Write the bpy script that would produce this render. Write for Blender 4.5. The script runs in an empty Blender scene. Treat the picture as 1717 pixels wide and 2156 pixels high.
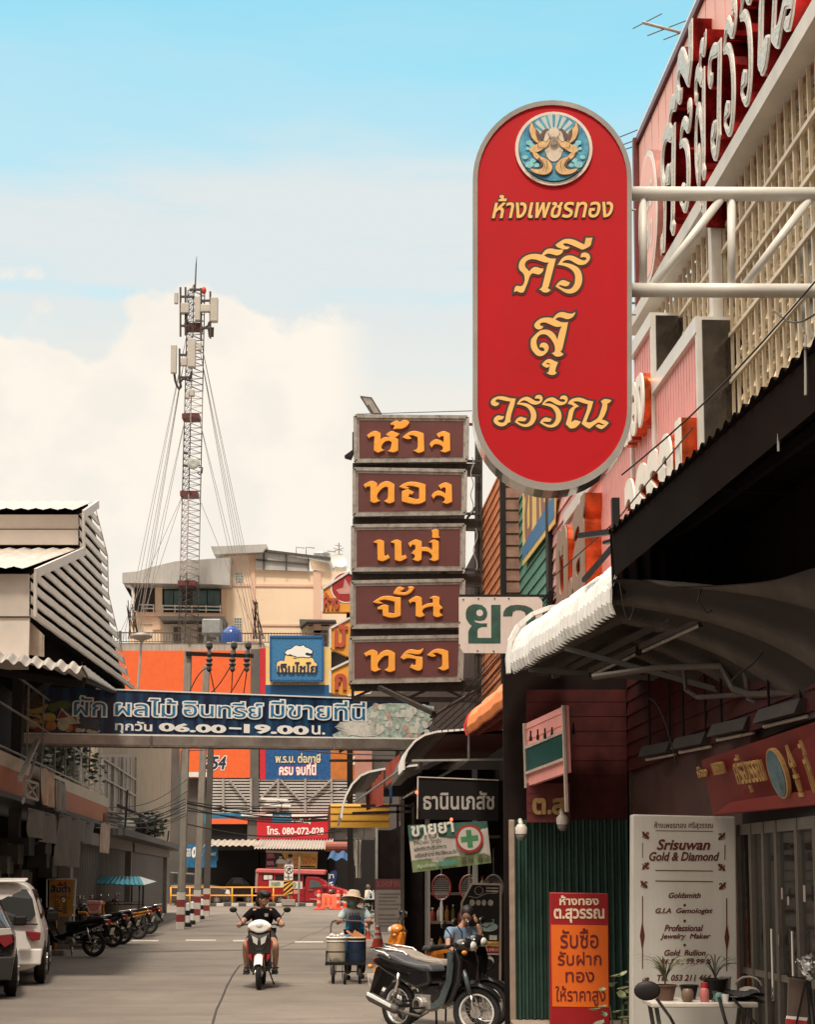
import bpy,bmesh,math,random
import numpy as np
from mathutils import Vector,Matrix
from mathutils.geometry import delaunay_2d_cdt
random.seed(7)
R_=math.radians
scene=bpy.context.scene
COL=scene.collection
FPX,CX,CY,CAMH,TP=3300.0,858.5,1461.0,1.75,385/3300.0   # picture units: 1717 x 2156
PITCH=math.atan(TP)
cam_d=bpy.data.cameras.new('camera')
cam=bpy.data.objects.new('camera',cam_d)
COL.objects.link(cam)
cam.location=(0,0,CAMH)
cam.rotation_euler=(math.pi/2 + PITCH,0,0)
cam_d.sensor_fit='HORIZONTAL'
cam_d.sensor_width=36
cam_d.lens=36*FPX/1717
cam_d.shift_y=(CY - 1078)/1717
cam_d.clip_start,cam_d.clip_end=0.1,4000
scene.camera=cam
SUN_DIR=Vector((-0.05,-0.46,0.885)).normalized()
world=bpy.data.worlds.new('World');scene.world=world;world.use_nodes=True
wn,wl=world.node_tree.nodes,world.node_tree.links
bg=wn['Background']
sky=wn.new('ShaderNodeTexSky');sky.sky_type='NISHITA';sky.sun_disc=False
sky.sun_elevation=math.asin(SUN_DIR.z);sky.sun_rotation=math.atan2(SUN_DIR.x,SUN_DIR.y)
sky.air_density=1.0;sky.dust_density=1.5;sky.ozone_density=2.0
def wnode(t,**k):
 n=wn.new(t)
 for a,b in k.items(): setattr(n,a,b)
 return n
def wmath(op,a,b=None,c=None,clamp=False):
 n=wnode('ShaderNodeMath',operation=op,use_clamp=clamp)
 for i,v in enumerate((a,b,c)):
  if v is None: continue
  if isinstance(v,(int,float)): n.inputs[i].default_value=v
  else: wl.new(v,n.inputs[i])
 return n.outputs[0]
def wmix(fac,a,b):
 n=wnode('ShaderNodeMix',data_type='RGBA')
 for i,v in ((0,fac),(6,a),(7,b)):
  if isinstance(v,tuple): n.inputs[i].default_value=(*v,1)
  elif isinstance(v,float): n.inputs[i].default_value=v
  else: wl.new(v,n.inputs[i])
 return n.outputs[2]
def wstep(x,lo,hi):
 n=wnode('ShaderNodeMapRange',interpolation_type='SMOOTHSTEP')
 n.inputs[1].default_value,n.inputs[2].default_value=lo,hi
 wl.new(x,n.inputs[0]);return n.outputs[0]
def wnoise(vec,scale,detail,rough,sx=1,sy=1,sz=1,off=0):
 m=wnode('ShaderNodeMapping');m.inputs[3].default_value=(sx,sy,sz);m.inputs[1].default_value=(off,off*1.7,0)
 wl.new(vec,m.inputs[0])
 n=wnode('ShaderNodeTexNoise');n.inputs['Scale'].default_value=scale
 n.inputs['Detail'].default_value=detail;n.inputs['Roughness'].default_value=rough
 wl.new(m.outputs[0],n.inputs['Vector']);return n.outputs[0]
gen=wnode('ShaderNodeTexCoord').outputs['Generated']
sep=wnode('ShaderNodeSeparateXYZ');wl.new(gen,sep.inputs[0]);wz=sep.outputs[2]
veil=wnoise(gen,3.2,5,.55,1,1,5.5,2.3)
big=wnoise(gen,1.6,4,.5,1,1,4.0,5.1)
puff=wnoise(gen,6.5,2,.5,1,1,1.1,.85)
puff2=wnoise(gen,20.0,6,.5,1,1,1.2,3.1)
streak=wnoise(gen,4.0,6,.6,1,1,9.0,7.7)
z_veil=wmath('ADD',wz,wmath('MULTIPLY',wmath('SUBTRACT',veil,.5),.16))
z_veil=wmath('ADD',z_veil,wmath('MULTIPLY',wmath('SUBTRACT',big,.5),.10))
m_thin=wmath('MULTIPLY',wstep(z_veil,.52,.43),.6)
m_veil=wmath('MULTIPLY',wstep(z_veil,.440,.375),wmath('SUBTRACT',1.0,wmath('MULTIPLY',wstep(streak,.46,.68),.55)))
z_puff=wmath('ADD',wz,wmath('MULTIPLY',wmath('SUBTRACT',puff,.5),.16))
z_puff=wmath('ADD',z_puff,wmath('MULTIPLY',wmath('SUBTRACT',puff2,.5),.075))
m_puff=wmath('MULTIPLY',wstep(z_puff,.352,.343),wstep(sep.outputs[0],-.015,-.055))
m_low=wstep(wz,.365,.255)
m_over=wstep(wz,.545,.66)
m_back=wstep(sep.outputs[1],.45,.15)
blue=wnode('ShaderNodeMix',data_type='RGBA',blend_type='MULTIPLY');blue.inputs[0].default_value=1
wl.new(sky.outputs[0],blue.inputs[6]);blue.inputs[7].default_value=(2.9,4.25,3.0,1)
c=wmix(m_thin,blue.outputs[2],(5.6,7.7,8.6))
c=wmix(m_veil,c,(7.6,8.15,8.2))
c=wmix(m_low,c,(9.3,8.7,7.7))
shade_=wstep(puff2,.40,.62)
c=wmix(m_puff,c,wmix(shade_,(9.35,8.75,7.85),(10.1,9.3,8.15)))
c=wmix(m_back,c,(4.4,3.9,3.3))  # unseen sky behind and beside, dimmed so the shop fronts stay dark
c=wmix(m_over,c,(10.2,9.1,7.8))  # unseen cream cloud overhead, shaped to warm the ambient light
m_left_fill=wmath('MULTIPLY',wstep(sep.outputs[0],.10,-.22),wstep(wz,.50,.64))
c=wmix(m_left_fill,c,(35,30.8,26))  # unseen bright sky patch added overhead left to light the pink facades
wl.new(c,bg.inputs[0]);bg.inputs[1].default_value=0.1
sun_d=bpy.data.lights.new('sun','SUN');sun_d.energy=3.3;sun_d.angle=R_(7);sun_d.color=(1,.90,.76)
sun_o=bpy.data.objects.new('sun',sun_d);COL.objects.link(sun_o)
sun_o.rotation_euler=SUN_DIR.to_track_quat('Z','Y').to_euler();sun_o.location=(0,0,60)
vs=scene.view_settings
vs.view_transform='Standard';vs.look='None';vs.exposure=0.0;vs.gamma=1;vs.use_curve_mapping=False
scene.cycles.max_bounces=6;scene.cycles.diffuse_bounces=3;scene.cycles.glossy_bounces=3
scene.cycles.transparent_max_bounces=8;scene.cycles.use_denoising=True
scene.cycles.denoising_prefilter='ACCURATE';scene.cycles.denoising_input_passes='RGB_ALBEDO_NORMAL'
_cp,_sp=math.cos(PITCH),math.sin(PITCH)
EYE=Vector((0,0,CAMH))
def ray(x,y):
 u,v=(x-CX)/FPX,(CY-y)/FPX
 return Vector((u,_cp - v*_sp,_sp + v*_cp))
def P(x,y,Y):
 d=ray(x,y);return EYE + d*(Y/d.y)
def G(x,y,z=0.0):
 d=ray(x,y);return EYE + d*((z-CAMH)/d.z)
def Zat(y,Y): return P(CX,y,Y).z
def Xat(x,Y): return P(x,1846,Y).x
STREET=Vector((-.063,1,0)).normalized()
def XR(Y): return 3.68 - .063*Y
class Fr:
 """a plane: origin O, right R, up U, normal N facing the viewer"""
 def __init__(s,O,R,U=Vector((0,0,1))):
  s.O,s.R=Vector(O),Vector(R).normalized()
  U=Vector(U);s.U=(U - s.R*U.dot(s.R)).normalized();s.N=s.R.cross(s.U)
 def uv(s,x,y):
  d=ray(x,y);t=(s.O-EYE).dot(s.N)/d.dot(s.N);p=EYE + d*t - s.O
  return (p.dot(s.R),p.dot(s.U))
 def pt(s,u,v,w=0.0): return s.O + s.R*u + s.U*v + s.N*w
 def at(s,x,y,w=0.0): return s.pt(*s.uv(x,y),w)
def FR(x,y,Y,yaw=0.0,U=(0,0,1)):
 a=R_(yaw);return Fr(P(x,y,Y),(math.cos(a),math.sin(a),0),U)
def FW(off=0.0):          # plane of the right-hand facades (off metres out into the street)
 return Fr(Vector((XR(15)-off,15,0)),-STREET)
def crop(ox,oy,sc,dx=0,dy=0):
 return lambda pts: [((ox+(x+dx)/sc)/1.76121,(oy+(y+dy)/sc)/1.76121) for x,y in pts]
MATS={}
def M(name,col,rough=.6,metal=0.0,var=.14,scale=6.0,bump=0.0,streak=0.0,dirt=None,emit=0.0,spec=.5,coat=0.0,grunge=0.0):
 if name in MATS: return MATS[name]
 m=bpy.data.materials.new(name);m.use_nodes=True;MATS[name]=m
 n,l=m.node_tree.nodes,m.node_tree.links
 b=n['Principled BSDF']
 b.inputs['Roughness'].default_value=rough;b.inputs['Metallic'].default_value=metal
 b.inputs['Specular IOR Level'].default_value=spec
 if coat: b.inputs['Coat Weight'].default_value=coat;b.inputs['Coat Roughness'].default_value=.08
 tc=n.new('ShaderNodeTexCoord')
 no=n.new('ShaderNodeTexNoise');no.inputs['Scale'].default_value=scale;no.inputs['Detail'].default_value=6;no.inputs['Roughness'].default_value=.6
 l.new(tc.outputs['Object'],no.inputs['Vector'])
 mx=n.new('ShaderNodeMix');mx.data_type='RGBA'
 rg=n.new('ShaderNodeMapRange');rg.inputs[1].default_value=.32;rg.inputs[2].default_value=.68
 l.new(no.outputs[0],rg.inputs[0]);l.new(rg.outputs[0],mx.inputs[0])
 mx.inputs[6].default_value=(*[c*(1-var) for c in col],1);mx.inputs[7].default_value=(*[min(1,c*(1+var)) for c in col],1)
 out=mx.outputs[2]
 if streak or grunge:
  mp=n.new('ShaderNodeMapping');mp.inputs[3].default_value=(9,9,.5) if streak else (1.7,1.7,1.7)
  l.new(tc.outputs['Object'],mp.inputs[0])
  n2=n.new('ShaderNodeTexNoise');n2.inputs['Scale'].default_value=1.0;n2.inputs['Detail'].default_value=7;n2.inputs['Roughness'].default_value=.65
  l.new(mp.outputs[0],n2.inputs['Vector'])
  r2=n.new('ShaderNodeMapRange');r2.inputs[1].default_value=.48;r2.inputs[2].default_value=.75;r2.inputs[4].default_value=streak or grunge
  l.new(n2.outputs[0],r2.inputs[0])
  m2=n.new('ShaderNodeMix');m2.data_type='RGBA';l.new(r2.outputs[0],m2.inputs[0]);l.new(out,m2.inputs[6])
  m2.inputs[7].default_value=(*(dirt or (.05,.035,.025)),1);out=m2.outputs[2]
 l.new(out,b.inputs['Base Color'])
 r3=n.new('ShaderNodeMapRange');r3.inputs[3].default_value=max(.02,rough-.12);r3.inputs[4].default_value=min(1,rough+.12)
 l.new(no.outputs[0],r3.inputs[0]);l.new(r3.outputs[0],b.inputs['Roughness'])
 if bump:
  bp=n.new('ShaderNodeBump');bp.inputs['Strength'].default_value=bump;bp.inputs['Distance'].default_value=.02
  l.new(no.outputs[0],bp.inputs['Height']);l.new(bp.outputs[0],b.inputs['Normal'])
 if emit:
  b.inputs['Emission Color'].default_value=(*col,1);b.inputs['Emission Strength'].default_value=emit
 return m
def glass(name,col=(.05,.06,.06),rough=.04,alpha=1.0):
 if name in MATS: return MATS[name]
 m=M(name,col,rough,0,.25,1.2,spec=.9)
 if alpha < 1: m.node_tree.nodes['Principled BSDF'].inputs['Alpha'].default_value=alpha
 return m
WLOC={}
def frame_of(d):
 d=d.normalized();a=Vector((0,0,1)) if abs(d.z) < .95 else Vector((1,0,0))
 x=d.cross(a).normalized();return x,x.cross(d).normalized()
SPLIT=set('leg post pole foot bolt insulator strain_insulator handle end_cap bracket rear_indicator front_indicator tail_light clear_lens wing_mirror door_handle shoe eye grip shock_absorber fork_cover hook wheel column rafter downpipe side_window white_placard door window_lamp sticker hanging_wire rear_porch door_canopy panel_antenna collar clamp shield_wing side_stripe side_panel lamp_glint chrome_strip red_ring white_ring shop_opening light_batten wheel_arch upright shelf_board fascia_panel roof_sheet metal_roof orange_band frame_tube headlight verandah_glass folding_shutter shutter_box batten ornament'.split())
class MB:
 def __init__(s): s.v,s.f,s.uvs=[],[],None
 def add(s,vs,fs):
  o=len(s.v);s.v += [Vector(p) for p in vs];s.f += [[i+o for i in f] for f in fs];return s
 def box(s,c,size,rz=0.0,mat=None):
  hx,hy,hz=[k/2 for k in size];c=Vector(c);m=Matrix.Rotation(rz,3,'Z') if mat is None else mat
  vs=[c + m @ Vector((x*hx,y*hy,z*hz)) for z in (-1,1) for x,y in ((-1,-1),(1,-1),(1,1),(-1,1))]
  return s.add(vs,[(3,2,1,0),(4,5,6,7),(0,1,5,4),(1,2,6,5),(2,3,7,6),(3,0,4,7)])
 def span(s,a,b):
  a,b=Vector(a),Vector(b);return s.box((a+b)/2,[abs(k) for k in (b-a)])
 def bar(s,a,b,w,h=None,up=None):
  a,b=Vector(a),Vector(b);h=h or w;d=(b-a)
  x,y=frame_of(d)
  if up is not None:
   y=Vector(up);y=(y - d.normalized()*y.dot(d.normalized())).normalized();x=d.normalized().cross(y)
  vs=[p + x*(i*w/2) + y*(j*h/2) for p in (a,b) for i,j in ((-1,-1),(1,-1),(1,1),(-1,1))]
  return s.add(vs,[(0,1,2,3),(7,6,5,4),(4,5,1,0),(5,6,2,1),(6,7,3,2),(7,4,0,3)])
 def tube(s,pts,r,n=8,caps=True,closed=False):
  pts=[Vector(p) for p in pts];k=len(pts);rs=r if isinstance(r,(list,tuple)) else [r]*k
  vs,fs=[],[];px_=None
  for i,p in enumerate(pts):
   d=(pts[(i+1) % k]-pts[i-1]) if closed else (pts[min(i+1,k-1)]-pts[max(i-1,0)])
   if d.length < 1e-9: d=Vector((0,0,1))
   d.normalize()
   if px_ is None: x,_=frame_of(d)
   else:
    x=px_ - d*px_.dot(d)
    x=x.normalized() if x.length > 1e-6 else frame_of(d)[0]
   px_=x;y=d.cross(x)
   for j in range(n):
    t=2*math.pi*j/n;vs.append(p + (x*math.cos(t)+y*math.sin(t))*rs[i])
  for i in range(k if closed else k-1):
   for j in range(n):
    a,b=i*n+j,i*n+(j+1) % n;c2,d2=((i+1) % k)*n+(j+1) % n,((i+1) % k)*n+j
    fs.append((a,b,c2,d2))
  if caps and not closed: fs += [tuple(range(n))[::-1],tuple((k-1)*n+j for j in range(n))]
  return s.add(vs,fs)
 def cyl(s,a,b,r,n=14,r2=None): return s.tube([a,b],[r,r if r2 is None else r2],n)
 def lathe(s,o,axis,prof,n=18):
  o=Vector(o);ax=Vector(axis).normalized();x,y=frame_of(ax);vs,fs=[],[]
  for r,h in prof:
   for j in range(n):
    t=2*math.pi*j/n;vs.append(o + ax*h + (x*math.cos(t)+y*math.sin(t))*max(r,1e-4))
  for i in range(len(prof)-1):
   for j in range(n): fs.append((i*n+j,(i+1)*n+j,(i+1)*n+(j+1) % n,i*n+(j+1) % n))
  return s.add(vs,fs)
 def torus(s,c,axis,R,r,n=28,m=8,flat=1.0):
  ax=Vector(axis).normalized();x,y=frame_of(ax);c=Vector(c);vs,fs=[],[]
  for i in range(n):
   t=2*math.pi*i/n;e=x*math.cos(t)+y*math.sin(t)
   for j in range(m):
    q=2*math.pi*j/m;vs.append(c + e*(R+r*math.cos(q)) + ax*(r*flat*math.sin(q)))
  for i in range(n):
   for j in range(m): fs.append((i*m+j,((i+1) % n)*m+j,((i+1) % n)*m+(j+1) % m,i*m+(j+1) % m))
  return s.add(vs,fs)
 def ell(s,c,rad,rot=None,n=14,m=9):
  c=Vector(c);rot=rot or Matrix.Identity(3);vs,fs=[],[]
  for i in range(m+1):
   a=math.pi*i/m
   for j in range(n):
    t=2*math.pi*j/n
    vs.append(c + rot @ Vector((rad[0]*math.sin(a)*math.cos(t),rad[1]*math.sin(a)*math.sin(t),rad[2]*math.cos(a))))
  for i in range(m):
   for j in range(n): fs.append((i*n+j,(i+1)*n+j,(i+1)*n+(j+1) % n,i*n+(j+1) % n))
  return s.add(vs,fs)
 def prism(s,pts,vec):
  pts=[Vector(p) for p in pts];n=len(pts);vec=Vector(vec)
  nrm=sum(((pts[i]-pts[0]).cross(pts[(i+1) % n]-pts[0]) for i in range(n)),Vector())
  if nrm.dot(vec) > 0: pts.reverse()
  vs=pts + [p+vec for p in pts]
  return s.add(vs,[tuple(range(n)),tuple(range(2*n-1,n-1,-1))] + [(i,i+n,(i+1) % n+n,(i+1) % n) for i in range(n)])
 def panel(s,fr,pts,depth=.03,w=0.0,uv=False):
  q=[fr.pt(*(p if uv else fr.uv(*p)),w) for p in pts]
  return s.prism(q,-fr.N*depth)
 def rect(s,fr,x0,y0,x1,y1,depth=.03,w=0.0):
  return s.panel(fr,[(x0,y1),(x1,y1),(x1,y0),(x0,y0)],depth,w)
 def sheet(s,A,U,W,nu,nv,disp=None,thick=0.0):
  A,U,W=Vector(A),Vector(U),Vector(W);n=U.cross(W).normalized()
  def grid(off):
   return [A + U*(i/nu) + W*(j/nv) + n*((disp(i/nu,j/nv) if disp else 0)+off) for j in range(nv+1) for i in range(nu+1)]
  k=nu+1;fs=[(j*k+i,j*k+i+1,(j+1)*k+i+1,(j+1)*k+i) for j in range(nv) for i in range(nu)]
  s.add(grid(0),fs)
  if thick: s.add(grid(-thick),[f[::-1] for f in fs])
  return s
 def quad(s,a,b,c,d): return s.add([a,b,c,d],[(0,1,2,3)])
 def pieces(s,tol=.012):
  n=len(s.v);par=list(range(n))
  def find(i):
   while par[i] != i: par[i]=par[par[i]];i=par[i]
   return i
  for f in s.f:
   a=find(f[0])
   for i in f[1:]: par[find(i)]=a
  g={}
  for i in range(n): g.setdefault(find(i),[]).append(i)
  ks=list(g);bb=[(np.min([s.v[i] for i in g[k]],0),np.max([s.v[i] for i in g[k]],0)) for k in ks]
  q=list(range(len(ks)))
  def fq(i):
   while q[i] != i: i=q[i]
   return i
  for i in range(len(ks)):
   for j in range(i):
    gap=np.linalg.norm(np.maximum(0,np.maximum(bb[i][0]-bb[j][1],bb[j][0]-bb[i][1])))
    if gap <= tol: q[fq(i)]=fq(j)
  out={}
  for i,k in enumerate(ks): out.setdefault(fq(i),set()).update(g[k])
  r=[]
  for vset in out.values():
   m=MB();ix={v: j for j,v in enumerate(sorted(vset))};m.v=[s.v[v] for v in sorted(vset)];m.f=[[ix[i] for i in f] for f in s.f if f[0] in vset];r.append(m)
  return r
 def build(s,name,mat,parent=None,smooth=False,bevel=0.0,base=None,sub=0,whole=False):
  if name in SPLIT and parent is not None and not whole:
   ps=s.pieces()
   if len(ps) > 1: return [p.build(name,mat,parent,smooth,bevel,base,sub,True) for p in ps][0]
  w=WLOC.get(parent.name,Vector()) if parent else Vector()
  if base is not None: w=Vector(base)
  me=bpy.data.meshes.new(name);me.from_pydata([tuple(p-w) for p in s.v],[],s.f);me.update()
  if mat: me.materials.append(mat)
  if smooth: me.polygons.foreach_set('use_smooth',[True]*len(me.polygons))
  o=bpy.data.objects.new(name,me);COL.objects.link(o)
  WLOC[o.name]=w.copy()
  if parent: o.parent=parent
  elif base is not None: o.location=w
  if bevel:
   b=o.modifiers.new('bevel','BEVEL');b.width=bevel;b.segments=2;b.limit_method='ANGLE';b.angle_limit=R_(40)
   if not smooth: b.harden_normals=False
  if sub:
   b=o.modifiers.new('sub','SUBSURF');b.levels=b.render_levels=sub
  return o
def tag(o,label=None,cat=None,group=None,kind=None):
 if label: o['label']=label
 if cat: o['category']=cat
 if group: o['group']=group
 if kind: o['kind']=kind
 return o
def thing(name,label,cat,loc=(0,0,0),group=None):
 o=bpy.data.objects.new(name,None);o.empty_display_size=.2;COL.objects.link(o)
 o.location=loc;WLOC[o.name]=Vector(loc);return tag(o,label,cat,group)
def clone(root,label,loc,rz=0.0,group=None):
 def cp(o,par):
  c=o.copy();COL.objects.link(c);c.parent=par
  for ch in [k for k in o.children]: cp(ch,c)
  return c
 r=cp(root,None);r.location=loc;r.rotation_euler=(0,0,rz);r['label']=label
 if group: r['group']=group
 return r
def single(mb,name,mat,label,cat,base,group=None,**k):
 return tag(mb.build(name,mat,None,base=base,**k),label,cat,group)
def structure(mb,name,mat,**k): return tag(mb.build(name,mat,None,**k),kind='structure')
def _loops(text,off=0.0,shear=0.0,res=3):
 c=bpy.data.curves.new('t','FONT');c.body=text;c.offset=off;c.shear=shear;c.fill_mode='NONE';c.resolution_u=res
 o=bpy.data.objects.new('t',c);COL.objects.link(o)
 dg=bpy.context.evaluated_depsgraph_get();dg.update()
 me=bpy.data.meshes.new_from_object(o.evaluated_get(dg))
 nxt={}
 for e in me.edges: nxt.setdefault(e.vertices[0],[]).append(e.vertices[1]);nxt.setdefault(e.vertices[1],[]).append(e.vertices[0])
 seen,L,co=set(),[],[v.co for v in me.vertices]
 for a in range(len(co)):
  if a in seen or a not in nxt: continue
  lp,cur=[a],a;seen.add(a)
  while True:
   k=sorted(b for b in nxt[cur] if b not in seen)
   if not k: break
   cur=k[0];seen.add(cur);lp.append(cur)
  if len(lp) > 2: L.append([(co[i].x,co[i].y) for i in lp])
 bpy.data.objects.remove(o);bpy.data.meshes.remove(me);bpy.data.curves.remove(c)
 return L
def fill(loops):
 v,e=[],[]
 for l in loops:
  o=len(v);v += [Vector(p) for p in l];e += [(o+i,o+(i+1) % len(l)) for i in range(len(l))]
 r=delaunay_2d_cdt(v,e,[],0,1e-6)
 vv,tr=np.array([(p.x,p.y) for p in r[0]]),np.array([t for t in r[2] if len(t) == 3])
 cen=vv[tr].mean(axis=1);wn_=np.zeros(len(tr))
 for l in loops:
  a=np.array(l);b=np.roll(a,-1,axis=0)
  x,y=cen[:,:1],cen[:,1:]
  up=(a[:,1] <= y) & (b[:,1] > y);dn=(a[:,1] > y) & (b[:,1] <= y)
  cr=(b[:,0]-a[:,0])*(y-a[:,1]) - (x-a[:,0])*(b[:,1]-a[:,1])
  wn_ += (up & (cr > 0)).sum(axis=1) - (dn & (cr < 0)).sum(axis=1)
 tr=tr[wn_ != 0]
 return vv,tr
def shapes(name,loops,fr,mat,parent,lift=.004,depth=0.0,uv=True,bev=0.0):
 """flat (or raised by depth) filled outlines lying on the plane fr"""
 if not uv: loops=[[fr.uv(*p) for p in l] for l in loops]
 vv,tr=fill(loops);mb=MB()
 a=(vv[tr[:,1]]-vv[tr[:,0]]);b=(vv[tr[:,2]]-vv[tr[:,0]])
 flip=(a[:,0]*b[:,1]-a[:,1]*b[:,0]) < 0
 T=[(int(t[0]),int(t[2]),int(t[1])) if f else tuple(int(k) for k in t) for t,f in zip(tr,flip)]
 mb.v=[fr.pt(p[0],p[1],lift+depth) for p in vv];mb.f=[list(t) for t in T]
 if depth:
  n=len(vv);mb.v += [fr.pt(p[0],p[1],lift-.002) for p in vv]
  es=set((t[i],t[(i+1) % 3]) for t in T for i in range(3))
  mb.f += [[a2,b2+0,b2+n,a2+n][::-1] for a2,b2 in es if (b2,a2) not in es]
 return mb.build(name,mat,parent,bevel=bev)
def text(fr,items,mat,parent,name='lettering',lift=.004,depth=0.0,off=0.0,shear=0.0,outline=None,res=3,uvrect=False):
 """items: (string, x0, y0, x1, y1[, off]) with the rectangle in picture units on the plane fr"""
 if len(items) > 1:
  return [text(fr,[it],mat,parent,name,lift,depth,off,shear,outline,res,uvrect) for it in items][0]
 base,big=[],[]
 for it in items:
  st,x0,y0,x1,y1=it[:5]
  ofs=it[5] if len(it) > 5 else off
  L0=_loops(st,0,shear,res);L=embolden(L0,ofs)
  if not L: continue
  q=np.array([p for l in L for p in l]);lo,hi=q.min(0),q.max(0)
  (u0,v1),(u1,v0)=((x0,y0),(x1,y1)) if uvrect else (fr.uv(x0,y0),fr.uv(x1,y1))
  sx,sy=(u1-u0)/(hi[0]-lo[0]),(v1-v0)/(hi[1]-lo[1])
  tr_=lambda LL: [[(u0+(p[0]-lo[0])*sx,v0+(p[1]-lo[1])*sy) for p in l] for l in LL]
  base += tr_(L)
  if outline: big += tr_(embolden(L0,ofs+outline[1]))
 if outline: shapes(name+'_outline',big,fr,outline[0],parent,lift,0)
 return shapes(name,base,fr,mat,parent,lift+(.004 if outline else 0),depth)
def disc(fr,cu,cv,r,n=32,rv=None):
 return [(cu+r*math.cos(2*math.pi*i/n),cv+(rv or r)*math.sin(2*math.pi*i/n)) for i in range(n)]
def stroke(pts,w):
 """closed outline round an open polyline, widths w (scalar or list)"""
 k=len(pts);ws=w if isinstance(w,(list,tuple)) else [w]*k;Lp,Rp=[],[]
 for i in range(k):
  a,b=pts[max(i-1,0)],pts[min(i+1,k-1)];dx,dy=b[0]-a[0],b[1]-a[1];q=math.hypot(dx,dy) or 1
  nx,ny=-dy/q*ws[i]/2,dx/q*ws[i]/2
  Lp.append((pts[i][0]+nx,pts[i][1]+ny));Rp.append((pts[i][0]-nx,pts[i][1]-ny))
 return Lp + Rp[::-1]
def grow(poly,d):
 """outline moved outwards by d (same units)"""
 n=len(poly);ar=sum(poly[i-1][0]*poly[i][1]-poly[i][0]*poly[i-1][1] for i in range(n));sg=1 if ar > 0 else -1
 out=[]
 for i in range(n):
  a,p,b=poly[i-1],poly[i],poly[(i+1) % n]
  e1=Vector((p[0]-a[0],p[1]-a[1]));e2=Vector((b[0]-p[0],b[1]-p[1]))
  n1=Vector((e1.y,-e1.x)).normalized() if e1.length else Vector((0,0));n2=Vector((e2.y,-e2.x)).normalized() if e2.length else n1
  m=(n1+n2);m=m.normalized() if m.length > .2 else n1
  k=min(1.6,1/max(.5,m.dot(n1)))
  out.append((p[0]+sg*m.x*d*k,p[1]+sg*m.y*d*k))
 return out
def embolden(L,d):
 if not d or not L: return L
 ar=[sum(l[i-1][0]*l[i][1]-l[i][0]*l[i-1][1] for i in range(len(l))) for l in L]
 def inside(p,l):
  c=False
  for i in range(len(l)):
   (x0,y0),(x1,y1)=l[i-1],l[i]
   if (y0 > p[1]) != (y1 > p[1]) and p[0] < (x1-x0)*(p[1]-y0)/(y1-y0)+x0: c=not c
  return c
 out=[]
 for i,l in enumerate(L):
  hole=any(abs(ar[j]) > abs(ar[i]) and ar[j]*ar[i] < 0 and inside(l[0],L[j]) for j in range(len(L)) if j != i)
  out.append(grow(l,-d if hole else d))
 return out
def smooth(poly,n=3):
 """closed Catmull-Rom through the points, sharp turns kept"""
 out,k=[],len(poly)
 for i in range(k):
  p0,p1,p2,p3=[Vector(poly[(i+j-1) % k]) for j in range(4)]
  def turn(a,b,c_):
   e,f=(b-a),(c_-b)
   return e.length and f.length and e.angle(f) > 1.0
  t1=(p2-p0)/2 if not turn(p0,p1,p2) else (p2-p1)*.6
  t2=(p3-p1)/2 if not turn(p1,p2,p3) else (p2-p1)*.6
  L=(p2-p1).length
  if t1.length > L*1.2: t1=t1.normalized()*L*1.2
  if t2.length > L*1.2: t2=t2.normalized()*L*1.2
  for q in range(n):
   t=q/n;a=p1*(2*t**3-3*t**2+1)+t1*(t**3-2*t**2+t)+p2*(-2*t**3+3*t**2)+t2*(t**3-t**2)
   out.append((a.x,a.y))
 return out
BLK=M('black_paint',(.011,.009,.0085),.5,spec=.3)
DARK=M('dark_brown_paint',(.016,.011,.010),.8,spec=.2)
STEEL=M('galvanised_steel',(.42,.41,.39),.38,.85,.2,5,grunge=.35,dirt=(.12,.09,.07))
CHROME=M('chrome',(.78,.76,.72),.12,1.0,.05)
RUSTY=M('weathered_frame_metal',(.55,.50,.45),.3,.8,.25,7,grunge=.6,dirt=(.16,.08,.05))
WHITE=M('white_paint',(.74,.72,.68),.5,0,.06,4,grunge=.25,dirt=(.45,.40,.34))
CLEANW=M('clean_white_paint',(.80,.78,.74),.45,0,.04)
GREY=M('grey_paint',(.30,.29,.27),.6,0,.14,4,grunge=.3)
DGREY=M('dark_grey_paint',(.075,.068,.062),.6,0,.2,4)
CONC=M('stained_concrete',(.30,.27,.235),.85,0,.2,3,.15,streak=.55,dirt=(.09,.075,.06))
CREAM=M('cream_plaster',(.72,.56,.40),.8,0,.06,2,streak=.2,dirt=(.5,.36,.25))
PINKP=M('salmon_pink_panel',(.90,.50,.43),.55,0,.05,2,streak=.18,dirt=(.70,.33,.28))
PINKD=M('pink_siding',(.80,.34,.31),.5,0,.08,3,streak=.22,dirt=(.50,.18,.15))
ORANGE=M('orange_sign_board',(.80,.13,.028),.55,0,.06,3,grunge=.2,dirt=(.62,.10,.03))
REDS=M('red_sign_face',(.46,.001,.006),.6,0,.07,1.5,spec=.25,streak=.14,dirt=(.34,.012,.012))
REDD=M('dark_red_siding',(.055,.009,.008),.6,0,.35,4,streak=.5,dirt=(.018,.008,.007),spec=.2)
GOLD=M('gold_letter_paint',(.86,.50,.15),.5,0,.06,5)
BROWNL=M('brown_outline_paint',(.055,.014,.010),.6)
RUBBER=M('rubber',(.014,.013,.013),.8,0,.2,20)
ALUM=M('brushed_aluminium',(.55,.54,.52),.32,.9,.1)
CABLE=M('black_cable',(.012,.010,.009),.6)
YEL=M('yellow_rail_paint',(.82,.36,.03),.45,0,.08)
GLASSD=glass('dark_window_glass',(.012,.013,.014),.05)
GLASSG=glass('green_window_glass',(.03,.09,.085),.06)
SKIN=M('skin',(.36,.19,.12),.55,0,.08,20)
HAIR=M('dark_hair',(.012,.009,.008),.6)
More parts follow.
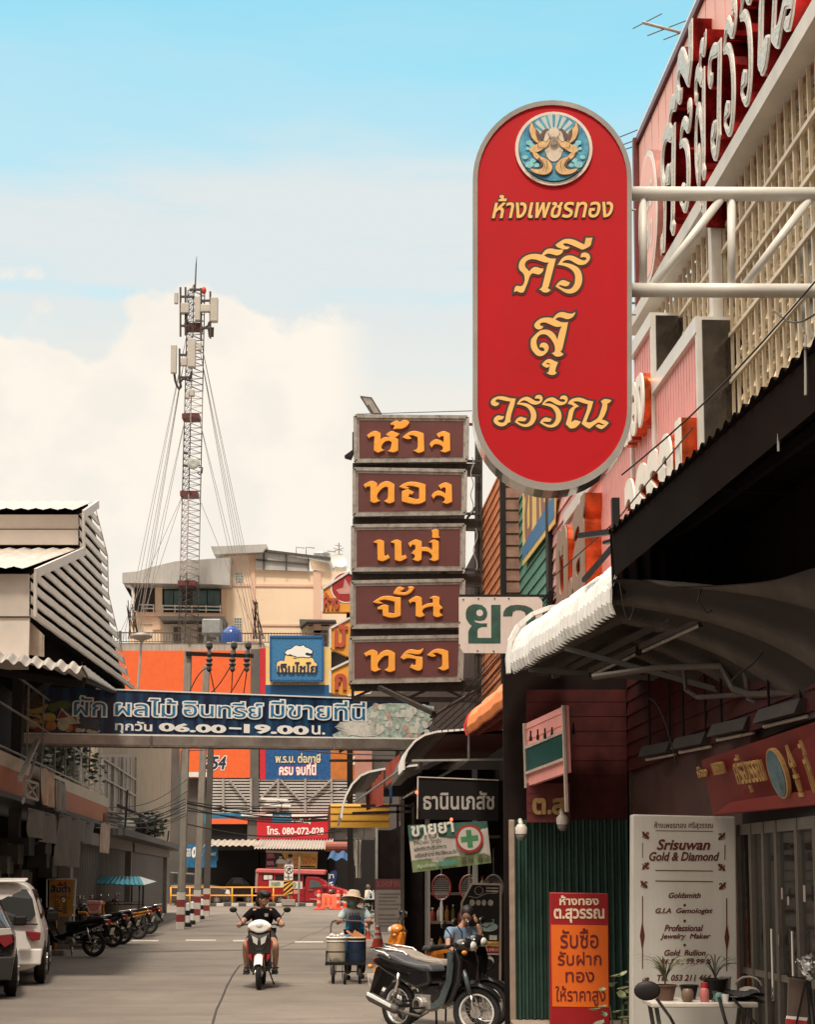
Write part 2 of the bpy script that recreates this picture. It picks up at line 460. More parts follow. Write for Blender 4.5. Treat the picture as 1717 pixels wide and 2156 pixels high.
# ground
def patch(mb,a,b,c,d,nu,nv,disp=None,thick=0.0,nrm=None):
 """bilinear sheet: a-b is one edge, d-c the opposite one"""
 a,b,c,d=map(Vector,(a,b,c,d));n=Vector(nrm) if nrm else (b-a).cross(d-a).normalized()
 def grid(o):
  r=[]
  for j in range(nv+1):
   for i in range(nu+1):
    u,v=i/nu,j/nv
    p=(a*(1-u)+b*u)*(1-v) + (d*(1-u)+c*u)*v
    r.append(p + n*((disp(u,v,p) if disp else 0)+o))
  return r
 k=nu+1;fs=[(j*k+i,j*k+i+1,(j+1)*k+i+1,(j+1)*k+i) for j in range(nv) for i in range(nu)]
 mb.add(grid(0),fs)
 if thick: mb.add(grid(-thick),[f[::-1] for f in fs])
 return mb
def road_material():
 m=bpy.data.materials.new('worn_concrete_road');m.use_nodes=True
 n,l=m.node_tree.nodes,m.node_tree.links;b=n['Principled BSDF']
 tc=n.new('ShaderNodeTexCoord')
 def noise(sc,sx=1,sy=1,det=6,ro=.6):
  mp=n.new('ShaderNodeMapping');mp.inputs[3].default_value=(sx,sy,1);l.new(tc.outputs['Object'],mp.inputs[0])
  t=n.new('ShaderNodeTexNoise');t.inputs['Scale'].default_value=sc;t.inputs['Detail'].default_value=det;t.inputs['Roughness'].default_value=ro
  l.new(mp.outputs[0],t.inputs['Vector']);return t.outputs[0]
 def rng(x,a,c_,lo=0,hi=1):
  r=n.new('ShaderNodeMapRange');r.inputs[1].default_value=a;r.inputs[2].default_value=c_;r.inputs[3].default_value=lo;r.inputs[4].default_value=hi
  l.new(x,r.inputs[0]);return r.outputs[0]
 def mix(f,a,c_,bt='MIX'):
  x=n.new('ShaderNodeMix');x.data_type='RGBA';x.blend_type=bt
  for i,v in ((0,f),(6,a),(7,c_)):
   if isinstance(v,tuple): x.inputs[i].default_value=(*v,1)
   elif isinstance(v,float): x.inputs[i].default_value=v
   else: l.new(v,x.inputs[i])
  return x.outputs[2]
 c0=mix(rng(noise(.35,1,1,5),.35,.68),(.135,.113,.094),(.215,.180,.148))
 c0=mix(rng(noise(.5,.5,2.2,7,.68),.50,.68,0,.8),c0,(.078,.066,.056))
 c0=mix(rng(noise(.9,.35,3.0,8,.7),.58,.74,0,.6),c0,(.30,.255,.21))
 c0=mix(rng(noise(.22,1,.5,6,.62),.50,.62,0,.6),c0,(.090,.076,.065))
 c0=mix(rng(noise(1.3,.25,4.0,8,.72),.56,.66,0,.55),c0,(.062,.052,.044))
 c0=mix(rng(noise(2.6,1,1,6,.7),.58,.70,0,.6),c0,(.055,.046,.039))
 c0=mix(rng(noise(60,1,1,3,.7),.35,.7,0,.45),c0,(.28,.24,.205))
 l.new(c0,b.inputs['Base Color']);b.inputs['Roughness'].default_value=.82
 bp=n.new('ShaderNodeBump');bp.inputs['Strength'].default_value=.25;bp.inputs['Distance'].default_value=.01
 l.new(noise(45,1,1,5,.7),bp.inputs['Height']);l.new(bp.outputs[0],b.inputs['Normal'])
 return m
ROADM=road_material()
mb=MB();mb.quad((-600,-40,0),(600,-40,0),(600,1500,0),(-600,1500,0));structure(mb,'road',ROADM)
mb=MB();jx=[(505,2032),(492,2050),(478,2075),(468,2100),(456,2125),(449,2150),(440,2190),(428,2240)]
q=[G(*p,.004) for p in jx]
for i in range(len(q)-1):
 a,b=q[i],q[i+1];w=.014
 mb.add([a+Vector((-w,0,0)),a+Vector((w,0,0)),b+Vector((w*1.15,0,0)),b+Vector((-w*1.15,0,0))],[(0,3,2,1)])
q=[Vector((q[0].x + .055*k + .04*math.sin(k*1.7),q[0].y + k*2.4,.004)) for k in range(12)]
for i in range(11): mb.add([q[i]-Vector((.013,0,0)),q[i]+Vector((.013,0,0)),q[i+1]+Vector((.013,0,0)),q[i+1]-Vector((.013,0,0))],[(0,1,2,3)])
for yy in (31.4,38.2,47.5):
 pts=[Vector((-9+k,yy+.05*math.sin(k*2.1+yy),.0045)) for k in range(10)]
 for i in range(9): mb.add([pts[i],pts[i]+Vector((0,.025,0)),pts[i+1]+Vector((0,.025,0)),pts[i+1]],[(0,3,2,1)])
structure(mb,'road_crack',M('tar_joint',(.035,.030,.027),.8))
mb=MB()
for x0,x1,y in ((278,334,1980),(391,455,1979),(491,520,1980),(621,681,1982.5),(735,752,1983)):
 a,b,c,d=G(x0,y+1.5,.006),G(x1,y+1.5,.006),G(x1,y-1.5,.006),G(x0,y-1.5,.006);mb.quad(a,b,c,d)
for i in range(3):
 a=G(783+i*5,1999+i*4.2,.006);mb.quad(a,a+Vector((.32,.0,0)),a+Vector((.30,.25,0)),a+Vector((-.02,.25,0)))
structure(mb,'road_marking',M('worn_white_road_paint',(.50,.46,.41),.85,0,.2,9,grunge=.8,dirt=(.24,.20,.165)))
# gold shop (nearest on the right)
F0=FW();fu=lambda fr,x: fr.uv(x,1846)[0]
yu=lambda Y: (15-Y)/abs(STREET.y)             # u on the facade planes for a depth Y
def wallrect(mb,fr,Ya,Yb,z0,z1,depth=.12,w=0.0):
 return mb.panel(fr,[(yu(Ya),z0),(yu(Yb),z0),(yu(Yb),z1),(yu(Ya),z1)],depth,w,uv=True)
def siding(mb,fr,u0,u1,z0,z1,step=.2,lip=.02,back=.05):
 z,n=z0,0
 while z < z1-1e-3:
  t=min(z+step,z1);p=[fr.pt(u0,z,lip),fr.pt(u1,z,lip),fr.pt(u1,t,.004),fr.pt(u0,t,.004)]
  mb.add(p + [fr.pt(u0,z,.002),fr.pt(u1,z,.002)],[(0,1,2,3),(0,4,5,1)]);z=t
 mb.panel(fr,[(u0,z0),(u1,z0),(u1,z1),(u0,z1)],back,0,uv=True)
shop=thing('gold_shop','gold jewellery shop with glass doors and dark red boarded wall behind the white notice board','shop',(XR(13),13,0))
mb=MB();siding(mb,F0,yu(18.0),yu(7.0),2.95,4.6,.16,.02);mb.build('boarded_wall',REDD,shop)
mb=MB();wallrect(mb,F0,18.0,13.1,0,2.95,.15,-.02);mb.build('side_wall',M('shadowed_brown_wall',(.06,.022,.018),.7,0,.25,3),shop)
mb=MB()
wallrect(mb,F0,7.0,6.7,0,4.6,.3);wallrect(mb,Fr(Vector((XR(15)+3.2,15,0)),-STREET),18,6.7,0,4.6,.1)
a=F0.pt(yu(18),0);mb.span((a.x,17.9,0),(a.x+3.4,18.05,4.5));mb.span((XR(13)+.1,6.8,2.9),(XR(13)+3.6,18,2.98))
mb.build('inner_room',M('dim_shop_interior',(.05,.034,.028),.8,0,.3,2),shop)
door_x=[1560,1588,1615,1642,1686,1725,1790]
for i in range(len(door_x)-1):
 u0,u1=fu(F0,door_x[i]),fu(F0,door_x[i+1]);d=MB()
 for a,b in ((u0+.004,u0+.032),(u1-.032,u1-.004)): d.panel(F0,[(a,.05),(b,.05),(b,2.19),(a,2.19)],.06,.03,uv=True)
 for z0,z1 in ((.05,.16),(2.10,2.19),(.95,1.0)): d.panel(F0,[(u0+.045,z0),(u1-.045,z0),(u1-.045,z1),(u0+.045,z1)],.05,.025,uv=True)
 dr=d.build('glass_door',M('dull_door_frame',(.20,.18,.16),.4,.7,.15),shop)
 g=MB();g.panel(F0,[(u0+.045,.16),(u1-.045,.16),(u1-.045,2.10),(u0+.045,2.10)],.008,.0,uv=True)
 g.build('pane',glass('door_glass',(.012,.011,.011),.03,.55),dr)
 if i in (2,3):
  k=MB();um=u1-.02;k.tube([F0.pt(um,.8,.07),F0.pt(um,1.35,.07)],.014,8);k.build('handle',CHROME,dr)
mb=MB();wallrect(mb,F0,13.25,6.9,2.19,2.32,.2,.02);mb.build('door_lintel',DARK,shop)
mb=MB();mb.prism([Vector((XR(Y)+o,Y,4.75)) for Y,o in ((5,.9),(33,.9),(33,9),(5,9))],(0,0,3.3));mb.prism([Vector((XR(Y)+o,Y,8.1)) for Y,o in ((5,.9),(18,.9),(18,9),(5,9))],(0,0,2.3));mb.build('upper_storey',M('upper_storey_plaster',(.42,.34,.29),.8),shop)
mb=MB()
for x,y,w,h in ((1655,1893,9,22),(1668,1905,10,16),(1702,1898,12,30),(1648,1990,6,20)):
 u,v=F0.uv(x,y);mb.panel(F0,[(u,v),(u+w/250,v),(u+w/250,v+h/250),(u,v+h/250)],.004,.034,uv=True)
mb.build('sticker',M('pale_sticker',(.30,.23,.20),.6),shop)
tl,tr,br,bl=P(1478,1600,13.1),P(1760,1505,10.85),P(1760,1692,10.95),P(1502,1717,13.25)
RS=Fr(bl,br-bl,tl-bl)
fs=thing('fascia_sign','dark red sloping fascia sign with gold Thai and Chinese lettering over the glass doors','shop sign',bl)
mb=MB();mb.prism([bl,br,tr,tl],RS.N*-.10);mb.build('board',M('red_fascia_board',(.13,.008,.007),.45,0,.2,2,grunge=.4,dirt=(.06,.008,.008)),fs)
w3,h3=(br-bl).length,(tl-bl).length
rr=lambda a,b,c,d: (a*w3,b*h3,c*w3,d*h3)
DGOLD=M('dull_gold_letter',(.40,.24,.09),.5,0,.2,8)
text(RS,[('ห้าง',1470,1614,1494,1633),('เพชรทอง',1502,1606,1532,1627),('ศรีสุวรรณ',1542,1590,1625,1662)],DGOLD,fs,depth=.02)
text(RS,[('金',1664,1566,1689,1676),('行',1691,1556,1718,1668)],DGOLD,fs,name='chinese_lettering',depth=.02)
def tel(x,y,a,b,rot,n=28): return [RS.uv(x+a*math.cos(t)*math.cos(rot)-b*math.sin(t)*math.sin(rot),y+a*math.cos(t)*math.sin(rot)+b*math.sin(t)*math.cos(rot)) for t in [2*math.pi*i/n for i in range(n)]]
shapes('emblem_rim',[tel(1645,1626,17,55,-.30)],RS,DGOLD,fs,.004,.03)
shapes('emblem',[tel(1645,1626,14.5,51,-.30)],RS,M('blue_emblem_enamel',(.06,.11,.13),.4,0,.5,9),fs,.036,.004)
mb=MB();mb.panel(RS,[(.02*w3,.01),(.98*w3,.01),(.86*w3,.24*h3),(.20*w3,.20*h3)],.004,.006,uv=True);mb.build('lower_band',M('bright_red_band',(.19,.012,.010),.4),fs)
for i,(x0,y0,x1,y1,Y0,Y1,lb) in enumerate((
  (1362,1590,1421,1562,16.3,15.6,'farthest and darkest fluorescent batten under the canopy'),
  (1432,1574,1497,1543,15.0,14.3,'fluorescent batten second from the dark end of the row'),
  (1511,1547,1587,1516,13.7,13.0,'fluorescent batten just above the left end of the red fascia sign'),
  (1610,1518,1699,1482,12.3,11.5,'largest and brightest fluorescent batten at the right edge under the canopy'))):
 a,b=P(x0,y0,Y0),P(x1,y1,Y1);b.z=a.z
 lt=thing('batten_lamp',lb,'lamp',a,'fluorescent battens in a row under the canopy');d=(b-a).normalized();n=Vector((-d.y,d.x,0))
 m1=MB();m1.prism([a+n*.10+Vector((0,0,-.02)),a-n*.10+Vector((0,0,-.02)),a-n*.05+Vector((0,0,.09)),a+n*.05+Vector((0,0,.09))],b-a);m1.build('housing',M('grey_lamp_housing',(.05,.04,.036),.6,0,.3,spec=.2),lt)
 m2=MB();m2.tube([a+Vector((0,0,-.045)),b+Vector((0,0,-.045))],.016,8);m2.build('tube',M('unlit_tube',(.42,.38,.34),.3),lt)
 m3=MB();[m3.bar(p+Vector((0,0,.07)),p+Vector((0,0,4.1-a.z)),.02) for p in (a+d*.1,b-d*.1)];m3.build('bracket',DARK,lt)
# white notice board
WB=FR(1333,2156,13.3,1.0)
nb=thing('notice_board','tall white free-standing notice board with dark red English lettering and corner scrolls','notice board',WB.at(1442,2210))
quad=[(1331,2212),(1556,2212),(1550,1719),(1333,1714)]
mb=MB();mb.panel(WB,quad,.16);mb.build('panel',M('board_white',(.56,.54,.49),.5,0,.06,2,streak=.25,dirt=(.38,.34,.29)),nb,bevel=.012)
MAR=M('maroon_lettering',(.10,.012,.010),.55)
cc=crop(1900,2700,1.5276)
def cr(s,x0,y0,x1,y1,*o):
 (a,b),(c_,d)=cc([(x0,y0),(x1,y1)]);return (s,a,b,c_,d,*o)
text(WB,[cr('ห้างเพชรทอง ศรีสุวรรณ',806,528,1138,576,.012)],MAR,nb)
text(WB,[cr('Srisuwan',818,628,1124,690,.03),cr('Gold & Diamond',776,700,1176,752,.03),cr('Goldsmith',886,930,1070,962,.03),cr('G.I.A  Gemologist',812,1018,1138,1056,.03),
          cr('Professional',862,1112,1084,1150,.03),cr('Jewelry  Maker',838,1162,1126,1200,.03),cr('Gold  Bullion',862,1254,1098,1288,.03),
          cr('96.5% , 99.99 %',844,1304,1132,1340,.03),cr('Tel. 053 211 464',822,1394,1128,1430,.03)],MAR,nb,shear=.28)
L=[]
for x0,y0,x1,y1 in ((812,578,1138,586),(812,802,1138,811),(812,862,1138,871),(812,1459,1138,1466),(737,648,741,735),(1203,660,1208,745),(736,950,742,1362),(1213,962,1219,1376)):
 L.append([WB.uv(*p) for p in cc([(x0,y0),(x1,y0+(4 if x1-x0 > 100 else 0)),(x1,y1),(x0,y1-(4 if x1-x0 > 100 else 0))])])
for x,y in ((978,1002),(978,1091),(978,1228)): u,v=WB.uv(*cc([(x,y)])[0]);L.append(disc(WB,u,v,.012,12))
for x,y in ((738,1175),(1217,1185)):
 L.append([WB.uv(*p) for p in cc([(x,y-90),(x+8,y-40),(x+14,y),(x+8,y+40),(x,y+90),(x-8,y+40),(x-14,y),(x-8,y-40)])])
for x,y,sx,sy in ((757,606,1,1),(1188,612,-1,1),(757,780,1,-1),(1187,788,-1,-1),(748,884,1,1),(1192,893,-1,1),(757,1432,1,-1),(1196,1442,-1,-1)):
 for cx_,cy_,r,a0 in ((-8,-12,13,0),(12,-8,11,1.5),(-6,12,12,3),(10,14,9,4.2)):
  sp_=[(x+sx*(cx_+math.cos(a0+t*.8)*r*(1-t*.10)),y+sy*(cy_+math.sin(a0+t*.8)*r*(1-t*.10))) for t in range(8)]
  L.append([WB.uv(*p) for p in cc(stroke(sp_,[4,7,8,8,8,7,6,3]))])
 L.append([WB.uv(*p) for p in cc(stroke([(x-22*sx,y-22*sy),(x,y),(x+18*sx,y+20*sy)],[3,12,4]))])
shapes('ornament',L,WB,MAR,nb)
mb=MB();[mb.rect(WB,x,2235,x+14,2205,.3,.07) for x in (1345,1530)];mb.build('foot',DARK,nb)
# orange and red standing sign
OS=FR(1160,2160,16.0,-1.0)
sg=thing('standing_sign','upright orange and crimson shop sign with Thai lettering in front of the green folding shutter','sign',OS.at(1222,2205))
cs=lambda *p: cc(p)
mb=MB();mb.panel(OS,cs((216,1720),(556,1720),(546,935),(215,929)),.12);mb.build('case',M('crimson_panel',(.30,.006,.010),.45,0,.05,2),sg,bevel=.008)
mb=MB();mb.panel(OS,cs((228,1575),(547,1580),(543,1116),(221,1112)),.004,.004);mb.build('face',M('orange_panel',(.72,.13,.008),.5,0,.05,2),sg)
CRM=M('cream_lettering',(.74,.58,.42),.5)
text(OS,[cr('ห้างทอง',268,946,492,1002,.03),cr('ต.สุวรรณ',236,1018,524,1102,.03)],CRM,sg,lift=.006)
text(OS,[cr('รับซื้อ',272,1132,490,1246,.01),cr('รับฝาก',258,1262,506,1342,.01),cr('ทอง',302,1378,466,1438,.01),cr('ให้ราคาสูง',246,1458,530,1572,.01)],M('maroon_sign_letter',(.13,.008,.010),.5),sg,lift=.009)
# green shutter shop next door
SY=18.0
nx=thing('corner_shop','corner shop with green folding shutter and pink boarded box front','shop',(1.7,SY,0))
SH=Fr(Vector((0,SY,0)),(1,0,0))
x0s,x1s=Xat(1082,SY),XR(SY)-.02
mb=MB();mb.sheet((x0s,SY,.16),(x1s-x0s,0,0),(0,0,2.24),128,1,lambda u,v: -.035*max(-.8,min(.8,1.3*math.sin(u*2*math.pi*16))))
mb.build('folding_shutter',M('green_shutter_metal',(.036,.085,.066),.45,.3,.2,3,streak=.5,dirt=(.016,.022,.019)),nx)
mb=MB();mb.span((x0s-.05,SY-.03,0.0),(x0s+.015,SY+.05,2.4));mb.span((x0s-.05,SY-.45,0),(x1s,SY+.05,.15));mb.build('door_frame',M('tan_step',(.30,.22,.17),.7,0,.2),nx,bevel=.01)
mb=MB();mb.span((x0s-.1,SY+.06,0),(x1s+.3,SY+.2,4.3));mb.build('back_wall',M('near_black_wall',(.016,.011,.010),.9,0,.3,2,spec=.05),nx);mb=MB();siding(mb,Fr(Vector((0,SY-.01,0)),(1,0,0)),Xat(1112,SY),x1s,2.40,3.9,.17,.008);mb.build('wall',REDD,nx)  # back wall is a plain near-black, only the boards are red
BX=FR(1112,1700,17.75,0)
mb=MB();siding(mb,Fr(BX.at(1111,1731),(1,0,0)),0,BX.uv(1196,0)[0]-BX.uv(1111,0)[0],0,.44,.11,.012,.1);mb.build('lower_sign_board',M('red_boards',(.14,.022,.02),.5,0,.2),nx)
BF=Fr(P(1113,1655,17.8),P(1196,1626,16.6)-P(1113,1655,17.8))
wbx=(P(1196,1626,16.6)-P(1113,1655,17.8)).length
mb=MB();siding(mb,BF,0,wbx,.0,.72,.13,.012,.04);mb.build('pink_box_front',PINKD,nx)
mb=MB();mb.panel(BF,[(.02,.16),(wbx-.02,.16),(wbx-.02,.42),(.02,.42)],.02,.03,uv=True);wf=mb.build('window',GLASSG,nx)
mb=MB()
for q in ([(0,.13),(wbx,.13),(wbx,.16),(0,.16)],[(0,.42),(wbx,.42),(wbx,.45),(0,.45)],[(-.02,-.02),(.02,-.02),(.02,.72),(-.02,.72)],[(wbx-.02,-.42),(wbx+.015,-.42),(wbx+.015,.72),(wbx-.02,.72)]): mb.panel(BF,q,.03,.04,uv=True)
mb.build('frame',M('pale_trim',(.50,.40,.35),.5),wf)
text(BX,[cr('ต.ส',114,392,300,490,.04)],M('dull_gold_letter',None),nx,lift=.02,depth=.03)
def cctv(x,y,Y,lb):
 p=P(x,y,Y);t=thing('security_camera',lb,'camera',p)
 m=MB();m.ell(p+Vector((0,0,-.03)),(.06,.06,.065));m.build('dome',M('dark_dome',(.20,.19,.18),.2),t,smooth=True)
 m=MB();m.lathe(p,(0,0,1),[(.066,-.02),(.07,.05),(.04,.09)],14);m.cyl(p+Vector((0,0,.08)),p+Vector((0,.15,.14)),.025);m.build('housing',M('cream_plastic',(.55,.50,.44),.4),t,smooth=True)
cctv(1185,1732,17.5,'cream dome security camera under the gold lettered box, beside its right edge')
cctv(1098,1752,17.6,'cream dome security camera at the left edge of the green shutter')
# facades above the canopies
FB=FW()                                      # plane of the pink boards
def board(label,Ya,Yb,z0,z1,depth=.55):
 t=thing('pink_signboard',label,'signboard',FB.pt(yu(Yb),z0))
 m=MB();w_=abs(yu(Yb)-yu(Ya));n=int(w_/.11)
 m.panel(FB,[(yu(Ya),z0),(yu(Yb),z0),(yu(Yb),z1),(yu(Ya),z1)],.03,0,uv=True)
 for i in range(n): u=yu(Ya)+w_*(i+.5)/n;m.panel(FB,[(u-.046,z0),(u+.046,z0),(u+.046,z1),(u-.046,z1)],.02,.014,uv=True)
 m.build('ribbed_panel',PINKD,t)
 m=MB();m.panel(FB,[(yu(Ya),z1),(yu(Yb),z1),(yu(Yb),z1+.16),(yu(Ya),z1+.16)],depth,.06,uv=True);m.panel(FB,[(yu(Yb)-.06,z0),(yu(Yb),z0),(yu(Yb),z1),(yu(Yb)-.06,z1)],.1,.05,uv=True);m.build('trim',M('white_metal_trim',(.68,.66,.62),.35,.2,.08,3,grunge=.3,dirt=(.5,.42,.36)),t)
 a=FB.pt(yu(Yb)+.004,z0);m=MB();R=-FB.N
 m.prism([a,a+R*depth,a+R*depth+Vector((0,0,z1-z0+.12)),a+Vector((0,0,z1-z0+.12))],FB.R*.02)
 m.build('end_plate',M('dull_mirror_steel',(.13,.12,.115),.12,.9,.4,2.2,bump=1.0),t)
 return t
b1=board('pink ribbed signboard stepped lowest and nearest, beside the grey mirror-steel end plate',16.2,14.3,4.5,6.85)
b2=board('taller pink ribbed signboard with white trim beside the big red oval sign',17.3,16.22,4.5,7.60)
b3=board('long pink ribbed signboard low behind the bottom of the big red oval sign',22.0,17.32,4.6,6.75)
ORSIDE=M('orange_mirror_letter_side',(.60,.10,.03),.18,.7,.5,5)
REDSIDE=M('red_mirror_letter_side',(.26,.012,.011),.12,.8,.7,4)
def raised(fr,items,face,side,parent,depth,name='letter',off=.0,shear=0,res=3):
 text(fr,items,side,parent,name+'_side',.0,depth,off,shear,None,res,True)
 text(fr,items,face,parent,name+'_face',depth+.006,.02,off-.012,shear,None,res,True)
OFFW=M('off_white_letter_face',(.82,.78,.70),.5,0,.06)
raised(FB,[('วรรณ',yu(17.1),6.1,yu(14.5),5.15)],OFFW,ORSIDE,b1,.16,off=.05)
raised(FB,[('ต.สุ',yu(21.6),6.55,yu(19.3),4.85)],M('brown_letter_face',(.26,.16,.10),.5),ORSIDE,b3,.22,off=.05)
raised(FB,[('ทอง',yu(17.25),7.15,yu(16.25),6.55)],OFFW,ORSIDE,b2,.12,off=.05)
FT=FW(-.30)
ts=thing('top_signboard','high pale pink signboard with giant silver letters on dark red sides at the upper right','signboard',FT.pt(yu(18.2),8.3))
mb=MB();mb.panel(FT,[(yu(18.2),8.3),(yu(6),8.3),(yu(6),10.62),(yu(18.2),10.62)],.12,0,uv=True)
for i in range(34): u=yu(18.2)+.36*i;mb.panel(FT,[(u,8.3),(u+.33,8.3),(u+.33,10.6),(u,10.6)],.012,.012,uv=True)
mb.build('panel',PINKP,ts)
mb=MB();mb.panel(FT,[(yu(18.2)-.07,8.2),(yu(18.2),8.2),(yu(18.2),10.7),(yu(18.2)-.07,10.7)],.2,.08,uv=True);mb.panel(FT,[(yu(18.2)-.07,10.62),(yu(6),10.62),(yu(6),10.70),(yu(18.2)-.07,10.70)],.25,.05,uv=True);mb.build('edge_trim',M('maroon_edge_trim',(.13,.030,.028),.35),ts)
mb=MB();mb.panel(FT,[(yu(18.2)-.09,10.70),(yu(6),10.70),(yu(6),10.78),(yu(18.2)-.09,10.78)],.3,.03,uv=True);mb.build('cap',CLEANW,ts)
SILV=M('glitter_silver_letter_face',(.62,.55,.46),.35,.3,.35,38)
TOPSIGN=True
shapes('plate_side',[disc(FT,yu(17.1),9.2,.50,36,.78)],FT,M('pink_plate_side',(.40,.20,.17),.3,.4),ts,.0,.16)
shapes('plate_rim',[disc(FT,yu(17.1),9.2,.49,36,.77)],FT,CLEANW,ts,.164,.004)
shapes('plate_face',[disc(FT,yu(17.1),9.2,.44,36,.71)],FT,PINKP,ts,.170,.004)
text(FT,[('เพชร',yu(17.42),9.55,yu(16.8),9.25),('ทอง',yu(17.4),9.1,yu(16.82),8.8)],CLEANW,ts,'plate_lettering',.178,0,.02,.2,uvrect=True)
gr=thing('folded_screen','beige folded metal screen of wavy fins with cream rails behind the white truss','screen',FT.pt(yu(17),4.5))
BEI=M('beige_fin_metal',(.50,.40,.26),.45,.2,.2,5,streak=.3,dirt=(.30,.22,.13))
mb=MB();FS=FW(-.42);mb.panel(FS,[(yu(18),4.4),(yu(6),4.4),(yu(6),8.2),(yu(18),8.2)],.05,0,uv=True);mb.build('backing',M('screen_backing',(.10,.075,.05),.7),gr)
mb=MB();u=yu(17.9)
while u < yu(9.5):
 A=[]
 for j in range(73):
  z=4.4 + 3.8*j/72;ph=z*2*math.pi/.46+(1.6 if int(u/.2) % 2 else 0)
  A += [FS.pt(u+.01,z,.02),FS.pt(u+.09+.055*math.sin(ph),z,.09+.07*math.sin(ph)),FS.pt(u+.17,z,.02)]
 mb.add(A,[(3*j+i,3*j+i+1,3*j+i+4,3*j+i+3) for j in range(72) for i in (0,1)]);u += .2
mb.build('fins',BEI,gr,smooth=False)
mb=MB();u=yu(17.9)
while u < yu(9.5): mb.panel(FS,[(u-.013,4.4),(u+.013,4.4),(u+.013,8.2),(u-.013,8.2)],.03,.15,uv=True);u += .2
for z in (4.55,5.0,5.45,5.9,6.35,6.8,7.25,7.7): mb.panel(FS,[(yu(17.9),z),(yu(6),z),(yu(6),z+.045),(yu(17.9),z+.035)],.03,.17,uv=True)
mb.build('rail',M('cream_rail_metal',(.68,.57,.42),.4,.1),gr)
mb=MB();mb.panel(FS,[(yu(18.2),8.2),(yu(6),8.2),(yu(6),8.36),(yu(18.2),8.36)],.2,.32,uv=True);mb.panel(FS,[(yu(14.62),4.5),(yu(14.50),4.5),(yu(14.50),8.2),(yu(14.62),8.2)],.1,.26,uv=True);mb.build('top_beam',M('pale_beam',(.62,.59,.54),.5,0,.1,3,grunge=.2,dirt=(.4,.36,.3)),gr)
def far_wall(label,Ya,Yb,off,mat,z0=3.8,z1=11.5,extra=None):
 t=thing('boarded_facade',label,'facade',(XR(Yb)-off,Yb,0));fr=FW(off);m=MB()
 siding(m,fr,yu(Ya),yu(Yb),z0,z1,.22,.03,.15);m.build('siding',mat,t);return t
f1=far_wall('orange brown boarded facade strip right of the five brown sign boxes',33.2,29.45,0,M('orange_boards',(.52,.17,.06),.55,0,.25,2.5,streak=.55,dirt=(.60,.36,.27)),4.0,9.6)
m=MB();m.panel(FW(),[(yu(29.5),3.5),(yu(29.35),3.5),(yu(29.35),9.8),(yu(29.5),9.8)],.1,.05,uv=True);m.build('post',BLK,f1)
t=thing('plank_pier','narrow pier of weathered brown planks between orange and green boarding','pier',(2.0,29.4,0));m=MB()
BRW=Fr(Vector((XR(29.4),29.4,0)),(1,0,0));siding(m,BRW,0,.40,3.9,9.5,.23,.03,.2);m.build('planks',M('brown_planks',(.19,.085,.055),.6,0,.4,4,grunge=.5,dirt=(.40,.27,.20)),t)
f2=far_wall('green boarded facade strip under the yellow and blue banner',29.4,25.6,-.33,M('green_boards',(.085,.27,.20),.55,0,.15,2,streak=.4,dirt=(.05,.14,.11)),3.6,9.0)
f3=far_wall('pale pink boarded facade strip between green boards and the pink signboards',25.45,22.1,-.33,M('pale_pink_boards',(.68,.34,.31),.55,0,.08,3),3.6,8.0)
m=MB();fr=FW(-.33);m.panel(fr,[(yu(25.6),3.6),(yu(25.35),3.6),(yu(25.35),9.2),(yu(25.6),9.2)],.1,.1,uv=True);m.build('post',BLK,f2)
m=MB();m.panel(fr,[(yu(22.6),3.6),(yu(22.48),3.6),(yu(22.48),7.4),(yu(22.6),7.4)],.1,.1,uv=True);m.build('downpipe',WHITE,f3)
YB=FW(-.24)
yb=thing('vinyl_banner','yellow vinyl banner with slanting blue stripe on the green boards','banner',YB.at(1135,1140))
dq=lambda *p: [YB.uv(*k) for k in p]
m=MB();m.panel(YB,[(1101,1000),(1172,1000),(1168,1103),(1101,1192)][::-1],.02,0);m.build('sheet',M('yellow_vinyl',(.82,.56,.18),.5,0,.08,3),yb)
m=MB();m.panel(YB,[(1101,1152),(1101,1180),(1168,1090),(1168,1040)],.004,.006);m.build('stripe',M('blue_vinyl',(.03,.17,.36),.5),yb)
text(YB,[('ขาย',1104,1020,1160,1072,.03)],M('grey_red_letter',(.28,.13,.10),.5),yb)
BS=FR(1163,1033,11.0,-1.2)
bs=thing('oval_sign','big upright red oval sign with blue phoenix emblem and gold Thai letters','sign',BS.at(1163,1033))
def capsule(x0,x1,y0,y1,n=28):
 r=(x1-x0)/2;cx_=(x0+x1)/2
 return [(cx_+r*math.cos(math.pi*i/n),y0+r-r*math.sin(math.pi*i/n)) for i in range(n+1)] + [(cx_-r*math.cos(math.pi*i/n),y1-r+r*math.sin(math.pi*i/n)) for i in range(n+1)]
rim=capsule(996,1331,213,1034);face=capsule(1006,1321,223,1018)
uvl=lambda fr,pts: [fr.uv(*p) for p in pts]
o_,i_=uvl(BS,rim),uvl(BS,face);m=MB()
n_=len(o_);k=len(i_)
vs_=[BS.pt(*p,.012) for p in o_]+[BS.pt(*p,.012) for p in i_]+[BS.pt(*p,-.22) for p in o_]+[BS.pt(*p,-.01) for p in i_]
m.add(vs_,[((i+1) % n_,i,i+n_,(i+1) % n_+n_) for i in range(n_)]+[(i,(i+1) % n_,(i+1) % n_+2*n_,i+2*n_) for i in range(n_)]+[(i+n_,i+3*n_,(i+1) % n_+3*n_,(i+1) % n_+n_) for i in range(n_)]+[tuple(range(2*n_,3*n_))])
m.build('rim',M('polished_rim_steel',(.72,.66,.60),.14,.92,.1,3),bs)
m=MB();m.panel(BS,[BS.pt and p for p in i_],.1,0,uv=True);m.build('face',REDS,bs)
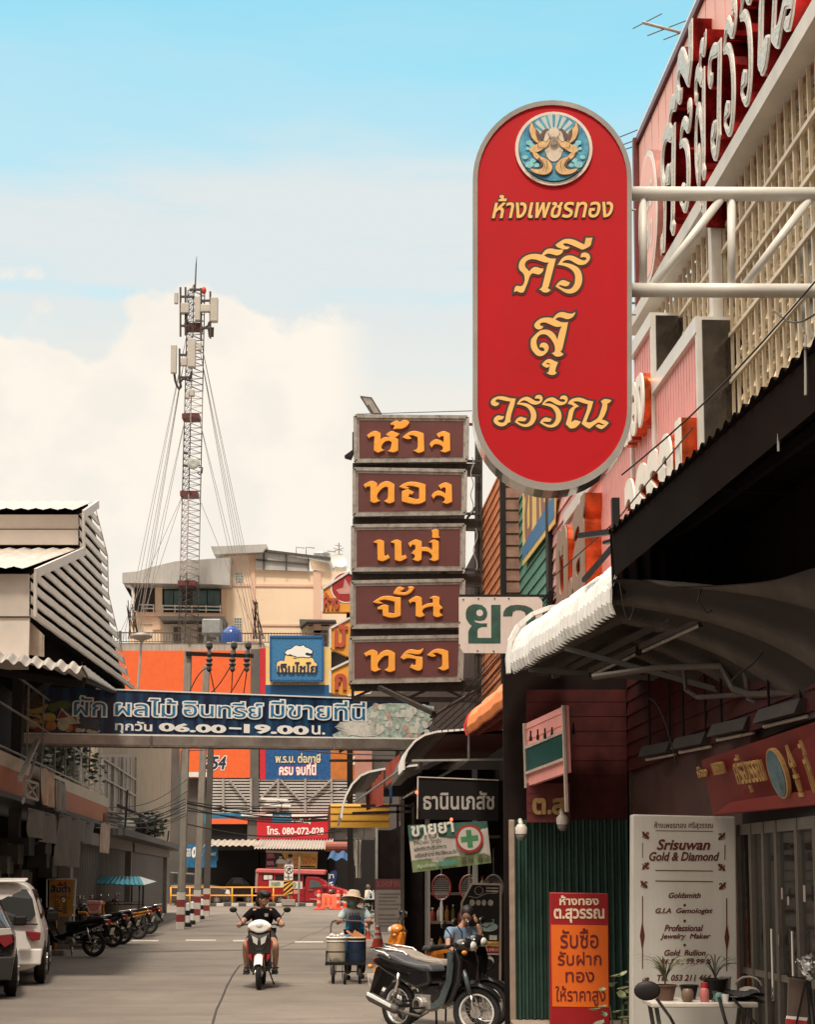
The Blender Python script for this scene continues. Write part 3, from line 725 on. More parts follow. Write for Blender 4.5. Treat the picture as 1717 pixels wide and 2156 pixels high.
eu,ev=BS.uv(1166.5,315);er=BS.uv(1248,315)[0]-eu
shapes('emblem_rim',[disc(BS,eu,ev,er,40)],BS,M('pale_emblem_rim',(.70,.62,.54),.4),bs,.004,.012)
def emblem_mat():
 mm=bpy.data.materials.new('blue_emblem_field');mm.use_nodes=True;n,l=mm.node_tree.nodes,mm.node_tree.links
 tc=n.new('ShaderNodeTexCoord');no=n.new('ShaderNodeTexNoise');no.inputs['Scale'].default_value=14;no.inputs['Detail'].default_value=5
 l.new(tc.outputs['Object'],no.inputs['Vector']);rp=n.new('ShaderNodeValToRGB');l.new(no.outputs[0],rp.inputs[0])
 rp.color_ramp.elements[0].position=.35;rp.color_ramp.elements[0].color=(.012,.14,.30,1);rp.color_ramp.elements[1].position=.68;rp.color_ramp.elements[1].color=(.10,.42,.55,1)
 l.new(rp.outputs[0],n['Principled BSDF'].inputs['Base Color']);n['Principled BSDF'].inputs['Roughness'].default_value=.45;return mm
shapes('emblem_ring',[disc(BS,eu,ev,er*.912,40)],BS,M('navy_enamel',(.010,.02,.06),.5),bs,.018,.004)
shapes('emblem_field',[disc(BS,eu,ev,er*.895,40)],BS,emblem_mat(),bs,.024,.003)
ec=crop(1890,390,5.203)
E_=lambda L,mx=False: [BS.uv(*p) for p in ec([((1706-x) if mx else x,y) for x,y in L])]
both=lambda Ls: [E_(l,k) for l in Ls for k in (False,True)]
PALE=M('pale_glow_enamel',(.48,.56,.54),.5,0,.06,20);CLOUD=M('pale_cloud_enamel',(.22,.55,.62),.5,0,.3,30)
EGOLD=M('enamel_gold',(.66,.42,.19),.5,0,.2,24);EBRN=M('enamel_brown',(.13,.06,.035),.5,0,.3,20);EPAL=M('enamel_cream',(.62,.53,.42),.5,0,.1,20)
rays=[]
for a in (-62,-44,-26,-9,9,26,44,62):
 t,w_=R_(a),R_(5.2);c0=(853,700)
 rays.append(E_([c0,(c0[0]+math.sin(t-w_)*480,c0[1]-math.cos(t-w_)*480),(c0[0]+math.sin(t+w_)*480,c0[1]-math.cos(t+w_)*480)]))
shapes('emblem_ray',rays,BS,PALE,bs,.028)
shapes('emblem_glow',[E_([(853+190*math.cos(2*math.pi*i/24),800+330*math.sin(2*math.pi*i/24)) for i in range(24)])],BS,EPAL,bs,.031)
puffs=[[(x+r*math.cos(2*math.pi*i/12)*(1+.18*math.sin(3*i)),y+r*.8*math.sin(2*math.pi*i/12)) for i in range(12)] for x,y,r in ((380,770,60),(430,820,50),(300,1050,50),(380,1190,80),(450,1110,60),(520,1200,55),(350,880,40),(520,1000,40),(470,960,34))]
shapes('emblem_cloud',both(puffs),BS,CLOUD,bs,.034)
wing=[(430,375),(400,440),(385,530),(400,600),(430,680),(480,740),(540,780),(600,745),(580,690),(572,620),(545,560),(490,500),(455,455)]
wing2=[(600,660),(605,600),(640,545),(700,505),(780,505),(725,540),(690,590),(665,650),(655,740),(620,720)]
body=[(530,800),(570,770),(640,745),(700,735),(740,700),(780,720),(760,780),(720,840),(650,890),(590,930),(520,960),(430,960),(380,920),(400,870),(470,830)]
neck=[(655,740),(680,640),(715,570),(770,560),(800,600),(770,660),(740,720),(700,760)]
tail=[(440,960),(520,970),(590,1040),(700,1080),(780,1150),(825,1240),(790,1330),(700,1385),(560,1380),(440,1330),(395,1270),(520,1290),(600,1280),(650,1230),(640,1160),(560,1110),(480,1060)]
tail2=[(560,1060),(620,1130),(640,1200),(600,1250),(540,1250),(600,1215),(600,1170),(540,1110)]
shapes('emblem_bird_shade',both([smooth(grow(wing,14),2),smooth(grow(tail,14),2),smooth(wing2,2)]),BS,EBRN,bs,.037)
shapes('emblem_bird',both([smooth(wing,2),smooth(body,2),smooth(tail,2)]),BS,EGOLD,bs,.040)
shapes('emblem_neck',both([smooth(neck,2)]),BS,EPAL,bs,.043)
dk=[[(500,520),(545,560),(572,640),(590,740),(545,720),(505,620)],stroke([(540,800),(550,860),(620,885),(690,880),(760,860)],[8,14,10,8,22]),stroke([(600,930),(660,920),(690,970),(700,1030)],[6,8,8,26]),stroke([(740,590),(755,640),(768,665)],[14,10,3]),stroke([(700,1100),(730,1200),(690,1340)],[6,10,6]),stroke([(620,1100),(680,1200),(640,1330)],[5,8,5]),tail2]
shapes('emblem_detail',both(dk),BS,EBRN,bs,.046)
shapes('emblem_pearl',[E_([(853+82*math.cos(2*math.pi*i/20),750+82*math.sin(2*math.pi*i/20)) for i in range(20)])],BS,M('pearl_mottled',(.26,.20,.16),.4,0,.7,60),bs,.049)
k1,k2,k3=crop(1880,860,4.77),crop(1940,1140,7.805),crop(1800,1440,3.577)
SO=[(132,1075),(135,1030),(150,985),(185,962),(240,970),(285,950),(310,900),(318,840),(310,780),(280,730),(235,690),(214,630),(222,560),(255,500),(310,450),(370,420),(440,402),(510,398),(570,405),(620,415),(650,370),(690,330),(740,308),(800,304),(860,318),(920,325),(965,322),(1005,322),(985,370),(950,405),(900,424),(850,420),(800,405),(750,395),(700,402),(660,428),(720,460),(780,480),(840,482),(872,484),(855,540),(840,600),(750,950),(745,975),(722,1000),(748,1020),(780,1038),(740,1070),(690,1084),(640,1070),(610,1045),(575,1025),(610,1000),(632,960),(720,600),(745,545),(700,553),(640,540),(580,520),(520,500),(450,492),(390,503),(345,535),(320,580),(330,630),(360,665),(400,708),(440,660),(490,632),(540,635),(600,655),(652,655),(640,705),(605,745),(565,762),(520,755),(455,738),(430,760),(405,800),(385,860),(365,920),(340,980),(315,1045),(290,1078),(255,1085),(215,1075),(175,1058)]
II=[(862,238),(900,210),(960,170),(1020,140),(1090,133),(1160,140),(1230,165),(1300,200),(1375,235),(1400,115),(1518,115),(1500,180),(1478,255),(1350,323),(1290,305),(1200,265),(1120,232),(1060,212),(1000,218),(1000,235),(1040,265),(1115,275),(1085,310),(1040,320),(1000,315),(940,298),(890,275)]
RO=[(900,590),(930,550),(965,495),(1010,455),(1070,430),(1140,428),(1200,445),(1260,475),(1320,505),(1370,515),(1410,495),(1410,470),(1370,455),(1305,460),(1315,405),(1350,378),(1400,376),(1450,400),(1475,450),(1465,500),(1430,550),(1380,585),(1310,597),(1250,582),(1190,548),(1140,520),(1090,505),(1040,510),(1000,530),(978,555),(1040,560),(1120,575),(1200,605),(1265,645),(1310,710),(1332,790),(1335,870),(1315,950),(1275,1020),(1220,1070),(1150,1096),(1080,1096),(1020,1075),(950,1030),(862,975),(910,910),(960,870),(1010,862),(1060,880),(1118,905),(1095,950),(1050,972),(1000,965),(950,950),(915,960),(960,990),(1020,1015),(1080,1025),(1130,1015),(1170,980),(1200,920),(1210,850),(1210,790),(1190,730),(1150,680),(1090,640),(1020,612),(960,600)]
SA=[(830,1340),(890,1315),(925,1270),(930,1210),(920,1130),(890,1050),(850,980),(800,910),(740,850),(680,805),(620,790),(560,790),(500,810),(440,860),(405,930),(390,1010),(400,1090),(425,1170),(470,1235),(520,1270),(580,1280),(620,1270),(625,1230),(600,1190),(560,1168),(485,1168),(490,1110),(520,1060),(570,1035),(640,1035),(700,1070),(740,1130),(745,1200),(720,1270),(670,1340),(600,1395),(540,1420),(470,1422),(400,1395),(330,1330),(270,1250),(238,1170),(226,1080),(228,1000),(250,920),(310,850),(380,780),(450,720),(520,675),(600,658),(680,658),(760,675),(840,715),(900,770),(950,840),(1000,960),(1020,860),(1050,740),(1085,640),(1125,555),(1060,575),(980,578),(900,555),(820,520),(740,485),(660,455),(590,448),(520,465),(490,500),(505,535),(540,550),(595,565),(570,605),(530,635),(480,650),(420,645),(365,610),(335,560),(338,500),(380,440),(440,385),(520,340),(610,312),(720,305),(800,312),(875,325),(920,265),(980,205),(1060,160),(1140,148),(1220,160),(1300,185),(1380,195),(1450,185),(1518,138),(1500,210),(1460,275),(1400,320),(1330,348),(1250,350),(1180,325),(1110,305),(1040,300),(980,325),(940,362),(1010,400),(1080,430),(1150,445),(1230,448),(1305,440),(1285,560),(1240,780),(1190,1000),(1135,1230),(1085,1290),(1130,1330),(1180,1360),(1130,1410),(1060,1435),(980,1435),(920,1410),(870,1365)]
SU=[(550,1658),(600,1600),(660,1545),(740,1510),(800,1510),(860,1535),(940,1575),(1018,1600),(985,1680),(955,1760),(935,1850),(945,1885),(982,1895),(940,1945),(870,1970),(800,1965),(740,1940),(678,1905),(730,1885),(755,1830),(770,1750),(800,1660),(740,1622),(690,1612),(680,1630),(720,1660),(790,1662),(780,1700),(740,1740),(690,1755),(630,1735),(580,1700)]
WO=[(75,190),(95,150),(140,122),(200,110),(260,115),(330,135),(405,140),(385,230),(350,340),(335,420),(338,452),(310,460),(270,495),(220,510),(170,498),(125,465),(112,425),(130,390),(170,365),(210,370),(252,378),(235,410),(200,425),(165,428),(190,455),(240,460),(265,430),(275,370),(300,280),(335,178),(290,175),(230,162),(170,150),(140,160),(138,185),(185,200),(170,230),(130,242),(90,225)]
R2=[(420,215),(445,175),(480,140),(530,120),(575,120),(620,145),(660,170),(700,178),(725,170),(728,152),(700,140),(660,142),(668,110),(700,93),(740,98),(762,130),(755,175),(720,208),(660,222),(600,205),(560,180),(520,165),(480,178),(455,198),(510,198),(570,212),(630,250),(670,310),(680,380),(660,440),(620,490),(560,515),(500,512),(450,490),(393,452),(425,405),(470,382),(510,392),(552,402),(530,440),(490,442),(440,438),(430,445),(470,470),(530,482),(570,465),(600,420),(608,360),(595,310),(560,260),(500,232)]
NO=[(1095,210),(1120,170),(1170,140),(1240,128),(1300,140),(1360,165),(1435,178),(1410,270),(1370,370),(1340,450),(1385,458),(1430,440),(1480,410),(1510,370),(1540,280),(1555,220),(1535,178),(1580,148),(1630,150),(1675,162),(1650,195),(1622,205),(1615,280),(1580,370),(1545,420),(1590,430),(1640,462),(1600,510),(1545,545),(1500,530),(1465,505),(1500,480),(1540,492),(1585,490),(1540,470),(1500,458),(1450,490),(1385,540),(1340,520),(1280,475),(1310,400),(1350,290),(1362,215),(1300,200),(1240,180),(1190,178),(1165,185),(1200,210),(1245,245),(1200,265),(1175,310),(1155,390),(1142,455),(1165,440),(1200,425),(1270,448),(1240,490),(1190,530),(1130,535),(1100,510),(1070,480),(1095,390),(1115,300),(1150,260),(1178,243),(1140,222)]
raw=[k1(SO),k1(II),k1(RO),k2(SA),k2(SU),k3(WO),k3(R2),k3([(x+333,y+8) for x,y in R2]),k3(NO)]
def fit(poly,Ya,z1,Yb,z0):
 xs,ys=[p[0] for p in poly],[p[1] for p in poly];x0,x1,y0,y1=min(xs),max(xs),min(ys),max(ys);ua,ub=yu(Ya),yu(Yb)
 return smooth([(ua+(x-x0)/(x1-x0)*(ub-ua),z1-(y-y0)/(y1-y0)*(z1-z0)) for x,y in poly],2)
tl_=[fit(SO,16.3,9.9,15.4,8.4),fit(RO,15.4,9.5,14.85,8.42),fit(II,15.5,10.25,14.75,9.62),fit(SA,14.75,9.85,14.25,8.42),fit(SU,14.6,8.34,14.38,7.95),fit(WO,14.2,9.55,13.72,8.4),fit(R2,13.68,9.6,13.2,8.4),fit(R2,13.12,9.6,12.66,8.4),fit(NO,12.6,9.5,11.5,8.4)]
shapes('letter_side',tl_,FT,REDSIDE,ts,.0,.20);shapes('letter_edge',tl_,FT,CLEANW,ts,.204,.01);shapes('letter_face',[grow(l,-.022) for l in tl_],FT,SILV,ts,.218,.006)
Lq=[smooth([BS.uv(*p) for p in l],3) for l in raw]
shapes('lettering_outline',[grow(l,.017) for l in Lq],BS,BROWNL,bs,.004)
shapes('lettering',Lq,BS,GOLD,bs,.008)
text(BS,[('ห้างเพชรทอง',1036,412,1292,459,.016)],GOLD,bs,outline=(BROWNL,.045),shear=.25)
TR=Fr(BS.pt(0,0,-.12),BS.R)
tt=thing('sign_truss','white tubular steel truss that carries the big red oval sign','truss',TR.at(1331,610))
def tp(x,y): return TR.at(x,y)
m=MB()
for y in (408,611): m.tube([tp(1318,y),tp(1800,y+2)],.052,14)
for x in (1355,1541): m.tube([tp(x,415),tp(x,605)],.030,12)
for a,b in (((1378,604),(1520,418)),((1567,604),(1705,420))): m.tube([tp(*a),tp(*b)],.031,12)
m.build('tubes',M('white_tube_paint',(.66,.64,.59),.42,0,.06,5,grunge=.3,dirt=(.42,.37,.31)),tt,smooth=True)
m=MB();m.box(tp(1800,510)+Vector((.0,.05,0)),(.1,3.0,1.4));m.build('wall_plate',STEEL,tt)
m=MB()
for y in (402,428,626,650): p=BS.at(1331,y,-.12);m.tube([p,p+Vector((.045,0,0))],.008,6)
m.build('bolt',RUSTY,tt)
# canopies over the shop fronts
def wires(mb,name,mat,label,cat,group,tol=-1):
 for p in mb.pieces(tol):
  c_=sum(p.v,Vector())/len(p.v);single(p,name,mat,label,cat,c_,group)
CANM=M('dark_canopy_sheet',(.014,.010,.009),.95,0,.25,3,spec=.05)
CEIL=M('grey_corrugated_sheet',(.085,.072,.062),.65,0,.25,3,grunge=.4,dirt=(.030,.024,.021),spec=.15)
def valley_shade(m):  # rib shade painted into the colour as dark bands along the valleys
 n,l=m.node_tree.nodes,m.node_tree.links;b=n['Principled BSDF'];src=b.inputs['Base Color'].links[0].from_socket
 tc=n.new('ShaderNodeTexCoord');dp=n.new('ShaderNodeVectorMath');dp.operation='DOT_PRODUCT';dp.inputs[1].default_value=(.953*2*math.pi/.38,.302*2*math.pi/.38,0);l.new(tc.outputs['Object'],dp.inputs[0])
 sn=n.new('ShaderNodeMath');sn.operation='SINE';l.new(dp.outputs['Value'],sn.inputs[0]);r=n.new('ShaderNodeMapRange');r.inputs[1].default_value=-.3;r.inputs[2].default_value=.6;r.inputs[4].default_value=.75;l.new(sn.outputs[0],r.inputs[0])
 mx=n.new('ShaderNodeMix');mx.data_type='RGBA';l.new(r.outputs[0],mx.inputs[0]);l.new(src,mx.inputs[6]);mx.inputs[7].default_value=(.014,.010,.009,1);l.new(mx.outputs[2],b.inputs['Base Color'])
valley_shade(CEIL)
def hump(k,a): return lambda u,v,p=None: a*math.sin(k*u*2*math.pi)
A,B=P(1735,665,8.29),P(1282,1112,13.3);A.z=B.z=4.70
A=A+(A-B)*1.0;Bi,Ai=Vector((XR(13.9)+.45,13.9,4.73)),Vector((XR(A.y)+.45,A.y,4.73))
nc=thing('shop_canopy','near black canopy over the gold shop with a ragged wavy outer edge','canopy',Vector((2.6,10,4.5)))
m=MB();patch(m,A,B,Bi,Ai,300,8,lambda u,v,p: .022*math.sin(u*2*math.pi*56)*(1-.2*v),.012);m.build('roof_sheet',CANM,nc)
m=MB();dAB=(B-A)
for i in range(31):
 p=A + dAB*(i/30);q=Ai + (Bi-Ai)*(i/30)
 if i % 6 == 0: m.bar(p+Vector((.06,0,-.06)),q+Vector((0,0,-.06)),.05,.08)
m.bar(A+Vector((.12,0,-.09)),B+Vector((.12,0,-.09)),.06,.1);m.bar(A+Vector((.6,0,-.09)),B+Vector((.5,0,-.07)),.05,.08);m.build('frame',BLK,nc)
m=MB()        # hanging end curtain that closes the far end of the canopy and the side boards
patch(m,A+Vector((.03,0,-.02)),B+Vector((.03,0,-.02)),B+Vector((.05,0,-.38)),A+Vector((.05,0,-.30)),90,2,lambda u,v,p: .012*math.sin(u*2*math.pi*45))
m.build('valance',CANM,nc)
m=MB();patch(m,P(1284,1110,13.5),P(1560,1110,13.5),P(1560,1255,13.5),P(1290,1250,13.5),60,2,lambda u,v,p: .02*math.sin(u*2*math.pi*9),.01);m.build('end_sheet',CANM,nc)
m=MB();fw=FW(.03);q_=[fw.uv(1545,1245),fw.uv(1725,1235),(yu(6.5),fw.uv(1725,1235)[1]-.1),(yu(6.5),4.66),(yu(13.9),4.66)];m.panel(fw,q_,.04,0,uv=True);m.build('back_board',CANM,nc)
m=MB();[m.tube([P(x,y0,Y),P(x,y1,Y)],.008,6) for x,y0,y1,Y in ((1517,925,985,10.6),(1640,830,950,9.2),(1697,705,832,8.6))];m.build('hanging_wire',GREY,nc)
m=MB();pp=P(1296,1050,13.95);m.bar(pp,P(1300,1232,13.95),.09,.07);m.bar(P(1222,1128,14.6),P(1300,1118,13.95),.05);m.bar(P(1230,1222,14.6),P(1292,1150,13.95),.04);m.bar(P(1275,1143,14.2),P(1330,1128,13.8),.06,.03);m.build('gutter_post',BLK,nc)
def bullnose(name,label,A,B,prof,mat,ribs,amp,group=None,ceil=None,ceilmat=None,inner=None,rot=.0):
 """prof: (inwards, up) points from the bottom lip; ribs run up the profile"""
 t=thing(name,label,'awning',(A+B)/2,group)
 d=(B-A);n=Vector((d.y,-d.x,0)).normalized();n=n if n.x > 0 else -n
 nu=ribs*6;mm=MB();k=nu+1;q=len(prof)
 def pts(off):
  r=[]
  for o,z in prof:
   for i in range(nu+1):
    u=i/nu;w=amp*max(-.6,math.sin(u*2*math.pi*ribs))*(1.35-z) + .5*amp*math.sin(u*2*math.pi*3.3)+.4*amp*math.sin(u*37.7)*math.sin(z*9)
    r.append(A + d*u + n*(o-w+off) + Vector((0,0,z+w*.5)))
  return r
 fs=[(j*k+i,j*k+i+1,(j+1)*k+i+1,(j+1)*k+i) for j in range(q-1) for i in range(nu)]
 mm.add(pts(0),fs);mm.add(pts(.015),[f[::-1] for f in fs]);mm.build('rolled_edge',mat,t)
 if inner:
  c,e=inner;mm=MB();patch(mm,A+Vector((0,0,.03)),B+Vector((0,0,.03)),e,c,8 if not ceil else 120,24 if ceil else 2,ceil,.01);mm.build('underside',ceilmat,t)
 return t
A2,B2=P(1294,1290,13.5),P(1083,1418,17.5);A2.z=B2.z=4.02
A2c=P(1292,1232,13.45)
PROF=[(0,0),(-.035,.10),(-.03,.22),(.02,.36),(.10,.48),(.22,.57),(.38,.63),(.55,.66)]
WTILE=M('white_awning_sheet',(.70,.70,.68),.4,0,.08,8,streak=.5,dirt=(.36,.36,.34))
skew=Vector((1,.317,0)).normalized()
C2,D2=Vector((XR(17.5)-.02,17.5,4.02)),Vector((XR(11)-.02,11.0,3.95))
cw=bullnose('rolled_awning','white ribbed awning with rolled edge and grey corrugated underside over the orange standing sign',A2,B2,PROF,WTILE,30,.020,'rolled awnings along the right side')
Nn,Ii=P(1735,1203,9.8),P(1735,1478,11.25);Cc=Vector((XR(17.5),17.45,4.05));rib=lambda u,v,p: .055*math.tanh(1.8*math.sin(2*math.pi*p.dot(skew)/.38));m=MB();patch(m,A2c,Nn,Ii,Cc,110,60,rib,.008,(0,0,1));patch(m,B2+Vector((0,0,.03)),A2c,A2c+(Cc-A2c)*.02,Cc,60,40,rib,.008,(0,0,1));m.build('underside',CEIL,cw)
m=MB()
for pa in ((B2,1),):
 dd=(A2-B2).normalized();nn=Vector((-dd.y,dd.x,0));nn=nn if nn.x > 0 else -nn
 for i in range(len(PROF)-1):
  for s_ in (0,.12): pass
 arc=[B2 + nn*(o+.0) + Vector((0,0,z+.03)) - dd*.06 for o,z in [(-.05,-.02),(-.06,.15),(-.03,.35),(.06,.52),(.22,.66),(.42,.74),(.6,.76)]]
 arc=arc
 for a_,b_ in zip(arc,arc[1:]): m.bar(a_,b_+(b_-a_)*.02,.12,.05)
m.build('end_trim',WTILE,cw)
m=MB()
for f in (.45,.85): m.bar(A2+(B2-A2)*f+Vector((.03,0,-.03)),Ii+(Cc-Ii)*f+Vector((0,0,-.05)),.04,.05)
m.bar(A2+Vector((.5,.0,-.03)),B2+Vector((.45,0,-.03)),.05);m.build('rafter',DGREY,cw)
def tubelamp(x0,y0,x1,y1,Ya,Yb,lb):
 a,b=P(x0,y0,Ya),P(x1,y1,Yb);a.z=b.z=min(3.84,(a.z+b.z)/2-.08);t=thing('tube_lamp',lb,'lamp',a,'long tube lamps under the grey awning')
 m1=MB();m1.bar(a+Vector((0,0,.045)),b+Vector((0,0,.045)),.06,.05,(0,0,1));m1.build('housing',DGREY,t)
 m2=MB();m2.cyl(a,b,.016,8);m2.build('tube',M('lamp_tube_glass',(.34,.31,.28),.25),t)
 m3=MB();d=(b-a).normalized();[m3.box(p+Vector((0,0,.02)),(.05,.05,.08)) for p in (a+d*.01,b-d*.01)];m3.build('end_cap',DARK,t)
tubelamp(1246,1412,1345,1345,16.2,14.6,'long tube lamp deeper under the grey corrugated underside')
tubelamp(1352,1338,1478,1262,14.5,12.9,'long tube lamp nearest the scalloped end of the black canopy')
m=MB();pz=[P(1250,1425,14.4),P(1390,1405,14.0),P(1520,1402,13.4),P(1545,1450,13.2),P(1580,1462,12.8),P(1720,1458,11.4)];m.tube(pz,.03,8)
pz=[P(1440,1410,14.0),P(1445,1452,14.0),P(1470,1468,13.8),P(1570,1462,13.1)];m.tube(pz,.022,8);pz=[P(1570,1412,13.0),P(1578,1470,13.0),P(1610,1485,12.7),P(1725,1490,11.3)];m.tube(pz,.028,8)
wires(m,'conduit_pipe',M('dark_conduit',(.08,.065,.055),.5),'bent dark conduit pipe under the grey awning against the red boards','pipe','conduit pipes under the grey awning')
m=MB();m.tube([P(1305+i*3.2,1225+60*math.sin(i/10*math.pi)*.9+i*5,13.0) for i in range(11)],.006,5);m.tube([P(1640-i*9,1300+i*14+20*math.sin(i*.4),12.0) for i in range(12)],.006,5);m.tube([P(1365+i*6,1470+i*i*1.4,13.0) for i in range(11)],.006,5);m.tube([P(1478,1240,11.8),P(1470,1265,11.8),P(1490,1290,11.8),P(1500,1285,11.8)],.008,5)
wires(m,'loose_cable',CABLE,'thin loose black cable dangling under the grey awning','cable','loose cables under the grey awning')
A3,B3=P(1098,1458,18.1),P(988,1541,23.2);A3.z=B3.z=3.86
OTILE=M('orange_awning_sheet',(.80,.27,.10),.45,0,.1,6,grunge=.3,dirt=(.55,.20,.09))
C3,D3=Vector((XR(23.2),23.2,4.15)),Vector((XR(18.1)-.0,18.1,4.10))
oa=bullnose('rolled_awning','orange ribbed awning with rolled edge and dark red boarded underside',A3,B3,[(0,0),(-.03,.09),(-.01,.22),(.05,.33),(.16,.41),(.30,.46)],OTILE,34,.014,'rolled awnings along the right side',None,M('red_board_underside',(.22,.032,.026),.5,0,.3,3),(D3,C3))
m=MB();dd=B3-A3
for f in [i/9 for i in range(10)]: m.bar(A3+dd*f+Vector((.03,0,.0)),D3+(C3-D3)*f+Vector((0,0,-.03)),.035,.05)
for f in (.1,.35,.6,.85): a_=A3+(D3-A3)*f;b_=B3+(C3-B3)*f;m.bar(a_+Vector((0,0,-.035)),b_+Vector((0,0,-.035)),.04,.03)
m.build('batten',M('red_batten',(.26,.05,.04),.5,0,.3),oa)
m=MB();pA=[A3+Vector((o-.03,3.3,z)) for o,z in ((-.2,-.02),(-.24,.12),(-.18,.28),(-.05,.40),(.12,.47))]
for a_,b_ in zip(pA,pA[1:]): m.bar(B3+(a_-A3)-Vector((0,3.3,0))+Vector((.2,.03,0)),B3+(b_-A3)-Vector((0,3.3,0))+Vector((.2,.03,0)),.06,.03)
m.build('end_trim',M('red_trim',(.60,.05,.04),.4),oa)
m=MB()
for i in range(7): p=P(1118+i*15,1538-i*2.5,17.0);m.bar(p,p+Vector((0,0,-.07)),.018);m.box(p+Vector((0,0,-.09)),(.03,.03,.05))
wires(m,'spot_lamp',BLK,'small black spot lamp in the row above the pink box front','lamp','spot lamps in a row',.01)
Y4,Y4b=23.4,30.0
pr=[P(x,y,Y4) for x,y in ((851,1622),(851,1602),(858,1582),(874,1562),(894,1549),(920,1542),(984,1537),(1100,1536))]
aw=thing('arched_awning','white edged arched awning above the pharmacy sign','awning',pr[0],'rolled awnings along the right side')
m=MB();N4=34;vec=Vector((-.30,5.0,0));k=N4+1
def arc_sheet(m,prof,vec,N,amp=.015,th=.012):
 vs=[]
 for off in (0,th):
  for p in prof:
   for i in range(N+1): vs.append(p + vec*(i/N) + Vector((0,0,amp*math.sin(i*math.pi/2*1.0)-off)))
 q=len(prof);k=N+1;fs=[]
 for o in (0,q*k):
  for j in range(q-1):
   for i in range(N): fs.append([o+j*k+i,o+j*k+i+1,o+(j+1)*k+i+1,o+(j+1)*k+i])
 m.add(vs,fs)
arc_sheet(m,pr,vec,60);m.build('sheet',M('smoky_awning_sheet',(.16,.13,.12),.45,0,.2,3),aw)
m=MB()
for i in range(len(pr)-1):
 n_=5
 for j in range(n_): a_=pr[i]+(pr[i+1]-pr[i])*(j/n_);b_=pr[i]+(pr[i+1]-pr[i])*((j+.8)/n_);m.bar(a_+Vector((0,-.02,.01)),b_+Vector((0,-.02,.01)),.03,.03)
for i in range(1,5):
 for j in range(9): p=pr[i]+vec*(j*.03);q2=pr[i-1]+vec*(j*.03);m.bar(p+Vector((-.012,0,.012)),q2+Vector((-.012,0,.012)),.03,.012)
m.build('white_edge',CLEANW,aw)
m=MB();[m.bar(P(a,b,Y),P(c_,d,Y2),.03) for a,b,Y,c_,d,Y2 in ((870,1601,23.4,1112,1598,23.3),(987,1540,23.4,987,1600,23.4),(1090,1538,23.4,1090,1600,23.4),(870,1601,23.4,745,1690,30),(987,1600,23.4,850,1680,30))];m.build('frame',GREY,aw)
m=MB();patch(m,P(940,1545,Y4),P(1100,1542,Y4),P(1100,1542,Y4)+vec,P(940,1545,Y4)+vec,2,2,None,.01);m.build('underside_board',M('maroon_underside',(.09,.016,.014),.6),aw)
Y5=30.0;pr=[P(x,y,Y5) for x,y in ((719,1724),(722,1700),(729,1676),(742,1652),(760,1634),(778,1626),(804,1621),(880,1612))]
aw2=thing('arched_awning','farther grey arched awning with a red hanging valance','awning',pr[0],'rolled awnings along the right side')
m=MB();arc_sheet(m,pr,Vector((-.35,6,0)),40);m.build('sheet',M('grey_awning_sheet',(.24,.215,.20),.45,0,.25,4),aw2)
m=MB();[m.bar(a_+Vector((0,-.02,.012)),b_+Vector((0,-.02,.012)),.05,.04) for a_,b_ in zip(pr,pr[1:])];m.build('white_edge',WHITE,aw2)
m=MB();patch(m,P(842,1588,26),P(812,1612,28),P(812,1655,28),P(842,1636,26),36,1,lambda u,v,p: .015*math.sin(u*2*math.pi*9));patch(m,P(808,1622,28.2),P(770,1668,31),P(772,1706,31),P(808,1694,28.2),36,1,lambda u,v,p: .02*math.sin(u*2*math.pi*6));m.build('red_valance',M('red_valance_sheet',(.36,.075,.05),.5,0,.2,3,streak=.3,dirt=(.12,.03,.02)),aw2)
m=MB();m.prism([P(820,1630,28.6),P(826,1626,28.6),P(826,1690,28.6),P(820,1694,28.6)],(0,.05,0));m.build('blue_strip',M('blue_strip_paint',(.02,.06,.16),.5),aw2)
m=MB();[m.bar(P(a,b,29.5),P(c_,d,29.5),.05) for a,b,c_,d in ((760,1696,870,1696),(742,1712,868,1708),(838,1696,838,1760),(870,1690,870,1770))];m.build('frame',DARK,aw2)
YF=FR(760,1738,38,4);yf=thing('yellow_fascia','yellow slatted shop fascia under the arched awnings','fascia',YF.at(760,1740));m=MB()
a_,b_=YF.uv(696,1742),YF.uv(820,1742);top=YF.uv(700,1692)[1];siding(m,Fr(YF.pt(*a_),YF.R),0,b_[0]-a_[0],0,top-a_[1],.17,.03,.2);m.build('slats',M('yellow_slats',(.80,.42,.05),.5,0,.12,2),yf)
m=MB();m.prism([YF.at(696,1742),YF.at(696,1692),YF.at(696,1692)+Vector((-.15,2,0)),YF.at(696,1742)+Vector((-.15,2,0))],(.04,0,0));m.build('side',M('maroon_side',(.16,.02,.02),.5),yf)
# vertical sign of five brown boxes
VY=32.5;VS=FR(860,1440,VY,0);k4,k5,k6=crop(1300,1550,3.902),crop(1300,1950,3.902),crop(1300,2350,3.902)
HO=[(240,260),(290,225),(345,198),(395,205),(440,232),(440,320),(480,295),(540,285),(580,290),(540,265),(512,250),(560,215),(610,200),(660,220),(712,238),(680,275),(640,290),(695,315),(692,480),(630,508),(580,500),(540,488),(575,465),(590,420),(598,360),(560,340),(510,348),(470,385),(450,430),(465,465),(500,475),(450,490),(400,512),(340,480),(345,370),(350,275),(300,282),(272,305)]
TO=[(578,95),(620,65),(680,45),(700,60),(720,65),(760,45),(810,40),(858,70),(820,125),(750,165),(690,165),(620,175),(640,125),(620,105),(600,115)]
AA=[(750,290),(800,250),(850,215),(920,198),(1000,210),(1062,235),(1070,485),(1000,515),(950,500),(905,475),(950,470),(975,430),(972,290),(900,260),(840,265),(890,305),(830,318)]
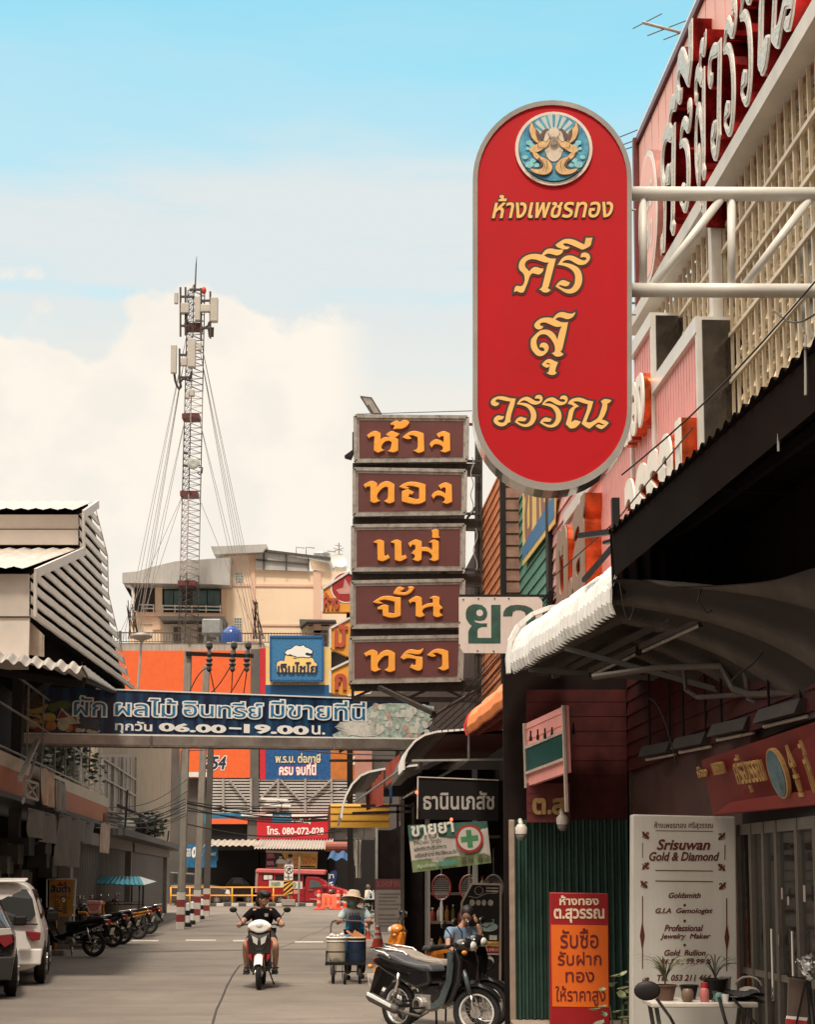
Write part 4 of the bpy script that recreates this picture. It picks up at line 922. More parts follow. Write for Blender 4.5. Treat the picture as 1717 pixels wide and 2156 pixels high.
NG=[(1245,245),(1300,215),(1365,200),(1440,235),(1445,480),(1375,508),(1330,498),(1300,485),(1335,470),(1340,430),(1300,400),(1250,388),(1210,395),(1175,440),(1145,390),(1180,345),(1240,318),(1300,330),(1350,365),(1350,275),(1310,275),(1285,300)]
TH=[(190,975),(240,945),(300,920),(350,928),(390,955),(388,1010),(430,960),(490,930),(550,925),(600,945),(640,970),(640,1220),(570,1245),(520,1230),(485,1210),(525,1190),(545,1150),(545,1010),(490,1010),(430,1060),(395,1110),(388,1150),(405,1190),(440,1205),(400,1220),(345,1240),(290,1215),(290,1000),(240,1005),(225,1030)]
OA=[(705,1005),(760,965),(830,938),(900,932),(980,940),(1090,972),(1090,1210),(1020,1245),(930,1255),(840,1240),(745,1215),(745,1070),(800,1048),(840,1040),(880,1060),(920,1080),(895,1120),(860,1105),(840,1150),(890,1165),(960,1185),(995,1175),(995,1020),(930,1000),(850,990),(800,1000),(860,1020),(820,1035),(760,1025)]
EE=[(330,245),(380,215),(430,205),(490,230),(495,440),(530,435),(545,415),(572,470),(520,500),(465,520),(395,500),(390,262)]
MO=[(835,260),(890,225),(950,203),(1035,230),(1035,320),(1090,312),(1150,330),(1185,360),(1182,250),(1130,250),(1170,220),(1220,205),(1280,230),(1280,495),(1220,518),(1170,505),(1135,492),(1175,480),(1185,440),(1150,400),(1100,375),(1035,375),(1030,495),(980,520),(930,505),(892,488),(925,480),(935,440),(910,415),(880,410),(910,370),(940,345),(935,285),(895,280),(868,325)]
EK=[(1170,75),(1240,52),(1282,75),(1280,150),(1300,180),(1230,185),(1182,175),(1185,105)]
JO=[(325,1110),(380,1070),(430,1040),(500,1020),(580,1020),(650,1035),(732,1042),(732,1305),(660,1330),(570,1335),(470,1305),(465,1220),(430,1215),(400,1220),(388,1190),(440,1160),(500,1142),(555,1160),(555,1260),(640,1275),(640,1105),(560,1085),(480,1075),(410,1095),(485,1128),(400,1130)]
AN=[(620,985),(650,930),(690,888),(740,890),(790,910),(750,940),(710,950),(770,970),(820,955),(850,920),(830,890),(890,880),(930,898),(900,950),(850,990),(790,1010),(700,1005)]
NU=[(838,1090),(900,1045),(970,1020),(1035,1045),(1040,1170),(1100,1135),(1195,1120),(1190,1060),(1140,1055),(1190,1025),(1240,1020),(1295,1040),(1290,1140),(1325,1175),(1340,1198),(1300,1215),(1295,1260),(1340,1300),(1260,1330),(1200,1305),(1200,1170),(1110,1185),(1060,1210),(1040,1250),(1080,1300),(1010,1330),(945,1310),(945,1110),(890,1105),(870,1135)]
RR=[(725,350),(770,290),(820,245),(890,228),(950,240),(1010,240),(1062,208),(1040,270),(1000,300),(930,300),(860,290),(800,305),(870,305),(950,330),(1045,340),(1045,500),(990,540),(920,520),(858,490),(895,435),(910,460),(945,455),(950,375),(890,362),(820,358),(770,382)]
sh=lambda L,dx,dy: [(x+dx,y+dy) for x,y in L]
rows=[([(748,877),(985,879),(984,970),(749,972)],[k4(l) for l in (HO,TO,AA,NG)],'topmost'),
  ([(746,988),(981,992),(980,1082),(746,1085)],[k4(l) for l in (TH,OA,sh(NG,28,742))],'second from the top'),
  ([(743,1108),(978,1106),(977,1199),(743,1201)],[k5(l) for l in (EE,sh(EE,250,0),MO,EK)],'middle'),
  ([(741,1226),(977,1222),(975,1318),(741,1321)],[k5(l) for l in (JO,AN,NU)],'fourth from the top'),
  ([(738,1344),(975,1340),(972,1432),(738,1437)],[k6(l) for l in (sh(TH,8,-685),RR,sh(AA,355,22))],'lowest')]
BRP=M('brown_sign_face',(.115,.034,.030),.42,0,.08,2);LET=M('amber_letter',(.86,.36,.045),.4,0,.06,6)
words=['ห้าง','ทอง','แม่','จัน','ทรา']
for (q,Ls,wh),wd in zip(rows,words):
 u=[VS.uv(*p) for p in q];base_=VS.pt(*u[3])
 t=thing('sign_box',f'{wh} of the five brown sign boxes with amber letters','sign',base_,'stacked brown sign boxes')
 m=MB();m.panel(VS,u[::-1],.45,-.02,uv=True);m.build('case',RUSTY,t)
 ins=.085;cx_=sum(p[0] for p in u)/4;cy_=sum(p[1] for p in u)/4
 g_=[(p[0]+(ins if p[0] < cx_ else -ins),p[1]+(ins if p[1] < cy_ else -ins)) for p in u]
 m=MB();m.panel(VS,g_[::-1],.03,.006,uv=True);m.build('face',BRP,t)
 m=MB()
 for i in range(4): m.bar(VS.pt(*u[i],.0),VS.pt(*u[(i+1) % 4],.0),.07,.09,VS.N)
 m.build('frame',RUSTY,t)
 shapes('lettering',[smooth([VS.uv(*p) for p in l],2) for l in Ls],VS,LET,t,.008,.05,bev=.018)
t=thing('steel_support','dark steel framework that holds the five brown sign boxes out from the facade','frame',VS.at(1012,1470))
m=MB()
V2=lambda x,y,w=-.30: VS.at(x,y,w)
for x0,y0,x1,y1 in ((1008,880,1006,1500),(752,880,738,1440),(1014,940,1012,1500)): m.bar(V2(x0,y0),V2(x1,y1),.08);m.bar(V2(x0,y0,-.9),V2(x1,y1,-.9),.07)
for y in (979,1096,1213,1331,1440): m.bar(V2(742,y),V2(1012,y+1),.10,.22);m.bar(V2(742,y-6,-.9),V2(1012,y-6,-.9),.06)
m.bar(V2(742,1468),V2(1010,1470),.10,.10);m.bar(V2(742,1440),V2(742,1468),.06)
for x0,y0,x1,y1 in ((742,1466,800,1440),(800,1440,860,1466),(860,1466,920,1440),(920,1440,980,1466),(985,970,1012,1000),(985,1085,1012,1050),(930,1200,1010,1222),(900,1318,990,1340),(830,1090,830,1105),(860,1205,860,1222),(945,1085,945,1104)): m.bar(V2(x0,y0),V2(x1,y1),.05)
for y in (889,967,997,1078,1112,1196,1230,1314,1350,1428): m.bar(V2(980,y,-.15),V2(1014,y+1,-.15),.05)
m.bar(VS.at(800,1450,.2),VS.at(910,1528,2.5),.09);m.bar(VS.at(1000,1455),VS.at(905,1530,2.0),.05)
m.build('bars',M('dark_steel',(.055,.045,.040),.5,.5,.3),t)
m=MB();m.tube([V2(995+3*math.sin(i*1.1),960+i*8,-.1) for i in range(16)],.012,5);m.tube([V2(1002+4*math.sin(i*.8),1110+i*8,-.1) for i in range(12)],.012,5);m.build('wire',M('grey_wire',(.35,.33,.31),.5),t)
p=VS.at(741,945,-.1);fl=thing('flood_lamp','small black flood lamp clamped to the left edge of the topmost brown box','lamp',p)
m=MB();m.prism([p+Vector((-.0,0,.0)),p+Vector((-.16,0,-.12)),p+Vector((-.02,0,-.16)),p+Vector((.04,0,-.02))],(0,.25,0));m.build('head',BLK,fl)
m=MB();m.bar(p+Vector((.02,.1,-.05)),p+Vector((.02,.1,.42)),.03);m.build('arm',BLK,fl)
sp=thing('tilted_panel','small tilted pale panel in a thin frame on top of the brown sign stack','panel',VS.at(790,876));m=MB();TPp=[VS.at(x,y,w) for x,y,w in ((759,826,-.3),(782,838,.0),(803,872,.0),(782,862,-.3))]
m.prism(TPp,(.01,.03,.01));m.build('sheet',M('pale_sheet',(.72,.66,.60),.3),sp);m=MB()
for i in range(4): m.bar(TPp[i],TPp[(i+1) % 4],.03)
m.bar(VS.at(790,874,-.1),VS.at(775,850,-.1),.04);m.build('frame',DGREY,sp)
YA=FR(1055,1373,25.3,0)
ys=thing('drug_sign','square white enamel sign with dark green Thai letters on a black bracket','sign',YA.at(1055,1373))
k7=crop(1600,1900,1.2058)
m=MB();m.panel(YA,k7([(124,378),(480,378),(498,398),(498,612),(352,630),(145,628),(124,600)])[::-1],.06);m.build('plate',M('enamel_plate',(.60,.54,.49),.4,0,.05,3,streak=.25,dirt=(.42,.30,.24)),ys)
GRN=M('dark_green_letter',(.018,.075,.055),.5,0,.4,5,grunge=.6,dirt=(.09,.04,.02))
cu8=crop(1700,1800,2.4529)
YO=[(68,1165),(75,1130),(95,1100),(130,1082),(170,1080),(215,1088),(250,1115),(266,1155),(262,1190),(240,1222),(200,1232),(165,1228),(140,1222),(160,1245),(200,1254),(263,1254),(263,1285),(215,1286),(185,1300),(176,1320),(176,1386),(300,1386),(300,1086),(386,1086),(386,1436),(92,1436),(92,1330),(105,1300),(125,1278),(95,1250),(72,1210)]
hole=[(cu[0],cu[1]) for cu in [(196+31*math.cos(2*math.pi*i/16),1160-30*math.sin(-2*math.pi*i/16)) for i in range(16)]]
A2L=[(408,1190),(412,1150),(435,1115),(475,1092),(540,1085),(610,1092),(665,1115),(695,1150),(706,1200),(706,1436),(618,1436),(618,1190),(605,1150),(570,1135),(530,1135),(500,1150),(490,1190)]
shapes('lettering',[[YA.uv(*p) for p in cu8(l)] for l in (YO,A2L)],YA,GRN,ys,.004)
shapes('lettering_eye',[[YA.uv(*p) for p in cu8(hole)]],YA,M('enamel_plate',None),ys,.007)
m=MB();m.bar(YA.at(968,1254,-.03),YA.at(1200,1254,-.03),.05,.04);m.bar(YA.at(1160,1256,-.03),YA.at(1160,1372,-.03),.08,.03);m.bar(YA.at(1050,1374,-.03),YA.at(1160,1374,-.03),.03);m.build('bracket',BLK,ys)
m=MB()
for x,y in ((976,1262),(1008,1260),(1042,1260),(1072,1260),(968,1310),(1006,1370),(1040,1371),(968,1358)): p=YA.at(x,y);m.cyl(p,p-Vector((0,.012,0)),.012,8)
m.build('bolt',BLK,ys)
an=thing('tv_antenna','thin grey television antenna against the blue sky at the upper right','antenna',P(1450,75,20));ca=crop(2350,0,2.5475)
m=MB();d_=[P(*p,20) for p in ca([(85,215),(500,322)])];m.tube([d_[0],d_[1]],.022,8);m.tube([d_[1],d_[1]+Vector((.9,.5,-.25))],.022,8);m.build('boom',M('grey_aluminium',(.40,.38,.36),.4,.6),an)
m=MB()
for p,q in (((-5,272),(270,132)),((132,340),(502,196)),((285,378),(520,285)),((428,440),(450,432))): a_,b_=[P(*k,20) for k in ca([p,q])];m.tube([a_,b_],.008,6)
m.build('element',M('dark_rod',(.10,.09,.09),.5),an)
m=MB()
for p,q in (((-30,1258),(165,1180)),((-30,1345),(165,1275)),((-30,1398),(165,1335))): a_,b_=[P(*k,22) for k in ca([p,q])];m.tube([a_-(b_-a_)*.5,b_+(b_-a_)*3],.008,5)
wires(m,'overhead_wire',CABLE,'thin dark wire in the sky beside the top of the red oval sign','wire','wires beside the oval sign')
m=MB()
for y0,y1,x0,x1 in ((655,660,1630,1720),(1000,590,1310,1720)):
 a_,b_=P(x0,y0,12),P(x1,y1,10.5);m.tube([a_+(b_-a_)*(i/8)+Vector((0,0,-.08*math.sin(i/8*math.pi))) for i in range(9)],.007,5)
for i in range(9):
 a_,b_=P(1160+i*3,1240+i*2,25),P(905+i*9,1520+i*6,31);m.tube([a_+(b_-a_)*(j/8)+Vector((0,0,-.25*math.sin(j/8*math.pi)*(.6+.1*i))) for j in range(9)],.011,5)
a_,b_=P(752,872,32),P(1000,865,26);m.tube([a_,b_],.008,5)
m.tube([P(1460,900,14),P(1300,1095,17),P(1165,1215,20)],.008,5)
wires(m,'service_wire',CABLE,'thin slanting service wire strung along the right-hand facades','wire','service wires along the right facades')
# ground-floor stalls on the right
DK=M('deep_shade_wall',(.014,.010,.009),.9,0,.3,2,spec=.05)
row=thing('market_shop','long dark shop building stretching away under the arched awnings','shop',(1.2,30,0));pharm=thing('pharmacy','dim open pharmacy shop front behind the rackets and the coffee machine','pharmacy',(1.0,27,0))
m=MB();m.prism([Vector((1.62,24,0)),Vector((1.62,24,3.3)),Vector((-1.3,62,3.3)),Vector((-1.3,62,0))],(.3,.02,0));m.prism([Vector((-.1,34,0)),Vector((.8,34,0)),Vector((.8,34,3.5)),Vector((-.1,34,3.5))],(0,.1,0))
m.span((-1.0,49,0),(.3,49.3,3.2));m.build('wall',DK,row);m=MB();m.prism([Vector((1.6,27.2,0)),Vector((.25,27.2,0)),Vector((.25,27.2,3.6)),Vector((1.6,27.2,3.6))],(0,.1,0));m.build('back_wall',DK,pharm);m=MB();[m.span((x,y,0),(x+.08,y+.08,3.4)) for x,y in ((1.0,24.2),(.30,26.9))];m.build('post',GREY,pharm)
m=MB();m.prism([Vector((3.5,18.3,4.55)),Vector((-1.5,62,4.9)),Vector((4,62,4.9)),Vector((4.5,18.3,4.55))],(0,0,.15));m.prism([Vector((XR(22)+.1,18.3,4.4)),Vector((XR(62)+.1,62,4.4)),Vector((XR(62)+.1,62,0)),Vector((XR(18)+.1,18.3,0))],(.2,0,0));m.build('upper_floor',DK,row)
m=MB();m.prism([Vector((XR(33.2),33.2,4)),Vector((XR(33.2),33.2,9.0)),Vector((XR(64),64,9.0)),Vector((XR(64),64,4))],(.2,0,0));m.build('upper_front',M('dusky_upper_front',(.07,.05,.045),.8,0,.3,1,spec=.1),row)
m=MB();[m.span((x,y,0),(x+.08,y+.08,3.4)) for x,y in ((-.15,33.8),(-1.0,48.8))];m.build('post',GREY,row)
m=MB();m.prism([G(1085,2100)+Vector((0,0,.0)),Vector((.2,25.5,0)),Vector((-1.2,49,0)),Vector((1.6,49,0)),Vector((2.4,18,0))],(0,0,.10));structure(m,'pavement',M('grey_pavement',(.16,.14,.12),.85,0,.2,3))
PS=FR(965,1725,22.8,0)
t=thing('pharmacy_sign','black hanging pharmacy sign with pale grey Thai lettering','sign',PS.at(965,1725));k8=crop(1200,2600,2.14625)
m=MB();m.panel(PS,k8([(752,936),(1395,950),(1395,628),(752,604)]),.10);m.build('board',M('near_black_board',(.010,.008,.008),.6,spec=.15),t)
m=MB();a_,b_,c_=[PS.at(*p,.01) for p in k8([(748,936),(752,602),(1395,628)])];m.bar(a_,b_,.02);m.bar(b_,c_,.015);m.build('edge',M('pale_edge',(.50,.44,.40),.4),t)
def c8(s,x0,y0,x1,y1,*o): (a,b),(c,d)=k8([(x0,y0),(x1,y1)]);return (s,a,b,c,d,*o)
text(PS,[c8('ธานินเภสัช',794,714,1362,862,.022)],M('pale_grey_letter',(.36,.33,.30),.5),t)
def lamp_dot(x,y,Y,lb):
 p=P(x,y,Y);t=thing('indicator_lamp',lb,'lamp',p);m=MB();m.ell(p,(.022,.022,.022),None,10,7);m.build('bulb',M('red_glow',(1,.05,.02),.4,emit=9),t,smooth=True);m=MB();m.cyl(p+Vector((0,.02,0)),p+Vector((0,.06,0)),.022);m.build('socket',BLK,t)
lamp_dot(878,1668,22.6,'tiny glowing red lamp at the upper left of the black pharmacy sign');lamp_dot(951,1725,22.6,'tiny glowing red lamp between the black sign and the green pharmacy banner')
PB=FR(940,1835,21.9,3.0)
t=thing('pharmacy_banner','tilted green and white pharmacy banner with a green cross in a red ring','banner',PB.at(945,1838))
Q=[PB.uv(*p) for p in k8([(712,1362),(1338,1285),(1305,952),(672,985)])]
def bil(u,v): a,b,c,d=Q;return ((a[0]*(1-u)+b[0]*u)*(1-v)+(d[0]*(1-u)+c[0]*u)*v,(a[1]*(1-u)+b[1]*u)*(1-v)+(d[1]*(1-u)+c[1]*u)*v)
def strip(v0,v1,lift,name,mat,u0=0,u1=1):
 m=MB();n=16;q0=[]
 for j,v in enumerate((v0,v1)):
  for i in range(n+1): u=u0+(u1-u0)*i/n;p=bil(u,v);q0.append(PB.pt(p[0],p[1],lift+.012*math.sin(u*9+v*4)))
 m.add(q0,[(i,i+1,n+1+i+1,n+1+i) for i in range(n)]);m.build(name,mat,t)
strip(0,1,-.02,'sheet',M('banner_white',(.46,.41,.36),.6,0,.1,3))
strip(.70,1,-.012,'green_head',M('dark_green_vinyl',(.035,.10,.075),.5,0,.2));strip(0,.25,-.012,'green_foot',M('lime_green_vinyl',(.15,.20,.09),.5,0,.25))
BT=M('black_banner_letter',(.02,.015,.014),.5)
rt=Fr(PB.pt(*bil(0,0)),PB.pt(*bil(1,0))-PB.pt(*bil(0,0)));bw=(PB.pt(*bil(1,0))-PB.pt(*bil(0,0))).length;bh=(PB.pt(*bil(0,1))-PB.pt(*bil(0,0))).length
bx=lambda s,a,b,c,d,*o: (s,a*bw,b*bh,c*bw,d*bh,*o)
text(rt,[bx('ขายยา',.04,.97,.58,.74,.03)],M('banner_white_letter',(.62,.57,.52),.5),t,uvrect=True,lift=.02)
text(rt,[bx('จำหน่ายยา วิตามิน',.05,.655,.40,.555,.02),bx('ผลิตภัณฑ์เสริมอาหาร',.05,.515,.46,.42,.02),bx('เครื่องสำอาง ทั้งปลีกและส่ง',.05,.385,.58,.285,.02)],BT,t,uvrect=True,lift=.02,res=2)
text(rt,[bx('PHARM',.33,.17,.56,.06,.05)],M('teal_letter',(.04,.22,.20),.5),t,uvrect=True,lift=.02);text(rt,[bx('薬局',.62,.20,.78,.04,.01),bx('藥店',.83,.20,.99,.04,.01)],M('brown_letter',(.07,.045,.03),.5),t,'chinese_lettering',uvrect=True,lift=.02);text(rt,[bx('Apotheke',.06,.16,.30,.05,.02)],M('pale_green_letter',(.34,.36,.26),.5),t,'pale_lettering',uvrect=True,lift=.02)
cu,cv,cr_=.76*bw,.56*bh,.175*bw
shapes('ring',[disc(rt,cu,cv,cr_,36)],rt,M('ring_red',(.34,.02,.02),.5),t,.02);shapes('ring_inside',[disc(rt,cu,cv,cr_*.83,36)],rt,M('banner_white',None),t,.024)
c1=.11*bw;c2=.033*bw
shapes('cross',[[(cu-c2,cv-c1),(cu+c2,cv-c1),(cu+c2,cv-c2),(cu+c1,cv-c2),(cu+c1,cv+c2),(cu+c2,cv+c2),(cu+c2,cv+c1),(cu-c2,cv+c1),(cu-c2,cv+c2),(cu-c1,cv+c2),(cu-c1,cv-c2),(cu-c2,cv-c2)]],rt,M('cross_green',(.05,.19,.08),.5),t,.028)
sf=thing('display_shelf','dark metal display shelf in the pharmacy entrance','shelf',(.9,25.6,0));m=MB()
for z in (.55,1.02,1.48,2.4): m.span((.34,25.5,z-.02),(1.75,25.9,z+.02))
m.build('shelf_board',M('dim_shelf_board',(.16,.12,.10),.6),sf);m=MB();[m.span((x,25.48,0.1),(x+.035,25.53,2.6)) for x in (.33,.98,1.74)];m.build('upright',ALUM,sf)
BOT=[M('amber_bottle',(.30,.13,.03),.25,0,.3,20),M('cream_bottle',(.42,.34,.26),.4,0,.2,20),M('red_bottle',(.30,.05,.03),.35,0,.2,20),M('olive_bottle',(.12,.11,.04),.3)]
random.seed(3);bi=0
for z,n,x0 in ((.57,9,.40),(1.04,11,.40),(1.50,7,1.05)):
 for i in range(n):
  h=random.uniform(.16,.28);r=random.uniform(.03,.045);x=x0+i*(1.68-x0)/n+random.uniform(-.01,.01);o=Vector((x,25.68,z));m=MB()
  m.lathe(o,(0,0,1),[(r*.95,0),(r,.01),(r,h*.62),(r*.4,h*.78),(r*.4,h*.9)],10);mm_=BOT[(i*7+int(z*10)) % 4]
  t=thing('bottle','one of many small bottles and jars lined up on the dim pharmacy shelf','bottle',o,'bottles on the pharmacy shelf');m.build('glass_body',mm_,t,smooth=True);m=MB();m.cyl(o+Vector((0,0,h*.9)),o+Vector((0,0,h)),r*.5,8);m.build('cap',[CLEANW,BLK,REDS][i % 3],t)
for i,(x,cc_,lb) in enumerate(((930,(.15,.025,.022),'red rimmed racket hanging leftmost in the pharmacy entrance'),(988,(.20,.05,.04),'brighter red racket with white handle hanging in the middle of the three'),(1040,(.17,.155,.145),'grey white racket hanging rightmost, beside the coffee machine'))):
 o=P(x,1868,24.4+i*.05);t=thing('racket',lb,'racket',o,'rackets hanging in the pharmacy entrance');cm=M('racket_rim_%d' % i,cc_,.4);m=MB()
 ring=[o+Vector((.14*math.cos(k*2*math.pi/28),0,.19*math.sin(k*2*math.pi/28))) for k in range(28)];m.tube(ring,.018,6,closed=True);m.build('rim',cm,t)
 m=MB()
 for k in range(-4,5): w=.19*math.sqrt(max(0,1-(k*.03/.14)**2));m.bar(o+Vector((k*.03,0,-w)),o+Vector((k*.03,0,w)),.004); 
 for k in range(-5,6): w=.14*math.sqrt(max(0,1-(k*.033/.19)**2));m.bar(o+Vector((-w,0,k*.033)),o+Vector((w,0,k*.033)),.004)
 m.build('strings',M('pale_strings',(.30,.27,.25),.5),t)
 m=MB();m.tube([o+Vector((0,0,-.19)),o+Vector((0,0,-.32)),o+Vector((0,0,-.52))],[.015,.03,.026],8);m.build('handle',CLEANW if i != 0 else GREY,t)
 m=MB();m.tube([o+Vector((0,0,.19)),o+Vector((0,.02,.6))],.004,5);m.build('hook_wire',GREY,t)
VM=FR(1042,2100,22.4,-3);t=thing('coffee_machine','black coffee vending machine with slanted top corner and cup picture','vending machine',VM.at(1042,2098));k9=crop(1300,3100,2.4529)
m=MB();m.panel(VM,k9([(1015,1480),(1365,1480),(1370,440),(1105,430),(1015,600)]),.55);m.build('body',M('machine_black',(.011,.008,.008),.4,spec=.25),t,bevel=.015)
m=MB();e=[VM.at(*p,.012) for p in k9([(1012,750),(1015,600),(1105,432),(1368,438),(1362,1480)])];[m.bar(a_,b_,.035,.03) for a_,b_ in zip(e,e[1:])];a_,b_=[VM.at(*p,.012) for p in k9([(1090,1068),(1362,1072)])];m.bar(a_,b_,.02);m.build('trim',M('tan_metal_trim',(.40,.33,.27),.35,.5),t)
m=MB();m.panel(VM,k9([(1090,990),(1358,1004),(1358,958),(1080,952)]),.004,.006);m.build('yellow_band',M('ochre_band',(.45,.24,.04),.5),t);m=MB();m.panel(VM,k9([(1110,1052),(1358,1058),(1358,1010),(1105,1004)]),.004,.006);m.build('red_band',M('maroon_band',(.16,.015,.018),.5),t)
def c9(s,x0,y0,x1,y1,*o): (a,b),(c,d)=k9([(x0,y0),(x1,y1)]);return (s,a,b,c,d,*o)
text(VM,[c9('เครื่องหยอดเหรียญอัตโนมัติ',1100,962,1352,998,.01)],M('dark_band_letter',(.05,.02,.01),.5),t,lift=.011,res=1);text(VM,[c9('10',1268,1018,1310,1042,.02),c9('ราคา',1180,1020,1250,1044,.01),c9('บาท',1318,1022,1350,1044)],M('pink_band_letter',(.50,.28,.25),.5),t,'price_lettering',lift=.011,res=2)
fv=lambda L: [[VM.uv(*p) for p in k9(l)] for l in L];el=lambda x,y,a,b,n=20: [(x+a*math.cos(2*math.pi*i/n),y+b*math.sin(2*math.pi*i/n)) for i in range(n)]
PIC=M('pale_picture_print',(.33,.29,.25),.5,0,.25,30);shapes('picture',fv([el(1108,605,24,30),el(1165,605,22,25),el(1216,605,20,28),el(1275,605,25,28),el(1240,1140,66,64),[(1235,462),(1348,466),(1348,480),(1235,478)],[(1235,490),(1348,494),(1348,508),(1235,504)],stroke([(1170+38*math.cos(i*.5),495+38*math.sin(i*.5)) for i in range(14)],5),stroke([(1070,545),(1150,560),(1240,520),(1340,515)],5),[(1265,900),(1335,902),(1335,945),(1265,942)]]),VM,PIC,t,.006)
CUP=M('teal_cup_print',(.17,.22,.21),.5,0,.2,20);shapes('cup_picture',fv([el(1255,825,88,42),[(1178,765),(1310,755),(1300,805),(1270,835),(1225,835),(1190,805)]]),VM,CUP,t,.009);shapes('cup_shade',fv([el(1245,770,56,16),el(1240,1155,62,44),stroke([(1200,815),(1240,830),(1280,800)],8)]),VM,M('machine_black',None),t,.012)
GP=FR(822,1966,46.0,0);t=thing('standing_poster','tall brown-grey standing poster with a maroon heading beside the road','poster',GP.at(822,1964));m=MB();m.rect(GP,790,1850,855,1962,.08);m.build('board',M('taupe_poster',(.15,.125,.11),.6,0,.15,4),t);m=MB();m.rect(GP,790,1850,855,1872,.004,.006);m.build('heading',M('maroon_heading',(.07,.018,.02),.5),t)
text(GP,[('X SHOP 10101',793,1853,852,1868,.02)],M('red_poster_letter',(.20,.05,.05),.5),t,lift=.012,res=1)
m=MB();[m.rect(GP,797,y,845-(i % 3)*6,y+3,.003,.005) for i,y in enumerate((1880,1887,1895,1902,1911,1924,1932,1940,1947))];m.build('text_line',M('poster_text',(.09,.075,.065),.6),t)
def cone(x,y,lb):
 o=G(x,y);t=thing('traffic_cone',lb,'cone',o,'traffic cones at the right kerb');h=.55
 m=MB();m.lathe(o+Vector((0,0,.03)),(0,0,1),[(.155,0),(.03,h)],16);m.box(o+Vector((0,0,.015)),(.36,.36,.03));m.build('body',M('cone_orange',(.52,.055,.03),.5),t)
 m=MB();[m.lathe(o+Vector((0,0,.03)),(0,0,1),[(.158-.125*a_,h*a_),(.158-.125*b_,h*b_)],16) for a_,b_ in ((.36,.50),(.62,.74),(.88,1.0))];m.build('white_band',M('cone_white',(.62,.52,.46),.5),t)
cone(796,1995,'nearer orange traffic cone with white bands at the right kerb');cone(769,1976,'farther traffic cone half hidden behind the cart pusher')
t=thing('hanging_clothes','pale shirts and cloth hanging in a strip under the right-hand awnings','clothes',P(750,1846,47));m=MB()
for i,(x0,x1,y0,y1) in enumerate(((737,752,1766,1808),(744,758,1770,1822),(747,763,1768,1848))): patch(m,P(x0,y0,47-i*.1),P(x1,y0,47-i*.1),P(x1-2,y1,47-i*.1),P(x0+3,y1,47-i*.1),14,5,lambda u,v,p: .05*math.sin(u*13+v*2),.01)
m.build('cloth',M('pale_cloth',(.50,.48,.43),.8,0,.15,3),t);m=MB();m.bar(P(730,1764,47),P(775,1764,47),.05);m.build('rail',GREY,t)
m=MB();m.tube([P(686,1782,62),P(740,1782,62)],.19,12);single(m,'rolled_blind',M('salmon_canvas',(.34,.10,.07),.7),'rolled salmon canvas blind under the far awning','blind',P(712,1792,62))
t=thing('blue_tarp','blue tarpaulin sloping over the far corner stall','tarpaulin',P(718,1810,60));m=MB();patch(m,P(690,1809,59),P(748,1809,59),P(746,1793,61.5),P(697,1793,61.5),12,3,lambda u,v,p: .06*math.sin(u*15),.02);m.build('sheet',M('blue_tarp_cloth',(.02,.085,.21),.6),t);m=MB();m.bar(P(697,1793,61.5),P(746,1793,61.5),.05);m.build('rail',DARK,t)
# market hall (left)
c5=crop(0,1800,1.717);cL=crop(0,2500,2.14625)
MS=Fr(Vector((-6.75,28,0)),(-.01,1,0))
prof=[MS.uv(*p) for p in c5([(190,835),(190,560),(505,420),(500,185),(595,120),(680,450),(685,690),(830,1295)])]
hall=thing('market_hall','pale market hall with stepped corrugated roofs and a boldly striped louvre side wall','market hall',MS.pt(prof[0][0],0))
LFT=Vector((-1,0,0))
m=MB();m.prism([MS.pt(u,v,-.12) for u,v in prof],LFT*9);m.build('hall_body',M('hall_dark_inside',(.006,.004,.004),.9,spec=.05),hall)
HW=M('pale_hall_panel',(.62,.55,.49),.55,.1,.06,2,grunge=.2,dirt=(.44,.38,.33))
SL=M('pale_louvre_slat',(.84,.78,.70),.5,.1,.08,3,grunge=.25,dirt=(.48,.42,.36))
m=MB();z=prof[7][1]*0+min(p[1] for p in prof)+.02;zt=max(p[1] for p in prof)
def spans(poly,z):
 xs=[]
 for i in range(len(poly)):
  (u0,v0),(u1,v1)=poly[i-1],poly[i]
  if (v0 <= z) != (v1 <= z): xs.append(u0+(u1-u0)*(z-v0)/(v1-v0))
 xs.sort();return list(zip(xs[::2],xs[1::2]))
while z < zt-.05:
 s0_,s1_=spans(prof,z),spans(prof,z+.14)
 for (a0,b0),(a1,b1) in (zip(s0_,s1_) if len(s0_) == len(s1_) else zip(spans(prof,z+.07),spans(prof,z+.07))):
  a,b=a0,b0
  if b-a > .1:
   n=max(2,int((b-a)/.6));q0=[]
   for i in range(n+1): u=a+(b-a)*i/n;u2=a1+(b1-a1)*i/n;w=.004*math.sin(u*5+z);q0 += [MS.pt(u,z+w,-.02),MS.pt(u,z+.006+w,.015),MS.pt(u2,z+.134+w,.015),MS.pt(u2,z+.14+w,-.02)]
   m.add(q0,[(4*i+k,4*i+4+k,4*i+5+k,4*i+1+k) for i in range(n) for k in (0,1,2)])
 z += .235
m.build('louvre_slats',SL,hall)
m=MB()
def edge(i,j,w=.16,t=.05,lift=.10): a,b=MS.pt(*prof[i],lift),MS.pt(*prof[j],lift);m.bar(a,b,w,t,MS.N)
for i,j in ((0,1),(1,2),(2,3),(3,4),(7,0)): edge(i,j,.17 if i in (1,3) else .09)
for i,j in ((4,5),(5,6),(6,7)): edge(i,j,.02,.02,.02)
m.build('edge_trim',M('pale_edge_trim',(.66,.60,.54),.45,.2,.08,3,grunge=.3,dirt=(.42,.36,.31)),hall)
m=MB()
p=[MS.pt(u,v) for u,v in prof];fwd=Vector((0,-1,0))
